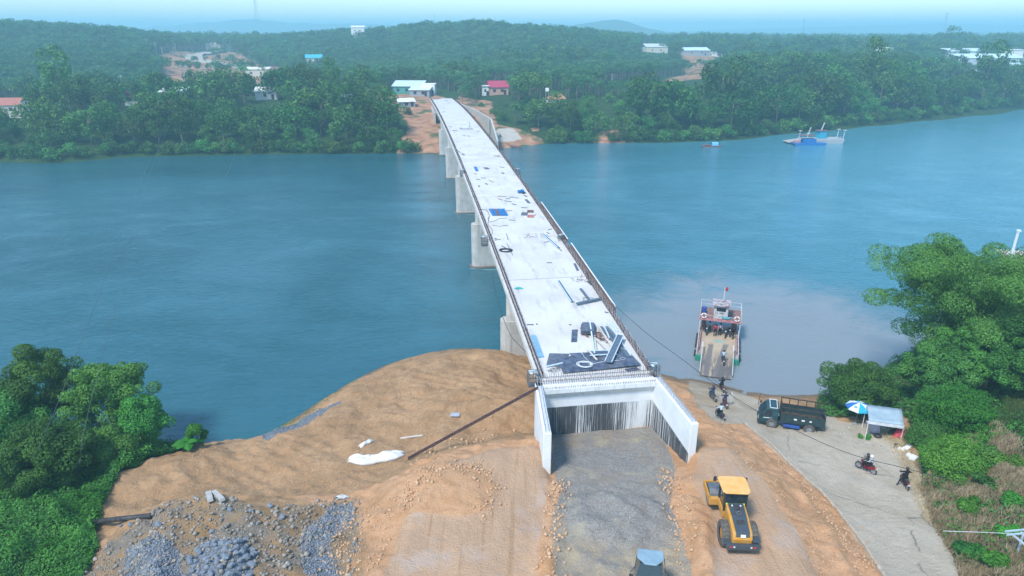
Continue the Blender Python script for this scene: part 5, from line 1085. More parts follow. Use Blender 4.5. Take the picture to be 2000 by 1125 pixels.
def person(loc, rz, shirt, pants, label, pose=SIT, helmet=None, hair=True, group=None, tweak=None, parent_=None):
    J = dict(pose); J.update(tweak or {}); names = list(J); bm = bmesh.new(); V = {n: bm.verts.new(J[n]) for n in names}
    for a, b, _ in BONES: bm.edges.new((V[a], V[b]))
    fing = []
    for h in ('haL', 'haR'):
        p = Vector(J[h]); el = Vector(J['elL' if h == 'haL' else 'elR']); d = (p - el).normalized(); sd_ = d.cross(Vector((0, 0, 1))); sd_ = sd_.normalized() if sd_.length > .1 else Vector((1, 0, 0))
        for k_ in range(5):
            off = sd_ * (k_ - 1.5) * .017 if k_ < 4 else sd_ * (-.045 if h == 'haL' else .045) * -1; ln = (.075, .085, .08, .065, .05)[k_]
            a = bm.verts.new(p + d * .045 + off * .9); b = bm.verts.new(p + d * (.045 + ln * .6) + off * 1.1 + Vector((0, 0, -.012))); c_ = bm.verts.new(p + d * (.05 + ln * .8) + off * 1.1 + Vector((0, 0, -.045)))
            bm.edges.new((V[h], a)); bm.edges.new((a, b)); bm.edges.new((b, c_)); fing += [a, b, c_]
    bm.verts.index_update(); me = bpy.data.meshes.new('tmp'); idx = {n: V[n].index for n in names}; fi = [v.index for v in fing]; bm.to_mesh(me); bm.free()
    o = bpy.data.objects.new('tmp', me); COL.objects.link(o); md = o.modifiers.new('skin', 'SKIN'); md.use_smooth_shade = True; sk = me.skin_vertices[0].data
    for n, i in idx.items(): r = RAD[n]; sk[i].radius = (r, r * (.78 if n in ('pelvis', 'waist', 'chest') else 1)); sk[i].use_root = n == 'pelvis'
    for i in fi: sk[i].radius = (.009, .009)
    o.modifiers.new('sub', 'SUBSURF').levels = 1; dg = bpy.context.evaluated_depsgraph_get(); nm = bpy.data.meshes.new_from_object(o.evaluated_get(dg)); bpy.data.objects.remove(o)
    for m in (cloth(shirt), cloth(pants), m_skin, m_blk): nm.materials.append(m)
    seg = [(Vector(J[a]), Vector(J[b]), t, a) for a, b, t in BONES]
    for f in nm.polygons:
        c_ = f.center; best = 9; ty = 's'; fa = ''
        for a, b, t, na in seg:
            e = b - a; q = max(0, min(1, (c_ - a).dot(e) / e.length_squared)); dd = (c_ - a - e * q).length / (RAD[na] + .02)
            if dd < best: best = dd; ty = t; fa = (na, q)
        if ty == 's' and fa[0] in ('elL', 'elR') and fa[1] > .8: ty = 'k'
        f.material_index = {'s': 0, 't': 1, 'k': 2, 'f': 3}[ty]
    nm.name = 'person'; o = bpy.data.objects.new('person', nm); COL.objects.link(o); o.location = loc; o.rotation_euler = (0, 0, rz); tag(o, label, 'person', group)
    hd = Vector(J['head']); mb = MB()
    if helmet: mb.lathe([(.125, -.03), (.135, .03), (.12, .10), (.07, .145), (.0, .155)], 12, Matrix.Translation(hd + Vector((0, -.01, .02))), cap=False); mb.build('helmet', paint('helmet_paint%d' % (len(_cl) + int(loc[0] * 10) % 97), helmet, .3), o, smooth=True)
    elif hair: mb.lathe([(.09, -.05), (.118, .02), (.112, .09), (.06, .13), (0, .135)], 10, Matrix.Translation(hd + Vector((0, -.02, .02))), cap=False); mb.build('hair', m_hair, o, smooth=True)
    mb = MB(); mb.prism([(-.015, 0), (.015, 0), (0, .05)], .075, .115, 'y', Matrix.Translation(hd + Vector((0, 0, -.03)))); mb.build('nose', m_skin, o)
    return o
# --- motorbike
def motorbike(loc, rz, label, body=(.10, .02, .03), group='motorbikes on the near slipway road'):
    t = empty('motorbike', loc, rz, label, 'motorbike', group); mbody = cloth(body)
    for y_, nm in ((.62, 'front_wheel'), (-.62, 'rear_wheel')): wheel(t, 0, y_, .29, .29, .1, .2, m_grey, name=nm)
    mb = MB(); mb.hexa([(-.1, -.6, .42), (.1, -.6, .42), (.09, .25, .32), (-.09, .25, .32)], [(-.09, -.75, .72), (.09, -.75, .72), (.11, .15, .66), (-.11, .15, .66)]); mb.hexa([(-.16, .2, .35), (.16, .2, .35), (.12, .36, .4), (-.12, .36, .4)], [(-.14, .28, .78), (.14, .28, .78), (.12, .42, .95), (-.12, .42, .95)]); mb.box(0, -.05, .33, .22, .4, .2); mb.build('body', mbody, t, bevel=.03)
    mb = MB(); mb.box(0, -.3, .76, .24, .68, .09); mb.build('seat', m_blk, t, bevel=.03)
    mb = MB(); mb.bar((-.06, .62, .3), (-.06, .42, .92), .035); mb.bar((.06, .62, .3), (.06, .42, .92), .035); mb.box(0, .62, .6, .12, .35, .03, rx=.2); mb.build('fork', m_steel, t)
    mb = MB(); mb.tube([(-.34, .36, 1.0), (-.12, .42, .99), (.12, .42, .99), (.34, .36, 1.0)], .016, 6); mb.build('handlebar', m_blk, t)
    for sx in (-1, 1):
        mb = MB(); mb.bar((sx * .2, .4, 1.0), (sx * .3, .38, 1.17), .012); mb.box(sx * .31, .38, 1.19, .12, .02, .07); mb.build('mirror', m_blk, t)
    mb = MB(); mb.box(0, .47, .9, .16, .08, .12); mb.build('headlight', m_white, t, bevel=.02)
    mb = MB(); mb.box(0, -.82, .6, .2, .02, .16, rx=.3); mb.build('licence_plate', m_white, t)
    mb = MB(); mb.box(0, -.78, .72, .14, .05, .06); mb.build('tail_light', m_red, t)
    mb = MB(); mb.tube([(.13, .1, .25), (.15, -.3, .27), (.15, -.72, .36)], [.025, .045, .05], 8); mb.build('exhaust', m_steel, t)
    return t
def rider(px, py, z, rz, shirt, pants, bl, pl, body=(.10, .02, .03), helmet=None, tweak=None, group='motorbikes on the near slipway road', fixed=None):
    if fixed: loc = fixed
    else: p = at(px, py, z); p = nearpt(px, py, z); loc = (p.x, p.y, p.z + .015)
    motorbike(loc, rz, bl, body, group); return person(loc, rz, shirt, pants, pl, SIT, helmet, tweak=tweak, group=None)
NAVY = (.02, .04, .12); BLK = (.012, .012, .016); JEAN = (.05, .08, .14)
rider(1409, 763, .5, R(-4), BLK, BLK, 'motorbike nearest the ferry ramp, all dark with a white plate', 'rider dressed all in black, nearest the ferry ramp', helmet=(.03, .03, .03))
rider(1391, 780, .9, R(8), NAVY, JEAN, 'grey motorbike left of the line going down to the ferry', 'rider in a dark blue jacket on the leftmost bike of the slipway', body=(.12, .13, .15), helmet=(.05, .05, .06))
rider(1415, 794, 1.1, R(-4), NAVY, (.10, .07, .12), 'purple motorbike carrying a long pale board beside its rider', 'rider in a navy jacket whose bike carries a long pale board', body=(.14, .05, .13), helmet=(.04, .04, .05))
rider(1406, 818, 1.5, R(14), (.50, .66, .74), BLK, 'dark motorbike last in the line down to the ferry', 'rider in a pale blue shirt, last in line to the ferry', body=(.05, .05, .07), helmet=(.03, .03, .03))
p = nearpt(1425, 790, 1.1); mb = MB(); mb.box(0, 0, .8, .04, .3, 1.25, rx=.1); mb.build('board', m_white, label='long pale board standing beside the purple motorbike', cat='board', loc=(p.x + .1, p.y, p.z))
m2 = rider(1690, 920, 3.1, R(38), (.42, .46, .50), BLK, 'black and red scooter carrying two people on the road', 'passenger in a grey checked shirt and white helmet on the red scooter', body=(.25, .02, .03), helmet=(.8, .8, .8), group='motorbikes on the upper road', tweak=dict(pelvis=(0, -.38, .86), waist=(0, -.38, 1.02), chest=(0, -.34, 1.25), neck=(0, -.31, 1.42), head=(0, -.28, 1.55), crown_=(0, -.28, 1.66), shL=(-.18, -.32, 1.36), elL=(-.26, -.2, 1.12), haL=(-.16, .0, 1.05), shR=(.18, -.32, 1.36), elR=(.26, -.2, 1.12), haR=(.16, .0, 1.05), hipL=(-.1, -.36, .84), hipR=(.1, -.36, .84), knL=(-.24, 0, .72), knR=(.24, 0, .72), anL=(-.22, -.2, .35), anR=(.22, -.2, .35), toL=(-.22, -.05, .3), toR=(.22, -.05, .3)))
person(tuple(m2.location), R(38), (.04, .035, .05), BLK, 'driver in dark clothes and dark helmet on the red scooter', SIT, (.04, .04, .05), tweak=dict(pelvis=(0, .02, .84), waist=(0, .02, 1.0)))
rider(1765, 949, 3.6, R(-10), BLK, BLK, 'dark motorbike stopped alone at the weedy road edge', 'rider in black with one foot down on the road beside the weeds', body=(.06, .02, .02), helmet=(.03, .035, .035), group='motorbikes on the upper road', tweak=dict(knL=(-.34, .05, .55), anL=(-.5, -.02, .09), toL=(-.52, .16, .05), elL=(-.42, .14, 1.2), haL=(-.36, .4, 1.08), elR=(.4, .14, 1.2), haR=(.36, .4, 1.08)))
# ------------------------------------------------------------------ ferry at the slipway
m_hull = mat('green_hull', (.03, .28, .18), .5, col2=(.05, .22, .16)); m_fwhite = mat('weathered_white', (.62, .63, .64), .6, col2=(.46, .43, .42), scale=3); m_pink = mat('faded_red_paint', (.42, .14, .15), .7, col2=(.55, .33, .33), scale=4); m_rustdk = mat('rust_red_deck', (.20, .09, .085), .8, col2=(.30, .20, .18), scale=3)
def ferrydeck():
    k = NT('sandy_ferry_deck'); P = k.tc.outputs['Object']; sp = k.sep(P); n = k.noise(P, .9, 6, .65); n2 = k.noise(k.map(P, (1.6, .22, 1)), 1.2, 6, .7)
    c = k.mix(k.rng(n, .3, .7), (.52, .41, .28), (.40, .31, .22)); ed = k.math('ADD', sp[1], k.math('MULTIPLY', k.math('SUBTRACT', n, .5), 2.5))
    dark = k.math('MULTIPLY', k.rng(ed, 2.6, -1.5, 0, 1), k.rng(n2, .40, .52)); c = k.mix(dark, c, (.13, .12, .115))
    for x0, sl, yy in ((-.85, -.03, 5.8), (.9, -.14, 6.2)):   # wheel marks
        d = k.math('ABSOLUTE', k.math('SUBTRACT', k.math('SUBTRACT', sp[0], x0), k.math('MULTIPLY', k.math('SUBTRACT', sp[1], 3.5), -sl))); f = k.math('MULTIPLY', k.rng(k.math('ADD', d, k.math('MULTIPLY', k.math('SUBTRACT', n, .5), .5)), .28, .36, 1, 0), k.rng(sp[1], yy - 1.5, yy - 2.1, 0, 1)); c = k.mix(k.math('MULTIPLY', f, .85), c, (.16, .145, .14))
    k.link(c, k.b.inputs['Base Color']); k.b.inputs['Roughness'].default_value = .85; k.bump(n, .2, .03); return k.m
m_fdeck = ferrydeck()
FA = R(17.1); fo = at(1400, 702, .5); F = empty('ferry', (fo.x, fo.y, 0), -FA, 'vehicle ferry with lowered ramp, white wheelhouse and green bow at the slipway', 'ferry')
mb = MB(); mb.prism([(-2.55, 0), (2.55, 0), (2.55, 10.6), (2.0, 11.8), (-2.0, 11.8), (-2.55, 10.6)], -.35, .62, 'z'); hl = mb.build('hull', mat('grey_hull', (.30, .31, .33), .6, col2=(.42, .36, .33)), F, bevel=.05)
for sx in (-1, 1):
    mb = MB(); mb.box(sx * 2.16, .15, .35, .82, .36, .75); mb.build('bow_block', m_hull, hl, bevel=.03)
mb = MB(); mb.box(0, 5.2, .64, 4.3, 10.4, .03); mb.build('vehicle_deck', m_fdeck, F)
zr = gz(*(F.matrix_basis @ Vector((0, -4.0, 0))).to_2d()); 
mb = MB(); mb.hexa([(-1.78, .1, .5), (1.78, .1, .5), (1.78, -4.1, .12), (-1.78, -4.1, .12)][::-1], [(-1.78, .1, .66), (1.78, .1, .66), (1.78, -4.1, .2), (-1.78, -4.1, .2)][::-1]); mb.build('ramp', m_fdeck, F)
mb = MB()
for sx in (-1.84, 1.84):
    mb.bar((sx, .2, 1.55), (sx, -3.6, .38), .08); mb.bar((sx, .2, 1.55), (sx, .4, .66), .1)
    mb.bar((sx * .99, .4, 1.6), (sx * .99, 2.3, 1.55), .16, .12)
mb.build('ramp_arm', m_fwhite, F)
for sx in (-1, 1):
    mb = MB(); mb.box(sx * 2.25, 4.3, .9, .1, 5.2, .55); mb.build('coaming', m_pink, F, bevel=.02)
    mb = MB()
    for y_ in np.linspace(.3, 10.4, 11): mb.bar((sx * 2.45, y_, .62), (sx * 2.45, y_, 1.45), .05)
    mb.bar((sx * 2.45, .3, 1.45), (sx * 2.45, 10.4, 1.45), .06); mb.bar((sx * 2.45, .3, 1.05), (sx * 2.45, 10.4, 1.05), .04); mb.build('side_rail', m_fwhite, F)
    for y_ in (1.3, 3.9, 5.2, 6.6):
        mb = MB(); T = Matrix.Translation((sx * 2.66, y_, .42)) @ Matrix.Rotation(math.pi / 2, 4, 'Y'); mb.tube([T @ Vector((.3 * math.cos(a), .3 * math.sin(a), 0)) for a in np.linspace(0, 2 * math.pi, 13)[:-1]], .12, 6, closed=True); mb.build('tyre_fender', m_blk, F, smooth=True)
mb = MB(); mb.box(0, 8.5, 3.02, 5.3, 4.2, .1); up = mb.build('upper_deck', m_rustdk, F, bevel=.02)
mb = MB(); mb.box(0, 6.38, 3.02, 5.35, .05, .34); mb.build('fascia', m_pink, up)
mb = MB()
for sx in (-2.5, 2.5):
    for y_ in (6.5, 8.6, 10.5): mb.bar((sx, y_, .62), (sx, y_, 3.0), .1)
mb.build('deck_post', m_fwhite, F)
mb = MB()
for sx in (-2.55, 2.55):
    for y_ in (6.45, 8.5, 10.5): mb.bar((sx, y_, 3.05), (sx, y_, 4.1), .07)
    for z_ in (3.55, 4.1): mb.bar((sx, 6.45, z_), (sx, 10.5, z_), .05)
for z_ in (3.55, 4.1): mb.bar((-2.55, 10.5, z_), (2.55, 10.5, z_), .05)
for a_, b_ in ((-2.55, -1.0), (1.0, 2.55)):
    mb.bar((a_, 6.45, 3.55), (b_, 6.45, 3.55), .05)
for x_ in (-1.0, 0, 1.0): mb.bar((x_, 10.5, 3.05), (x_, 10.5, 4.1), .05)
mb.build('upper_rail', m_fwhite, up)
mb = MB(); mb.box(0, 7.7, 3.98, 1.75, 1.9, 1.82); wh = mb.build('wheelhouse', m_fwhite, F, bevel=.02)
mb = MB(); mb.box(0, 6.735, 4.38, 1.15, .03, .48); mb.build('window', m_glass, wh)
for sx in (-1, 1):
    mb = MB(); mb.box(sx * .885, 7.6, 4.4, .03, .9, .5); mb.build('window', m_glass, wh)
mb = MB(); mb.box(0, 7.65, 4.97, 2.35, 2.5, .1); rf = mb.build('wheelhouse_roof', mat('rust_patched_roof', (.20, .12, .12), .8, col2=(.52, .50, .52), scale=1.8), wh, bevel=.02)
def text3d(s, size, loc, rot, m, parent, name='lettering', ext=.004):
    cu = bpy.data.curves.new(name, 'FONT'); cu.body = s; cu.size = size; cu.extrude = ext; cu.align_x = 'CENTER'; cu.align_y = 'CENTER'; o = bpy.data.objects.new(name, cu); COL.objects.link(o)
    dg = bpy.context.evaluated_depsgraph_get(); me = bpy.data.meshes.new_from_object(o.evaluated_get(dg)); bpy.data.objects.remove(o); me.materials.clear(); me.materials.append(m)
    o = linko(name, me, parent); o.location = loc; o.rotation_euler = rot; return o
text3d('SA 0095', .34, (-.12, 6.74, 3.86), (math.pi / 2, 0, 0), m_dark, wh)
mb = MB(); mb.box(.75, 6.60, 3.38, 1.15, .03, .3); bn = mb.build('banner', mat('teal_banner', (.03, .38, .45), .6), F); text3d('BEN DO', .2, (.75, 6.58, 3.38), (math.pi / 2, 0, 0), m_white, bn)
m_orng = mat('life_ring_red', (.65, .16, .10), .6)
for sx in (-2.05, 2.05):
    T = Matrix.Translation((sx, 6.30, 3.5)) @ Matrix.Rotation(math.pi / 2, 4, 'X'); mb = MB(); pts_ = [T @ Vector((.3 * math.cos(a), .3 * math.sin(a), 0)) for a in np.linspace(0, 2 * math.pi, 17)]
    mb.tube(pts_[:-1], .085, 8, closed=True); rg_ = mb.build('life_ring', m_white, smooth=True, label='white life ring hung at the %s end of the ferry upper rail' % ('left' if sx < 0 else 'right'), cat='life ring', group='life rings of the ferry')
    rg_.matrix_world = Matrix.Translation(F.location) @ Matrix.Rotation(-FA, 4, 'Z'); b2 = MB()
    for q in (0, 4, 8, 12): b2.tube([pts_[q], pts_[q + 1]], .09, 8)
    b2.build('ring_band', m_orng, rg_)
def fw(x, y, z): return F.matrix_basis @ Vector((x, y, z))
mb = MB(); mb.lathe([(.28, 0), (.3, .1), (.3, .78), (.28, .85)], 14); mb.build('barrel', m_blue, label='blue plastic barrel on the left corner of the ferry upper deck', cat='barrel', loc=fw(-2.1, 8.3, 3.07))
mb = MB(); mb.tube([(0, 0, 0), (0, 0, 1.9)], .035, 6); fl = mb.build('flag_pole', m_white, F, loc=(.2, 8.6, 5.0)); mb = MB(); mb.grid([[(x, .06 * math.sin(x * 9 + z * 4), z) for x in np.linspace(.03, .4, 6)] for z in (1.3, 1.5, 1.68, 1.85)]); mb.build('flag', mat('red_flag', (.42, .06, .06), .8), fl)
mb = MB(); mb.box(.1, 5.1, .665, 1.1, .75, .02); mb.build('deck_hatch', mat('pale_green_hatch', (.28, .42, .36), .6), F)
mb = MB(); mb.box(-2.0, 9.0, 1.2, .6, 1.6, 1.1); mb.box(1.9, 9.4, 1.2, .6, 1.5, 1.1); mb.build('engine_housing', m_rustdk, F)
# passengers and bikes under the upper deck
for i, (x, y, col, lb) in enumerate(((-.45, 6.6, (.45, .04, .08), 'passenger in a crimson top under the ferry upper deck'), (.15, 7.0, (.55, .45, .6), 'passenger in a pale lilac top under the ferry upper deck'), (-1.2, 7.4, (.5, .5, .52), 'passenger in a light grey shirt at the left under the ferry deck'), (1.75, 6.3, BLK, 'passenger in black standing by the right ferry rail'))):
    q = fw(x, y, .66); person(tuple(q), math.pi - FA + .3 * i, col, BLK, lb, STAND)
for i, (x, y) in enumerate(((-1.6, 7.2), (.9, 6.9), (1.35, 7.5))): q = fw(x, y, .66); motorbike(tuple(q), math.pi - FA + (.15, -.1, .1)[i], ('dark motorbike parked at the left under the ferry deck', 'black motorbike with a white headlight parked mid right under the ferry deck', 'dark motorbike parked hard by the right side under the ferry deck')[i], ((.03, .03, .04), (.04, .02, .03), (.08, .02, .02))[i], 'motorbikes on the ferry')
q = fw(.72, -.9, .57); rider(0, 0, 0, -FA + R(6), (.40, .52, .64), JEAN, 'motorbike riding up the lowered ferry ramp', 'rider in a light blue shirt on the ferry ramp', body=(.08, .08, .1), group='motorbikes on the ferry', fixed=tuple(q))
# ------------------------------------------------------------------ umbrella, canopy, roadside litter
q = nearpt(1670, 829, 2.2); um = empty('parasol', (q.x, q.y, q.z), .3, 'white and blue segmented parasol standing beside the pale canopy', 'parasol')
mb = MB(); mb.tube([(0, 0, 0), (.05, 0, 2.3)], .025, 6); mb.build('pole', m_grey, um)
cols = [m_white, mat('cyan_cloth', (.03, .42, .68), .7), m_white, mat('blue_cloth', (.03, .15, .42), .7)]
can = MB(); n = 8; r1 = 1.2
for i in range(n):
    can.cur = i % 4; a0 = 2 * math.pi * i / n; a1 = 2 * math.pi * (i + 1) / n; top = (.05, 0, 2.42)
    P0 = lambda a, r, z: (.05 + r * math.cos(a), r * math.sin(a), z)
    for (ra, za_), (rb, zb__) in (((0.02, 2.42), (.65, 2.26)), ((.65, 2.26), (r1, 1.98)), ((r1, 1.98), (r1 + .02, 1.86))): can.add([P0(a0, ra, za_), P0(a0, rb, zb__), P0(a1, rb, zb__), P0(a1, ra, za_)], [(0, 1, 2, 3)])
co = can.build('canopy', cols, um, thick=.006)
for i in (0, 4, 6):
    am = 2 * math.pi * (i + .5) / n; mb = MB(); c0 = Vector((.05 + .78 * math.cos(am), .78 * math.sin(am), 2.235)); M_ = Matrix.Translation(c0) @ Matrix.Rotation(am, 4, 'Z') @ Matrix.Rotation(.4, 4, 'Y'); mb.tube([M_ @ Vector((.12 * math.cos(a), .15 * math.sin(a), 0)) for a in np.linspace(0, 6.283, 13)[:-1]], .02, 4, closed=True); mb.tube([M_ @ Vector((0, -.08, .01)), M_ @ Vector((0, .08, .01))], .025, 4); mb.build('emblem', mat('teal_emblem%d' % i, (.03, .35, .38), .7), co)
mb = MB(); mb.lathe([(.25, 0), (.25, .12), (.1, .2)], 10); mb.build('base', m_grey, um)
T_ = [at(1697, 821, 4.75), at(1766, 831, 4.75), at(1761, 799, 4.95), at(1693, 790, 4.95)]
m_tarp = mat('pale_blue_tarp', (.30, .40, .46), .6, col2=(.37, .46, .51), scale=1.5, bump=.2); ct = empty('market_canopy', (T_[0].x, T_[0].y, gz(T_[0].x, T_[0].y)), 0, 'pale blue-grey rectangular canopy on thin posts at the road edge', 'canopy')
o0 = Vector(ct.location); L = [p - o0 for p in T_]; g_ = [[L[0].lerp(L[1], i / 8).lerp(L[3].lerp(L[2], i / 8), j / 5) + Vector((0, 0, -.12 * math.sin(math.pi * i / 8) * math.sin(math.pi * j / 5) + .015 * math.sin(i * 3 + j))) for i in range(9)] for j in range(6)]
mb = MB(); mb.grid(g_); rfo = mb.build('roof_sheet', m_tarp, ct, thick=.02, smooth=True)
mb = MB(); mb.grid([[L[0].lerp(L[1], i / 10) + Vector((0, -.05 - .02 * (i % 2), dz)) for i in range(11)] for dz in (.0, -.18 , -.32)]); mb.build('valance', mat('white_valance', (.62, .66, .70), .7), rfo, thick=.01)
for i, p in enumerate(L):
    mb = MB(); w_ = p + o0; zb2 = gz(w_.x, w_.y) - o0.z; mb.tube([(p.x, p.y, zb2), tuple(p - Vector((0, 0, .02)))], .03, 6); mb.build('post', m_white, ct)
mb = MB(); c0 = at(1691, 822, 4.4) - o0; c1 = at(1718, 825, 4.4) - o0; c2 = at(1719, 849, 2.8) - o0; c3 = at(1703, 847, 2.8) - o0
mb.grid([[c0.lerp(c1, i / 5).lerp(c3.lerp(c2, i / 5), j / 5) + Vector((0, .05 * math.sin(i * 2), 0)) for i in range(6)] for j in range(6)]); mb.build('side_curtain', mat('lilac_tarp', (.40, .44, .62), .7, bump=.2), ct, thick=.01, smooth=True)
_hc = {}
def _hh(x, y):
    k_ = (round(x, 1), round(y, 1))
    if k_ not in _hc: _hc[k_] = gz(*k_)
    return _hc[k_]
def lump(name, px, py, z, sx, sy, sz, m, label, cat, rz=0, seed=0, folds=3.0):
    q = nearpt(px, py, z); mb = MB(); rows = []; rgl = np.random.RandomState(seed)
    for j in range(25):
        row = []
        for i in range(29):
            u = i / 14 - 1; v = j / 12 - 1; rr = max(0, 1 - (u * u) ** 1.5) * max(0, 1 - (v * v) ** 1.5); f = vnoise(np.array([[u * folds, v * folds]]), 1, 3, seed)[0]
            x_ = u * sx / 2 * (1 + .06 * math.sin(v * 5 + seed)); y_ = v * sy / 2 * (1 + .3 * math.sin(u * 4.5 + seed)) * (1 - .45 * abs(u) ** 2.5) + .18 * sy * math.sin(u * 2.4 + seed); c_, s_ = math.cos(rz), math.sin(rz); wx, wy = x_ * c_ - y_ * s_, x_ * s_ + y_ * c_
            row.append((wx, wy, _hh(q.x + wx, q.y + wy) - q.z + .02 + sz * rr ** .5 * (.25 + .9 * f)))
        rows.append(row)
    mb.grid(rows); return mb.build(name, m, smooth=True, label=label, cat=cat, loc=q, thick=.02)
lump('red_tarpaulin', 1763, 848, 2.9, 1.5, .9, .55, mat('red_tarp', (.50, .06, .09), .7), 'crumpled red tarpaulin over goods under the right end of the canopy', 'tarpaulin', seed=3)
lump('black_bag', 1743, 846, 2.8, .6, .5, .5, m_blk, 'small black bag beside the red tarpaulin', 'bag', seed=4)
lump('white_rags', 1766, 878, 3.1, 1.0, .6, .35, m_white, 'heap of white rags by the weeds below the canopy', 'rags', seed=5)
for px, py, lab in ((1714, 853, 'old tyre lying in front of the canopy curtain'), (1754, 873, 'old tyre lying beside the white rags')):
    q = nearpt(px, py, 2.8); mb = MB(); mb.tube([(.28 * math.cos(a), .28 * math.sin(a), .1) for a in np.linspace(0, 6.283, 15)[:-1]], .1, 7, closed=True); mb.build('old_tyre', m_blk, smooth=True, label=lab, cat='tyre', loc=q)
for px, py, s_, lab in ((1775, 892, .5, 'smaller of two white polystyrene boxes at the road edge'), (1784, 897, .75, 'larger white polystyrene box at the road edge')):
    q = nearpt(px, py, 3.2); mb = MB(); mb.box(0, 0, .14, s_ * .9, s_ * .7, .26); mb.build('foam_box', m_white, label=lab, cat='box', loc=q, rz=.6, bevel=.02)
rg = np.random.RandomState(9); Q = np.array([tuple(nearpt(*q))[:2] for q in [(1740,870,3),(1760,868,3),(1750,880,3),(1775,905,3.3),(1785,915,3.4),(1795,930,3.6),(1790,945,3.6),(1806,962,4),(1810,975,4.1),(1820,985,4.3),(1700,868,2.9),(1680,862,2.8),(1650,860,2.7),(1640,848,2.5),(1625,845,2.4),(1612,835,2.3),(1630,820,1.9),(1655,835,2.3),(1718,870,2.9),(1725,880,3)]]); Q = np.repeat(Q, 9, 0) + rg.normal(size=(180, 2)) * .35
s_ = rg.uniform(.02, .08, 180); stones('litter', onground(Q, .02), s_, rg, stone_mat('litter_bits', (.10, .12, .15), (.75, .75, .76)), kind='stuff', label='small scraps of litter strewn along the weedy road edge')
# ------------------------------------------------------------------ things on and around the bridge deck
def dk(px, py, dz=0.0):
    """world point on the bridge deck under a photo pixel"""
    z = 11.0
    for _ in range(12):
        p = at(px, py, z); s = (Vector((p.x, p.y, 0)) - BO).dot(BD); z = bz(s) + dz
    p = at(px, py, z); return Vector((p.x, p.y, z))
m_film = mat('film_faced_plywood', (.045, .06, .10), .45, col2=(.13, .155, .21), scale=1.6); m_film2 = mat('dusty_plywood', (.075, .09, .13), .6, col2=(.15, .17, .21), scale=3); m_edgew = mat('pale_steel_edge', (.55, .66, .74), .5, var=.1); m_brown = mat('rusty_brown', (.16, .09, .08), .8, col2=(.24, .14, .12)); m_beam = mat('blue_grey_channel', (.08, .11, .15), .5, col2=(.14, .18, .23), scale=4); m_bluech = mat('bright_blue_channel', (.02, .13, .36), .5, col2=(.03, .20, .50)); m_timb = mat('pale_timber', (.55, .50, .43), .8, col2=(.66, .62, .56), scale=6)
def slabq(name, px4, z0, th, m, label, cat, dz=None, group=None, edge=None):
    """flat panel through four photo corners on the deck, own thickness"""
    P = [dk(x, y, z0 if dz is None else dz[i]) for i, (x, y) in enumerate(px4)]; c = sum(P, Vector()) / 4
    q = [p - c for p in P]
    if (q[1] - q[0]).cross(q[2] - q[0]).z < 0: q = q[::-1]
    mb = MB(); mb.hexa([(p.x, p.y, p.z - th / 2) for p in q], [(p.x, p.y, p.z + th / 2) for p in q]); o = mb.build(name, m, label=label, cat=cat, group=group, loc=c, bevel=.004)
    if edge:
        eb = MB()
        for i in edge: a = q[i]; b = q[(i + 1) % 4]; eb.bar(a + Vector((0, 0, th * .5 + .02)), b + Vector((0, 0, th * .5 + .02)), .09, .08)
        eb.build('edge_angle', m_edgew, o)
    return o
def beamq(name, a, b, w, h, m, label, cat, za=.0, zb=.0, group=None, flange=None):
    A = dk(*a, za + h / 2 + .005); B = dk(*b, zb + h / 2 + .005); mb = MB(); d = (B - A); mb.bar(Vector((0, 0, 0)), d, w, h); o = mb.build(name, m, label=label, cat=cat, group=group, loc=A, bevel=.004)
    if flange:
        r = d.cross(Vector((0, 0, 1))).normalized() * w / 2; fb = MB()
        for s_ in (1, -1): fb.bar(r * s_ + Vector((0, 0, h * .5)), d + r * s_ + Vector((0, 0, h * .5)), .075, .1)
        fb.build('flange', flange, o)
    return o
def pipeq(name, a, b, r, m, label, cat, group=None, za=0.0, zb=0.0, n=8):
    A = dk(*a, za + r + .004); B = dk(*b, zb + r + .004); mb = MB(); mb.tube([(0, 0, 0), tuple(B - A)], r, n); return mb.build(name, m, smooth=False, label=label, cat=cat, group=group, loc=A)
slabq('plywood_sheet', [(1073,690),(1112,691),(1100,719),(1067,713)], .04, .03, m_film2, 'dusty plywood sheet at the left end of the dark panel spread', 'plywood sheet')
slabq('plywood_sheet', [(1088,703),(1140,688),(1160,723),(1101,729)], .10, .04, m_film, 'dark film-faced plywood sheet second from the left in the spread', 'plywood sheet')
slabq('plywood_sheet', [(1112,690),(1160,688),(1205,718),(1150,724)], .15, .04, m_film, 'dark plywood sheet in the middle of the spread under the coiled white hose', 'plywood sheet')
slabq('plywood_sheet', [(1160,687),(1196,686),(1232,714.5),(1190,719)], .20, .04, m_film2, 'dark plywood sheet under the leaning blue channel', 'plywood sheet')
slabq('plywood_sheet', [(1196,687),(1226,685),(1252,712),(1222,715.5)], .25, .04, m_film, 'dark plywood sheet at the right end of the spread', 'plywood sheet')
slabq('plywood_sheet', [(1219,721),(1243,717),(1251,722),(1226,726)], .02, .03, m_film, 'small dark sheet by the near right corner of the deck', 'plywood sheet')
slabq('plywood_sheet', [(1117,644),(1128.5,643.5),(1127,668),(1115.5,668)], .02, .03, m_film, 'narrow upright-lying dark sheet left of the panel stack', 'plywood sheet')
slabq('formwork_panel', [(1150,686),(1188,685),(1190,693),(1152,695)], .34, .05, m_film, 'small dark panel lying crosswise on the plywood spread', 'formwork panel', edge=(0, 2))
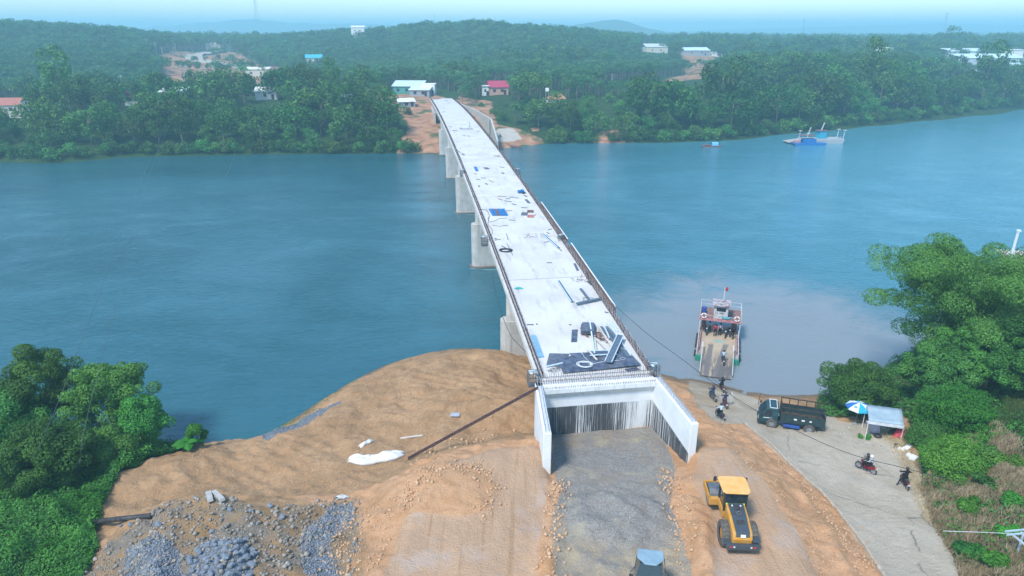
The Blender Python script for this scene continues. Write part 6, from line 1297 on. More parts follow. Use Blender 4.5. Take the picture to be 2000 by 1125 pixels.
# stack of panels
c = dk(1149, 655); st = empty('panel_stack', tuple(c), R(-6), 'stack of dark blue curved panels on timber blocks near the end of the deck', 'panel stack')
for i in range(5):
    mb = MB(); rows = [[(x, y, .22 + i * .09 + .05 * math.cos(x * 2.2)) for x in np.linspace(-.75 + .03 * i, .75 - .05 * i, 9)] for y in np.linspace(-.2 - .03 * i, 1.9 - .05 * i, 4)]; mb.grid(rows); mb.build('panel', m_film if i % 2 else m_film2, st, thick=.07)
mb = MB(); mb.box(-.3, -.15, .09, .1, .9, .16, rz=.7); mb.box(.4, .5, .09, 1.6, .1, .16); mb.box(0, 1.4, .09, 1.6, .1, .16); mb.build('timber_block', m_brown, st)
G_ = 'steel members heaped at the near end of the deck'
beamq('steel_channel', (1212,655), (1188,707), .62, .12, m_beam, 'widest blue-grey channel with white flanges leaning across the heap', 'steel channel', .5, .42, flange=m_edgew)
for a, b, w_, m, lb, za, zb in [((1152,628), (1161,690), .13, m_edgew, 'pale square bar lying lengthwise over the panel stack', .65, .3), ((1169,637), (1204,692), .14, m_timb, 'pale timber right of the rusty offcuts', .2, .35), ((1161,659), (1192,690), .13, m_timb, 'pale timber running from the panel stack to the leaning channel', .2, .3),
                       ((1173,638), (1228,696), .34, m_beam, 'dark channel with a pale edge passing under the leaning one', .12, .2), ((1184,638), (1215,675), .3, m_beam, 'short dark channel above the leaning one', .2, .25), ((1178,632), (1190,660), .12, m_edgew, 'short pale bar at the back of the heap', .2, .25), ((1186,630), (1232,694), .1, m_edgew, 'long thin pale bar at the right of the heap', .1, .3),
                       ((1146,681), (1166,703), .14, m_timb, 'short pale timber lying on the middle plywood sheet', .3, .3), ((1067,716), (1099,709), .14, m_edgew, 'pale bar at the left end of the plywood spread', .06, .1), ((1160,655), (1163,692), .3, m_timb, 'whitish sheet strip under the pale square bar', .03, .2)]:
    beamq('steel_bar' if m is not m_timb else 'timber', a, b, w_, .1, m, lb, 'beam', za, zb, group=G_)
for i, (a, b) in enumerate((((1187, 630), (1201, 649)), ((1192, 629), (1207, 648)), ((1199, 628), (1213, 649)))): pipeq('steel_pipe', a, b, .07, m_edgew, 'pale short pipe behind the heap, near the right edge bars', 'pipe', group='three short pale pipes behind the heap')
for i in range(4): pipeq('plastic_pipe', (1037.5 + 2.6 * i, 655), (1052 + 3.0 * i, 698 - .4 * i), .075, mat('pale_blue_pipe%d' % i, (.22, .42, .60), .4, var=.1), 'long pale blue pipe in the bundle of four beside the left edge', 'pipe', group='four pale blue pipes at the left edge')
lp = MB(); rgd = np.random.RandomState(4)
for i in range(26): a = rgd.uniform(0, 6.28); l_ = rgd.uniform(.2, .8); x, y = rgd.uniform(-.5, .5), rgd.uniform(-.7, .7); lp.bar((x, y, .05 + i * .012), (x + l_ * math.cos(a), y + l_ * math.sin(a), .05 + i * .014), .06, .03)
lp.build('rusty_offcuts', m_brown, label='jumble of rusty brown offcuts between the panel stack and the timbers', cat='offcuts', loc=dk(1174, 662))
beamq('steel_channel', (1134,564), (1152,587), .28, .14, m_beam, 'lower dark channel of the crossed pair', 'steel channel', 0, 0)
beamq('steel_channel', (1126,593), (1172,583), .30, .14, m_beam, 'upper dark channel of the crossed pair', 'steel channel', .18, .18)
c = dk(1150, 586); mb = MB(); [mb.bar(a, b, .06) for a, b in (((-.6, -.5, .04), (.7, -.6, .04)), ((.7, -.6, .04), (.5, .5, .04)), ((.5, .5, .04), (-.5, .6, .04)), ((-.5, .6, .04), (-.6, -.5, .04)), ((0, -.55, .06), (0, .55, .06)))]; mb.build('steel_trestle', m_beam, label='small dark steel frame under the crossed channels', cat='frame', loc=c)
beamq('steel_channel', (1091,549), (1118,590), .30, .14, m_beam, 'long dark channel with a white flange, left of the crossed pair', 'steel channel', flange=m_edgew)
beamq('steel_channel', (1061,458), (1091,484), .30, .14, m_beam, 'long dark channel by the right edge, past the coiled hose', 'steel channel', flange=m_edgew)
for i in range(6): beamq('steel_channel', (957 + 5.2 * i, 408.5 - .3 * (i % 2)), (964 + 5.2 * i, 420.5), .34, .18, m_brown if i == 2 else m_bluech, 'rusty brown channel among the blue ones' if i == 2 else 'bright blue channel laid in the row of six across the deck', 'steel channel', group=None if i == 2 else 'bright blue channels')
slabq('plywood_sheet', [(1019,414.5),(1031,415),(1030.5,421),(1017,420.5)], .02, .04, m_film2, 'grey sheet beside the red frames past midspan', 'plywood sheet')
slabq('plywood_sheet', [(1024,389.5),(1030,389.5),(1036.5,396.5),(1031,397)], .02, .04, m_film2, 'small grey sheet beyond the red frames', 'plywood sheet')
slabq('plywood_sheet', [(925,325.5),(931,325.5),(935,334.5),(929,334.5)], .02, .05, m_bluech, 'blue sheet lying alone near the left side of the deck', 'plywood sheet')
slabq('plywood_sheet', [(943,327),(952,327),(957,330),(949,331)], .02, .05, m_film2, 'grey-green sheet right of the lone blue sheet', 'plywood sheet')
slabq('plywood_sheet', [(1120,514.5),(1124.5,514.5),(1131,528),(1126.5,529)], .02, .04, m_film2, 'narrow grey sheet close to the right edge formwork', 'plywood sheet')
slabq('plywood_sheet', [(1145,549.5),(1149,548.5),(1158,555.5),(1154,557.5)], .02, .04, m_film2, 'narrow dark sheet touching the right edge formwork', 'plywood sheet')
for px, py, m, lb in ((1036, 413.5, m_brown, 'brown round-cornered frame past midspan'), (1036, 423, mat('faded_red_frame', (.55, .20, .18), .6), 'faded red square frame past midspan')):
    mb = MB(); [mb.bar(a, b, .16, .12) for a, b in (((-.42, -.5, .08), (.42, -.5, .08)), ((.42, -.5, .08), (.42, .5, .08)), ((.42, .5, .08), (-.42, .5, .08)), ((-.42, .5, .08), (-.42, -.5, .08)), ((-.42, 0, .08), (.42, 0, .08)))]; mb.build('square_trestle', m, label=lb, cat='frame', loc=dk(px, py))
def coil(px, py, r, n, rad, m, label, cat, tail=None, seed=0, name='coil'):
    c = dk(px, py); rgc = np.random.RandomState(seed); pts = []
    for i in range(n * 14): a = 2 * math.pi * i / 14; k_ = i // 14; rr = r * (1 + .12 * math.sin(k_ * 2.1 + a * .5)); pts.append((rr * math.cos(a) + .12 * r * math.sin(k_ * 1.7), rr * .85 * math.sin(a) + .12 * r * math.cos(k_), rad + .012 * k_ + .01 * math.sin(a * 3)))
    if tail:
        for q in tail: w_ = dk(*q) - c; pts.append((w_.x, w_.y, w_.z + rad))
    mb = MB(); mb.tube(pts, rad, 5); return mb.build(name, m, smooth=True, label=label, cat=cat, loc=c)
m_wh = mat('white_hose', (.70, .72, .75), .5); m_bh = mat('black_hose', (.03, .035, .05), .5)
o = coil(1142, 717, .62, 9, .02, m_wh, 'coiled white hose lying on the dark plywood spread', 'hose', tail=[(1140, 700), (1137, 694), (1130, 690)], name='hose'); o.location.z += .2
c = dk(1145, 714, .3); mb = MB(); mb.tube([tuple(dk(x, y, .30) - c) for x, y in ((1150, 712), (1180, 706), (1205, 704), (1219, 702), (1222, 699), (1216, 698), (1210, 701))], .018, 5); mb.build('hose', m_wh, smooth=True, label='thin white line trailing right over the plywood spread', cat='hose', loc=c)
coil(988, 490, .72, 7, .045, m_bh, 'coil of black cable on the left half of the deck', 'cable', tail=[(982, 482), (980, 480)], seed=2, name='cable_coil')
def line(name, pts, r, m, label, cat, dz=.02):
    P = [dk(x, y, dz) for x, y in pts]; c = P[0].copy(); mb = MB(); mb.tube([tuple(p - c) for p in P], r, 4); return mb.build(name, m, label=label, cat=cat, loc=c)
line('cable', [(936,409),(948,409),(952,412),(956,421),(953,428),(957,434),(968,431),(975,427),(990,426)], .035, m_bh, 'thin dark cable wandering around the blue channels', 'cable')
line('cable', [(956,421),(953,438),(961,448),(962,455),(958,461),(960,465),(963,463)], .03, m_bh, 'thin dark cable running along the deck to the left hanging basket', 'cable')
line('cable', [(962,440),(975,442),(992,440)], .05, m_brown, 'bent brown rod across the deck past the cable coil', 'rod')
mesh_m = mat('teal_net', (.08, .48, .46), .8)
mb = MB(); rgd = np.random.RandomState(8)
for i in range(16): a = rgd.uniform(0, 6.28, 4); mb.tube([(.35 * math.cos(a[0]) * 1.4, .2 * math.sin(a[0]), .03), (.2 * math.cos(a[1]), .15 * math.sin(a[1]), .16), (.4 * math.cos(a[2]) * 1.3, .22 * math.sin(a[2]), .03)], .04, 4)
mb.build('net_heap', mesh_m, label='small heap of teal netting near the left edge of the deck', cat='net', loc=dk(1013, 564))
c = dk(1017, 377); mb = MB(); mb.box(0, 0, .3, .9, .7, .35, rz=.4); mb.tube([(-.5, -.3, .1), (.3, .2, .75), (.9, -.5, .05)], .06, 5); mb.cur = 1; mb.box(.5, -.5, .15, .6, .3, .2, rz=.8); mb.build('welding_set', [m_bluech, m_blk], label='small blue machine with dark hoses standing near the right side past midspan', cat='machine', loc=c)
# tangles of tie wire and mesh
for px, py, sx, n, lb in ((1086, 723, .8, 40, 'tangle of grey wire mesh at the near left corner of the deck'), (1050, 462, 1.6, 26, 'scatter of bent reinforcing bars left of the long dark channel'), (1132, 548, 1.2, 14, 'thin wire cage left of the crossed channels')):
    mb = MB()
    for i in range(n): a = rgd.uniform(0, 6.28); x, y = rgd.uniform(-sx, sx), rgd.uniform(-sx * .6, sx * .6); l_ = rgd.uniform(.2, .7) * sx; mb.tube([(x, y, .02), (x + l_ * .5 * math.cos(a), y + l_ * .5 * math.sin(a), rgd.uniform(.02, .25 if n != 14 else 1.0)), (x + l_ * math.cos(a), y + l_ * math.sin(a), .02)], .014 if n != 14 else .018, 4)
    mb.build('wire_tangle', m_rust if n != 40 else m_steel, label=lb, cat='wire', loc=dk(px, py))
mb = MB(); mb.tube([(0, 0, .02), (.1, 0, 1.9)], .04, 5); mb.tube([(-.6, .3, .03), (.1, 0, 1.2), (.7, -.2, .03)], .035, 5); mb.box(-.8, -.4, .1, 3.6, .5, .08); mb.build('survey_tripod', m_steel, label='thin tripod with a rod standing on the far third of the deck', cat='tripod', loc=dk(917, 252))
# loose planks : each its own thing
PL = [(1111,634,1116,634,.12),(1029,634,1042,634,.14),(1047,633,1050,633,.15),(1026,640,1029,646,.16),(1068,513,1078,513,.1),(1181,609,1188,611,.14),(966,469,978,467,.12),(966,466,970,466,.25),(989,456,992,468,.06),(987,412,1000,411,.12),(994,429,1006,431,.1),(1018,405,1030,406,.2),(1042,421,1047,419,.12),(1070,449,1078,447,.1),(1068,454,1073,456,.12),(1091,485,1097,490,.14),(1063,473,1072,472,.1),(990,475,1001,498,.05),
      (972,383,990,384,.2),(995,385,1004,385,.25),(1005,386,1013,387,.15),(973,388,982,391,.2),(985,392,999,394,.2),(988,388,996,388,.3),(965,304,976,306,.3),(966,305,975,304,.3),(884,254,893,256,.35),(886,258,889,258,.4),(902,264,910,264,.25),(913,265,918,266,.25),(930,257,935,258,.3),(877,247,883,248,.3),(896,250,903,250,.25),(874,201,880,201,.4),(870,196,874,197,.4),(863,219,869,218,.3),(908,213,910,214,.4),(902,300,907,303,.4),(893,293,900,298,.12),(926,339,931,340,.3),(940,347,948,348,.2),(930,350,938,351,.15),(955,352,964,356,.12),(976,326,985,327,.25),(1030,370,1033,375,.2),(1024,381,1029,384,.25),(948,358,952,360,.3),(1000,398,1008,400,.2),(935,362,936,365,.3),(981,337,983,339,.4)]
for i, (x0, y0, x1, y1, w_) in enumerate(PL):
    near_ = y0 > 440
    beamq('plank', (x0, y0), (x1, y1), w_, .07, (m_wood, m_beam, m_film2)[i % 3], 'loose weathered plank or offcut scattered on the near half of the deck' if near_ else 'loose weathered plank or offcut scattered on the far half of the deck', 'plank', 0, 0, group='loose planks on the %s half of the deck' % ('near' if near_ else 'far'))
# hanging work baskets
def basket(px, py, s_, label):
    p = at(px, py, 10.6 if py > 600 else 12.0); p.z = (bz((Vector((p.x, p.y, 0)) - BO).dot(BD)) - .55); t = empty('work_basket', tuple(p), math.atan2(BR.y, BR.x), label, 'basket', 'work baskets hooked on the deck edges')
    mb = MB()
    for x in (-.42, .42):
        for y in (-.42, .42): mb.bar((x, y, 0), (x, y, 1.25), .05)
    for z in (.05, .45, .85, 1.25):
        for a, b in (((-.42, -.42), (.42, -.42)), ((.42, -.42), (.42, .42)), ((.42, .42), (-.42, .42)), ((-.42, .42), (-.42, -.42))): mb.bar((*a, z), (*b, z), .045)
    for x in np.linspace(-.3, .3, 5): mb.bar((x, -.42, 0), (x, -.42, 1.25), .03); mb.bar((x, .42, 0), (x, .42, 1.25), .03)
    mb.build('cage', m_steel, t); mb = MB(); mb.box(0, 0, .03, .84, .84, .04); mb.build('floor', m_film2, t)
    mb = MB(); mb.box(0, .1, 1.3, .7, .3, .05); mb.box(-.2, -.2, 1.3, .2, .5, .05); mb.build('hook_plate', m_edgew, t); mb = MB(); mb.tube([(.3 * s_, 0, 1.3), (-.6 * s_, 0, 1.4)], .04, 5); mb.build('hook', m_steel, t)
for px, py, s_, lb in ((1041, 727, -1, 'work basket hung on the left edge near the abutment'), (1277, 712, 1, 'work basket hung on the right edge near the abutment'), (946, 463, -1, 'work basket on the left edge a third of the way along'), (1096, 459, 1, 'work basket on the right edge level with the dark channel'), (903, 343, -1, 'farthest work basket on the left edge'), (1012, 341, 1, 'farthest work basket on the right edge')): basket(px, py, s_, lb)
# rusty rail boom leaning from the abutment to the sand
A_ = at(1051, 757, 9.9); B_ = nearpt(797, 898, 5.0); bo = empty('rail_boom', tuple(B_), 0, 'long rusty twin-rail boom leaning from the sand up to the abutment corner', 'boom'); d = A_ - B_; sd2 = d.cross(Vector((0, 0, 1))).normalized() * .12
mb = MB(); [mb.bar(sd2 * s_ + Vector((0, 0, .12)), d + sd2 * s_, .07, .11) for s_ in (1, -1)]; mb.build('rail', m_rust, bo)
mb = MB(); n = 34; [mb.bar(-sd2 * 1.2 + d * (i / n) + Vector((0, 0, .14)), sd2 * 1.2 + d * (i / n) + Vector((0, 0, .10)), .03) for i in range(1, n)]; mb.build('tie_bar', mat('pale_tie', (.16, .11, .10), .8), bo, kind='stuff')
# geotextile, slab, plank, pipe, broken slabs
m_geo = mat('white_geotextile', (.80, .79, .75), .85, col2=(.66, .65, .61), scale=2, bump=.4)
lump('geotextile', 735, 898, 4.4, 4.6, 1.5, .6, m_geo, 'large crumpled white geotextile sheet on the sand below the boom', 'fabric', rz=.18, seed=11, folds=4)
lump('geotextile', 716, 866, 3.9, 1.5, .5, .3, m_geo, 'small white cloth scrap on the sand above the large sheet', 'fabric', rz=.8, seed=12)
lump('geotextile', 668, 973, 5.2, 1.1, .35, .25, m_geo, 'thin white cloth scrap at the top of the blue stone spill', 'fabric', rz=.6, seed=13)
def gbeam(name, a, b, w_, h, m, label, cat, z0=3.8, lift=.05):
    A = nearpt(*a, z0); B = nearpt(*b, z0); A.z += lift; B.z += lift; mb = MB(); mb.bar(Vector(), B - A, w_, h); return mb.build(name, m, label=label, cat=cat, loc=A, bevel=.005)
gbeam('timber', (782, 857), (826, 851), .14, .1, m_timb, 'pale timber lying on the sand right of the cloth scrap', 'timber')
gbeam('slab', (880, 812), (898, 812), .6, .08, mat('grey_slab', (.38, .40, .45), .8), 'flat grey slab lying on the sand near the middle', 'slab', lift=.12)
gbeam('broken_slab', (408, 968), (412, 984), .4, .22, m_pier, 'tall grey broken slab standing at the top of the rubble, left one', 'broken slab', 4.6, .3)
gbeam('broken_slab', (419, 968), (436, 984), .35, .22, m_pier, 'slanting broken slab right of the tall grey one', 'broken slab', 4.6, .35)
A = nearpt(172, 1027, 3.6); B = nearpt(296, 1013, 4.2); A.z += .25; B.z += .25; mb = MB(); mb.tube([(0, 0, 0), tuple((B - A) * .5 + Vector((0, 0, .05))), tuple(B - A)], .2, 10); mb.build('drain_pipe', mat('black_pipe', (.035, .035, .04), .6, col2=(.08, .075, .07)), smooth=True, label='thick black pipe lying from the creepers to the rubble heap', cat='pipe', loc=A)
# cables
def cable(pts, r, m, label, sag=0.0, name='cable', cat='cable'):
    P = [Vector(p) for p in pts]; out = []
    for i in range(len(P) - 1):
        p0 = P[max(i - 1, 0)]; p1 = P[i]; p2 = P[i + 1]; p3 = P[min(i + 2, len(P) - 1)]
        for t in np.linspace(0, 1, 9)[:-1]: out.append(.5 * ((2 * p1) + (p2 - p0) * t + (2 * p0 - 5 * p1 + 4 * p2 - p3) * t * t + (3 * p1 - p0 - 3 * p2 + p3) * t ** 3))
    out.append(P[-1]); c = P[0].copy(); mb = MB(); mb.tube([tuple(p - c) for p in out], r, 5); return mb.build(name, m, label=label, cat=cat, loc=c)
cb = cable([at(1196, 592, 11.9), at(1262, 650, 10.4), at(1330, 700, 9.2), at(1400, 752, 8.2), at(1480, 803, 7.6), at(1640, 879, 7.2), at(1770, 915, 7.2), at(1850, 935, 7.6)], .024, m_bh, 'black cable strung from the deck edge over the slipway to the right bank')
cable([at(1390, 738, .9), at(1420, 762, .9), at(1450, 790, 1.6), at(1500, 812, 2.4)], .02, m_bh, 'thin dark line drooping over the slipway behind the bikes')
cable([at(962, 533, 10.5), at(972, 590, 8.5), at(995, 650, 6.5), at(1012, 672, 6.0), at(1030, 690, 6.4)], .03, m_bh, 'dark cable hanging beside the nearest left pier')
cable([atd(155, 905, 50), atd(200, 694, 60), atd(300, 318, 150), atd(362, 178, 300), atd(371, 139, 380)], .018, mat('wire_grey', (.08, .10, .11), .6), 'left one of two power wires crossing the river at the left', name='power_wire')
cable([atd(60, 900, 50), atd(150, 692, 62), atd(290, 318, 155), atd(355, 178, 300), atd(364, 139, 380)], .018, mat('wire_grey2', (.08, .10, .11), .6), 'second power wire crossing the river, farther left', name='power_wire')
cable([atd(440, 345, 160), atd(458, 300, 200), atd(490, 190, 330)], .02, m_steel, 'short power wire span nearer the bridge at the left', name='power_wire')
p0 = nearpt(1482, 838, 2.2); mb = MB(); mb.tube([(0, 0, 0), (.02, 0, 1.0), (.12, 0, 1.35)], .03, 5); mb.build('mooring_post', m_rust, label='bent rusty rod standing in front of the truck by the water', cat='post', loc=nearpt(1481, 790, 1))
# pale metal trellis at the lower right
q = at(1990, 1058, 8.6); tr_ = MB()
for a, b in (((-.6, .5, .35), (2.5, .9, .35)), ((-.6, .3, .25), (2.5, .7, .25)), ((-.3, .4, .3), (.55, -.9, -.2)), ((.4, .5, .3), (1.2, -.9, -.2)), ((1.0, .55, .3), (1.9, -.8, -.2)), ((.2, -.9, -.2), (2.4, -.7, -.2))): tr_.bar(a, b, .09)
tr_.bar((.4, .3, .2), (.4, .3, -3.2), .09); tr_.bar((1.8, .5, .2), (1.8, .5, -3.2), .09)
tr_.build('metal_trellis', mat('pale_blue_steel', (.42, .50, .56), .5), label='pale blue-grey metal frame sticking in at the right frame edge', cat='frame', loc=q)
cable([at(1842, 1037, 6.9), at(1900, 1039, 7.6), at(1976, 1042, 8.6)], .016, m_wh, 'thin pale wire running to the metal frame at the lower right', name='wire')
# ------------------------------------------------------------------ far side buildings, poles, boats
m_redroof = mat('red_tile_roof', (.36, .12, .09), .8, col2=(.46, .20, .15), scale=2); m_magroof = mat('crimson_roof', (.42, .05, .10), .7); m_cream = mat('cream_wall', (.72, .66, .54), .85); m_pinkw = mat('pinkish_brick_wall', (.55, .30, .23), .85, col2=(.62, .38, .30)); m_metalr = mat('pale_green_metal_roof', (.50, .66, .60), .5, col2=(.60, .72, .68), scale=.8); m_bluer = mat('turquoise_roof', (.06, .42, .55), .5); m_wwall = mat('white_wall', (.80, .78, .74), .85); m_greyw = mat('grey_board_wall', (.36, .38, .40), .9); m_facr = mat('pale_factory_roof', (.55, .70, .74), .5, col2=(.66, .78, .80), scale=.15); m_win = mat('window_dark', (.05, .05, .06), .3); m_conc = mat('pole_concrete', (.48, .48, .47), .85)
def house(px, py, Z, w, l, h, rh, wall, roof, label, rz=0.0, wins=2, flat=False, base=None, over=.4, door=True, lift=0.0):
    p = atd(px, py, Z); zg = fz(p.x, p.y) if base is None else base
    zg = max(zg, p.z) if base is None else zg
    t = empty('house', (p.x, p.y, zg), rz, label, 'building')
    zz = p.z - zg if base == 'px' else h
    mb = MB(); mb.box(0, 0, h / 2 - 3, w, l, h + 6); mb.build('wall', wall, t)
    o_ = over; r_ = MB()
    if flat: r_.hexa([(-w / 2 - o_, -l / 2 - o_, h), (w / 2 + o_, -l / 2 - o_, h), (w / 2 + o_, l / 2 + o_, h + rh), (-w / 2 - o_, l / 2 + o_, h + rh)], [(-w / 2 - o_, -l / 2 - o_, h + .15), (w / 2 + o_, -l / 2 - o_, h + .15), (w / 2 + o_, l / 2 + o_, h + rh + .15), (-w / 2 - o_, l / 2 + o_, h + rh + .15)])
    else:
        r_.prism([(-l / 2 - o_, h - .1), (l / 2 + o_, h - .1), (0, h + rh)], -w / 2 - o_, w / 2 + o_, 'x')
    r_.build('roof', roof, t)
    for i in range(wins):
        x = -w / 2 + w * (i + .7) / (wins + .5); mb = MB(); mb.box(x, -l / 2 - .03, h * .55, min(1.3, w * .12 + .5), .08, 1.2); mb.build('window', m_win, t)
    if door: mb = MB(); mb.box(w * .32, -l / 2 - .03, 1.05, 1.1, .08, 2.1); mb.build('door', m_win, t)
    return t
house(22, 222, 255, 10, 6, 3.4, 2.4, m_cream, m_redroof, 'old cream house with a red tiled roof at the left frame edge', .12)
mb = MB(); q = atd(54, 222, 254); b = empty('annex', (q.x, q.y, fz(q.x, q.y)), .12, 'grey boarded gable shed joined to the old cream house', 'shed'); mb = MB(); mb.box(0, 0, 1.4, 3.6, 3.4, 4.8); mb.build('wall', m_greyw, b); mb = MB(); mb.prism([(-2.1, 3.7), (2.1, 3.7), (0, 5.6)], -2, 2, 'y'); mb.build('roof', m_greyw, b); mb = MB(); mb.box(.4, -1.75, 1.2, 1.6, .1, 2.0); mb.build('door', m_win, b)
house(262, 200, 290, 7, 6, 2.6, 2.2, m_wwall, mat('maroon_roof', (.20, .06, .07), .7), 'small house with a dark maroon roof half hidden by trees', .5)
house(345, 205, 275, 9.5, 6, 5.2, 1.4, m_pinkw, mat('white_roof_edge', (.75, .76, .76), .6), 'pinkish brick house with a white sloping roof among the left trees', .12, flat=True)
house(325, 212, 270, 5, 3, 1.8, .8, m_redroof, m_redroof, 'low red roofed lean-to beside the pinkish brick house', .12, wins=0, flat=True, door=False)
house(522, 193, 300, 9, 5, 3.2, 1.6, m_wwall, m_wwall, 'white roofed shed among trees halfway between road and bridge', .15, flat=True, wins=1)
house(672, 205, 290, 6, 4, 2.0, 1.2, m_wwall, mat('white_sheet_roof', (.72, .76, .80), .5), 'small white hut behind the left bank trees near the bridge', .3, wins=1)
house(614, 122, 520, 12, 7, 3.5, 2.4, m_cream, m_bluer, 'cottage with a bright turquoise roof below the centre ridge', .25, lift=3)
house(700, 68, 690, 13, 8, 7, 1.5, m_wwall, m_wwall, 'white two-storey house alone on the ridge line', .1, flat=True, lift=5.5)
house(430, 92, 760, 26, 12, 6, 2, m_wwall, m_metalr, 'pale long building behind the bend of the hill road', 0, flat=True, lift=4)
house(505, 150, 470, 16, 8, 5.0, 1.2, m_cream, m_cream, 'sand-coloured block beside the hill road', .1, flat=True)
house(550, 147, 480, 14, 7, 4, 1.5, m_brown, m_brown, 'brown roofed open shed right of the sand-coloured block', .05, wins=0, flat=True)
# roadside stall complex by the bridge
house(800, 190, 322, 14, 9, 3.4, 2.0, mat('green_sheet_wall', (.10, .36, .32), .6), m_metalr, 'long workshop with a pale green metal roof at the far bridgehead', -.08, wins=3, flat=True)
house(822, 190, 312, 9, 7, 2.6, 1.0, m_greyw, mat('pale_grey_roof', (.66, .72, .70), .5), 'lower grey-roofed extension in front of the green workshop', -.05, wins=2, flat=True)
house(838, 189, 318, 6.5, 6, 4.6, .1, mat('whitewashed_wall', (.85, .82, .78), .85), m_wwall, 'white box house right beside the far end of the bridge', -.05, wins=2, flat=True, over=.1)
house(794, 217, 278, 6.5, 4.5, 1.8, 1.0, m_greyw, mat('white_roof2', (.76, .78, .78), .5), 'low white-roofed shelter below the far workshop', .3, wins=1, flat=True)
mb = MB(); mb.box(0, 0, .5, 3.2, 1.5, .8); c_ = empty('parked_car', tuple(atd(760, 190, 330)), 0); bpy.data.objects.remove(c_)
house(972, 193, 318, 9, 8, 3.4, 2.6, m_pinkw, m_magroof, 'house with a crimson roof right of the far bridgehead', .15)
house(948, 199, 315, 3, 3, 4.2, .2, m_wwall, m_wwall, 'narrow white outbuilding beside the crimson roofed house', .1, wins=1, flat=True)
house(1085, 208, 290, 6, 5, 2.2, 1.8, m_cream, mat('orange_tile', (.60, .26, .15), .8), 'small house with an orange hipped roof on the right far bank', .7)
house(1279, 104, 690, 22, 14, 6, 3, m_cream, mat('beige_roof', (.58, .62, .58), .6), 'pale beige hall behind the centre ridge on the right', .1, flat=True, lift=2)
house(1357, 113, 620, 24, 10, 4, 2.5, m_greyw, m_facr, 'long shed with a pale curved roof left of the right wood', .15, flat=True, lift=4)
house(1393, 112, 640, 16, 8, 4, 1, m_wwall, m_metalr, 'pale green roofed shed beside the long shed', 0, flat=True, lift=4)
house(1422, 103, 720, 20, 10, 5, 2, m_greyw, m_facr, 'grey-blue shed farther back behind the right wood', .1, flat=True, lift=5)
house(1725, 114, 560, 12, 8, 8, .5, m_wwall, m_wwall, 'white block rising over the right wood', 0, flat=True, lift=3)
house(1690, 118, 560, 18, 8, 5.5, .5, m_wwall, m_facr, 'long low pale roof left of the white block', 0, flat=True, lift=3)
house(1878, 122, 545, 30, 14, 8.5, 2, m_facr, m_facr, 'farthest pale factory hall above the right wood', .05, flat=True, lift=0)
house(1925, 134, 500, 46, 16, 7.5, 2.5, mat('factory_wall', (.55, .60, .62), .7), m_facr, 'long factory hall with a ribbed pale blue roof at the right', .04, wins=6, flat=True)
house(1985, 146, 462, 30, 14, 6.5, 2.5, m_wwall, m_facr, 'nearest factory hall at the right frame edge', .04, wins=5, flat=True)
house(1975, 127, 520, 10, 6, 11, .3, m_wwall, m_wwall, 'white square block standing on the factory roofs', 0, flat=True, wins=1)
q = atd(1997, 146, 480); wt = empty('water_tower', (q.x, q.y, fz(q.x, q.y)), 0, 'rusty red tank tower at the right frame edge above the factory', 'tower')
mb = MB(); [mb.bar((x * 2, y * 2, 0), (x * 1.3, y * 1.3, 15), .3) for x in (-1, 1) for y in (-1, 1)]; mb.build('tower_leg', m_brown, wt); mb = MB(); mb.lathe([(1.8, 15), (2, 15.5), (2, 19), (1.2, 20), (0, 20.2)], 14); mb.build('tank', m_brown, wt)
q = atd(1068, 218, 285); wt = empty('water_tank_stand', (q.x, q.y, fz(q.x, q.y)), 0, 'white water tank on a thin tall stand left of the orange roof', 'water tank')
mb = MB(); [mb.bar((x * .6, y * .6, 0), (x * .5, y * .5, 6.2), .12) for x in (-1, 1) for y in (-1, 1)]; mb.build('stand_leg', m_conc, wt); mb = MB(); mb.box(0, 0, 6.9, 1.4, 1.2, 1.4); mb.build('tank', m_wwall, wt, bevel=.1)
# hill road with pale kerbs
mb = MB(); kb = MB()
RP = [Vector(p) for p in ROADF]; RR = []
for i in range(len(RP) - 1):
    p0 = RP[max(i - 1, 0)]; p1 = RP[i]; p2 = RP[i + 1]; p3 = RP[min(i + 2, len(RP) - 1)]
    for t in np.linspace(0, 1, 9)[:-1]: RR.append(.5 * ((2 * p1) + (p2 - p0) * t + (2 * p0 - 5 * p1 + 4 * p2 - p3) * t * t + (3 * p1 - p0 - 3 * p2 + p3) * t ** 3))
rows = []; kl = []; kr = []
for i, p in enumerate(RR):
    d = (RR[min(i + 1, len(RR) - 1)] - RR[max(i - 1, 0)]); d.z = 0; d.normalize(); n = Vector((-d.y, d.x, 0)); z = fz(p.x, p.y) + .7
    rows.append([(p.x + n.x * w_, p.y + n.y * w_, z) for w_ in (-6.5, 0, 6.5)]); kl.append((p.x + n.x * 6.9, p.y + n.y * 6.9, z + .2)); kr.append((p.x - n.x * 6.9, p.y - n.y * 6.9, z + .2))
mb.grid(rows); mb.build('road', mat('hill_road_surface', (.42, .37, .30), .9), kind='structure', label='pale curved road climbing the far left hillside')
for kk, lb in ((kl, 'inner'), (kr, 'outer')): mb = MB(); [mb.bar(a, b, .5, .7) for a, b in zip(kk[:-1], kk[1:])]; mb.build('road_kerb', mat('white_kerb_' + lb, (.55, .53, .48), .8), kind='structure', label='white kerb along the far hill road')
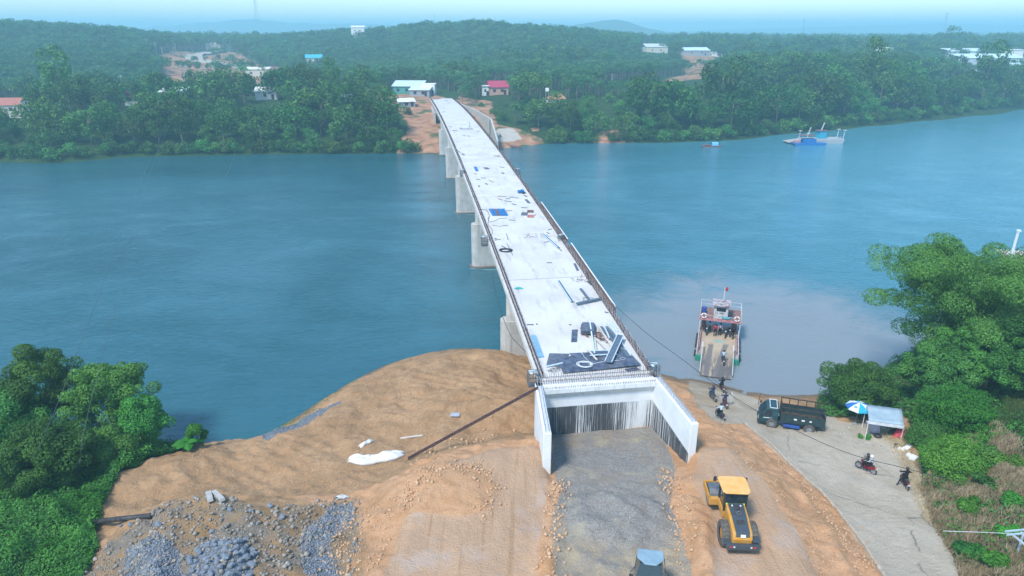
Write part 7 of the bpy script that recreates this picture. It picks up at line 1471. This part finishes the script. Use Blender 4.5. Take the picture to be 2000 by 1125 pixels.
# poles
def pole(px, pyb, pyt, Z, label, cross=True, lattice=False, group='utility poles on the far side', lean=0):
    b_ = atd(px, pyb, Z); tp = atd(px, pyt, Z); zb2 = min(fz(b_.x, b_.y), b_.z); h = tp.z - zb2 + 0; t = empty('utility_pole', (b_.x, b_.y, zb2), 0, label, 'pole', group); mb = MB(); mb.tube([(0, 0, 0), (lean, 0, h)], [.26, .16], 7); mb.build('post', m_conc, t)
    if cross: mb = MB(); mb.bar((lean - 1.1, 0, h - .7), (lean + 1.1, 0, h - .7), .16); mb.build('crossarm', m_conc, t)
    return t
for px, b_, t_, Z, lb in ((291,112,76,560,'leftmost pole above the plantation edge by the hill road'),(308,118,82,550,'second pole left of the hill road bend'),(319,112,92,560,'shortest pole left of the hill road bend'),(341,110,78,600,'left one of the close pole pair at the top of the road bend'),(345,110,84,600,'right one of the close pole pair at the top of the road bend'),
                          (92,182,147,330,'white leaning pole on the plantation edge near the left frame edge'),(241,178,145,350,'white pole standing between the two left plantations'),(361,182,125,360,'left pole of the tall pair below the hill road'),(370,182,126,358,'right pole of the tall pair below the hill road'),(402,188,130,360,'thin pole right of the tall pair'),(421,170,126,420,'thin pole in front of the red cutting'),(522,165,128,420,'pole beside the sand-coloured block'),(558,168,154,440,'short pole at the lower bend of the road'),
                          (692,175,150,400,'pale pole among trees left of the far workshop'),(700,180,152,400,'thinner pale pole among trees left of the far workshop'),(753,187,168,330,'pole at the left end of the far workshop'),(1172,163,143,400,'pale pole before the trunks of the centre plantation'),(1195,163,143,405,'second pale pole before the centre plantation')):
    pole(px, b_, t_, Z, lb)
m_pyl = mat('pylon_steel', (.30, .34, .38), .6)
def pylon(px, pyb, pyt, Z, label):
    b_ = atd(px, pyb, Z); tp = atd(px, pyt, Z); h = tp.z - b_.z; w_ = h * .09; t = empty('pylon', (b_.x, b_.y, b_.z), 0, label, 'pylon', 'pylons in the haze'); mb = MB(); th = h * .006
    for x in (-1, 1):
        for y in (-1, 1): mb.bar((x * w_, y * w_, 0), (x * w_ * .2, y * w_ * .2, h), th)
    for i in range(8):
        z0 = h * i / 8; z1 = h * (i + 1) / 8; a = w_ * (1 - .8 * i / 8); b = w_ * (1 - .8 * (i + 1) / 8); mb.bar((-a, -a, z0), (b, -b, z1), th * .7); mb.bar((a, -a, z0), (-b, -b, z1), th * .7)
    mb.build('mast', m_pyl, t); mb = MB(); [mb.bar((-w_ * 1.6, 0, h * q), (w_ * 1.6, 0, h * q), th * 1.3) for q in (.78, .88, .98)]; mb.build('crossarm', m_pyl, t)
pylon(503, 46, 0, 1500, 'tallest faint pylon on the horizon above the left plantation'); pylon(1568, 62, 37, 1500, 'faint pylon above the right woods'); pylon(1843, 60, 25, 1500, 'faint pylon near the right frame edge'); pylon(849, 48, 28, 1100, 'small faint mast above the centre ridge')
# ---- boats
def bolt(o, x, y, z, sx, sy, sz, m, nm, **k): mb = MB(); mb.box(x, y, z, sx, sy, sz); return mb.build(nm, m, o, **k)
p = at(1590, 279, 0); fb = empty('ferry', (p.x, p.y, 0), R(4), 'pale grey ferry with a long flat bow moored off the right far bank', 'ferry')
mb = MB(); mb.prism([(-6.5, -.2), (9.4, -.2), (9.9, 1.2), (9.6, 1.7), (-3.6, 1.6), (-6.6, 1.1)], -2.6, 2.6, 'y'); mb.build('hull', mat('pale_hull', (.36, .38, .40), .6, col2=(.44, .44, .43)), fb, bevel=.1)
mb = MB(); mb.hexa([(-10.8, -2.2, .5), (-6.3, -2.3, .2), (-6.3, 2.3, .2), (-10.8, 2.2, .5)], [(-10.9, -2.2, .7), (-6.3, -2.3, 1.2), (-6.3, 2.3, 1.2), (-10.9, 2.2, .7)]); mb.build('ramp', mat('tan_ramp', (.42, .38, .34), .7), fb)
bolt(fb, 2.2, 0, 3.0, 2.6, 2.6, 2.6, mat('turquoise_cabin', (.04, .36, .50), .5), 'wheelhouse'); bolt(fb, 2.2, 0, 4.4, 3.8, 3.2, .12, m_brown, 'wheelhouse_roof')
for x, h in ((-6.9, 4.6), (-3.8, 3.6), (7.2, 5.0), (9.6, 4.6)):
    mb = MB(); mb.tube([(x, -1.8, 1.3), (x + .3, -1.8, h)], .14, 6); mb.box(x + .3, -1.8, h, 1.0, .8, .2); mb.build('ramp_mast', m_fwhite, fb)
mb = MB(); mb.bar((2.0, 0, 4.5), (2.8, 0, 7.2), .3); mb.build('funnel', m_fwhite, fb)
mb = MB(); [mb.bar((x, -2.5, 1.6), (x, -2.5, 2.4), .08) for x in np.linspace(3.8, 9.3, 6)]; mb.bar((3.8, -2.5, 2.4), (9.3, -2.5, 2.4), .08); mb.build('rail', m_fwhite, fb)
p = at(1578, 283, 0); bb = empty('work_boat', (p.x, p.y, 0), R(3), 'bright blue boat with a brown roof tied in front of the pale ferry', 'boat')
mb = MB(); mb.prism([(-5.5, .3), (-4.2, -.2), (5.6, -.2), (6.2, .7), (-5.8, .9)], -1.4, 1.4, 'y'); mb.build('hull', m_bluech, bb, bevel=.05); bolt(bb, 0, 0, 1.5, 4.6, 2.2, 1.5, m_bluech, 'cabin'); bolt(bb, -1, 0, 3.4, 5.6, 2.6, .12, m_brown, 'roof'); mb = MB(); [mb.bar((x, y, 1.0), (x, y, 3.4), .1) for x in (-3.5, 1.5) for y in (-1, 1)]; mb.build('roof_post', m_fwhite, bb); mb = MB(); mb.bar((-.6, 0, 3.4), (.2, 0, 6.2), .25); mb.build('mast', m_fwhite, bb); bolt(bb, -4.2, 0, 1.1, 2.0, 1.6, .8, m_pink, 'foredeck_box')
p = at(1388, 287, 0); sb = empty('small_boat', (p.x, p.y, 0), R(3), 'small low boat with a light blue arched cover', 'boat')
mb = MB(); mb.prism([(-3.4, .5), (-2.8, -.15), (2.8, -.15), (3.5, .6), (2.6, .45), (-2.6, .45)], -.8, .8, 'y'); mb.build('hull', m_brown, sb, bevel=.04); mb = MB(); mb.grid([[(x, .85 * math.cos(a), .5 + 1.2 * math.sin(a)) for a in np.linspace(0, math.pi, 9)] for x in np.linspace(.2, 2.4, 5)]); mb.build('cover', mat('light_blue_cover', (.16, .42, .68), .6), sb, thick=.04); mb = MB(); mb.box(-1.2, 0, .7, 2.2, 1.3, .12); mb.build('low_roof', m_brown, sb)
p = at(1012, 289, 0); mb = MB(); mb.prism([(-2.6, .35), (-2.0, -.1), (2.0, -.1), (2.7, .35)], -.45, .45, 'y'); mb.build('canoe', m_brown, label='dark canoe pulled up beside the small far slipway', cat='boat', loc=(p.x - 1, p.y + 1, .2), rz=-.55)
q = atd(977, 264, 243); p = (q.x, q.y, fz(q.x, q.y)); motorbike(p, 2.8, 'white and dark motorbike on the small far slipway', (.5, .5, .52), 'motorbike on the far slipway'); person(p, 2.8, (.6, .62, .65), BLK, 'rider in a white shirt on the small far slipway')
# ferry moored behind the right trees, only masts and a bit of roof showing
p = at(1975, 548, 0); mf = empty('ferry', (p.x + 1, p.y + 1, 0), R(-15), 'ferry mostly hidden behind the tall bamboo with two white masts showing', 'ferry')
mb = MB(); mb.prism([(-3, -4.5), (3, -4.5), (3, 8), (-3, 8)], -.3, 1.2, 'z'); mb.build('hull', m_hull, mf, bevel=.05); bolt(mf, 0, 1.5, 3.6, 4.4, 5, .2, mat('rust_flecked_roof', (.70, .70, .70), .7, col2=(.45, .30, .22)), 'roof'); bolt(mf, 0, 1.5, 2.4, 3, 3.5, 2.4, m_fwhite, 'wheelhouse')
for x, y, dx in ((-2.6, -3.5, .1), (2.4, -3.5, .5)):
    mb = MB(); mb.tube([(x, y, 1), (x + dx, y, 8.8)], .2, 7); mb.box(x + dx, y, 8.9, .5, .5, .25); mb.build('mast', m_white, mf)
# bare eroded patch and bleached stump on the far bank are part of the terrain; pier foam is water
for i, s in enumerate(piers[:4]):
    c0 = Bp(s, BW / 2, z=.02); mb = MB(); rows = []
    for a in np.linspace(-2.6, -.2, 22):
        ex = BR * (6.4 * math.cos(a)) + BD * (2.4 * math.sin(a)); r2 = 1.10 + .05 * math.sin(a * 9); rows.append([tuple(ex * 1.02), tuple(ex * r2)])
    if i: mb.grid([[Vector(q) for q in r_] for r_ in rows]); mb.build('pier_ripple', mat('foam%d' % i, (.30, .45, .48), .6, col2=(.10, .25, .3), scale=4), kind='stuff', label='pale ripple where the current meets a bridge pier', loc=c0)
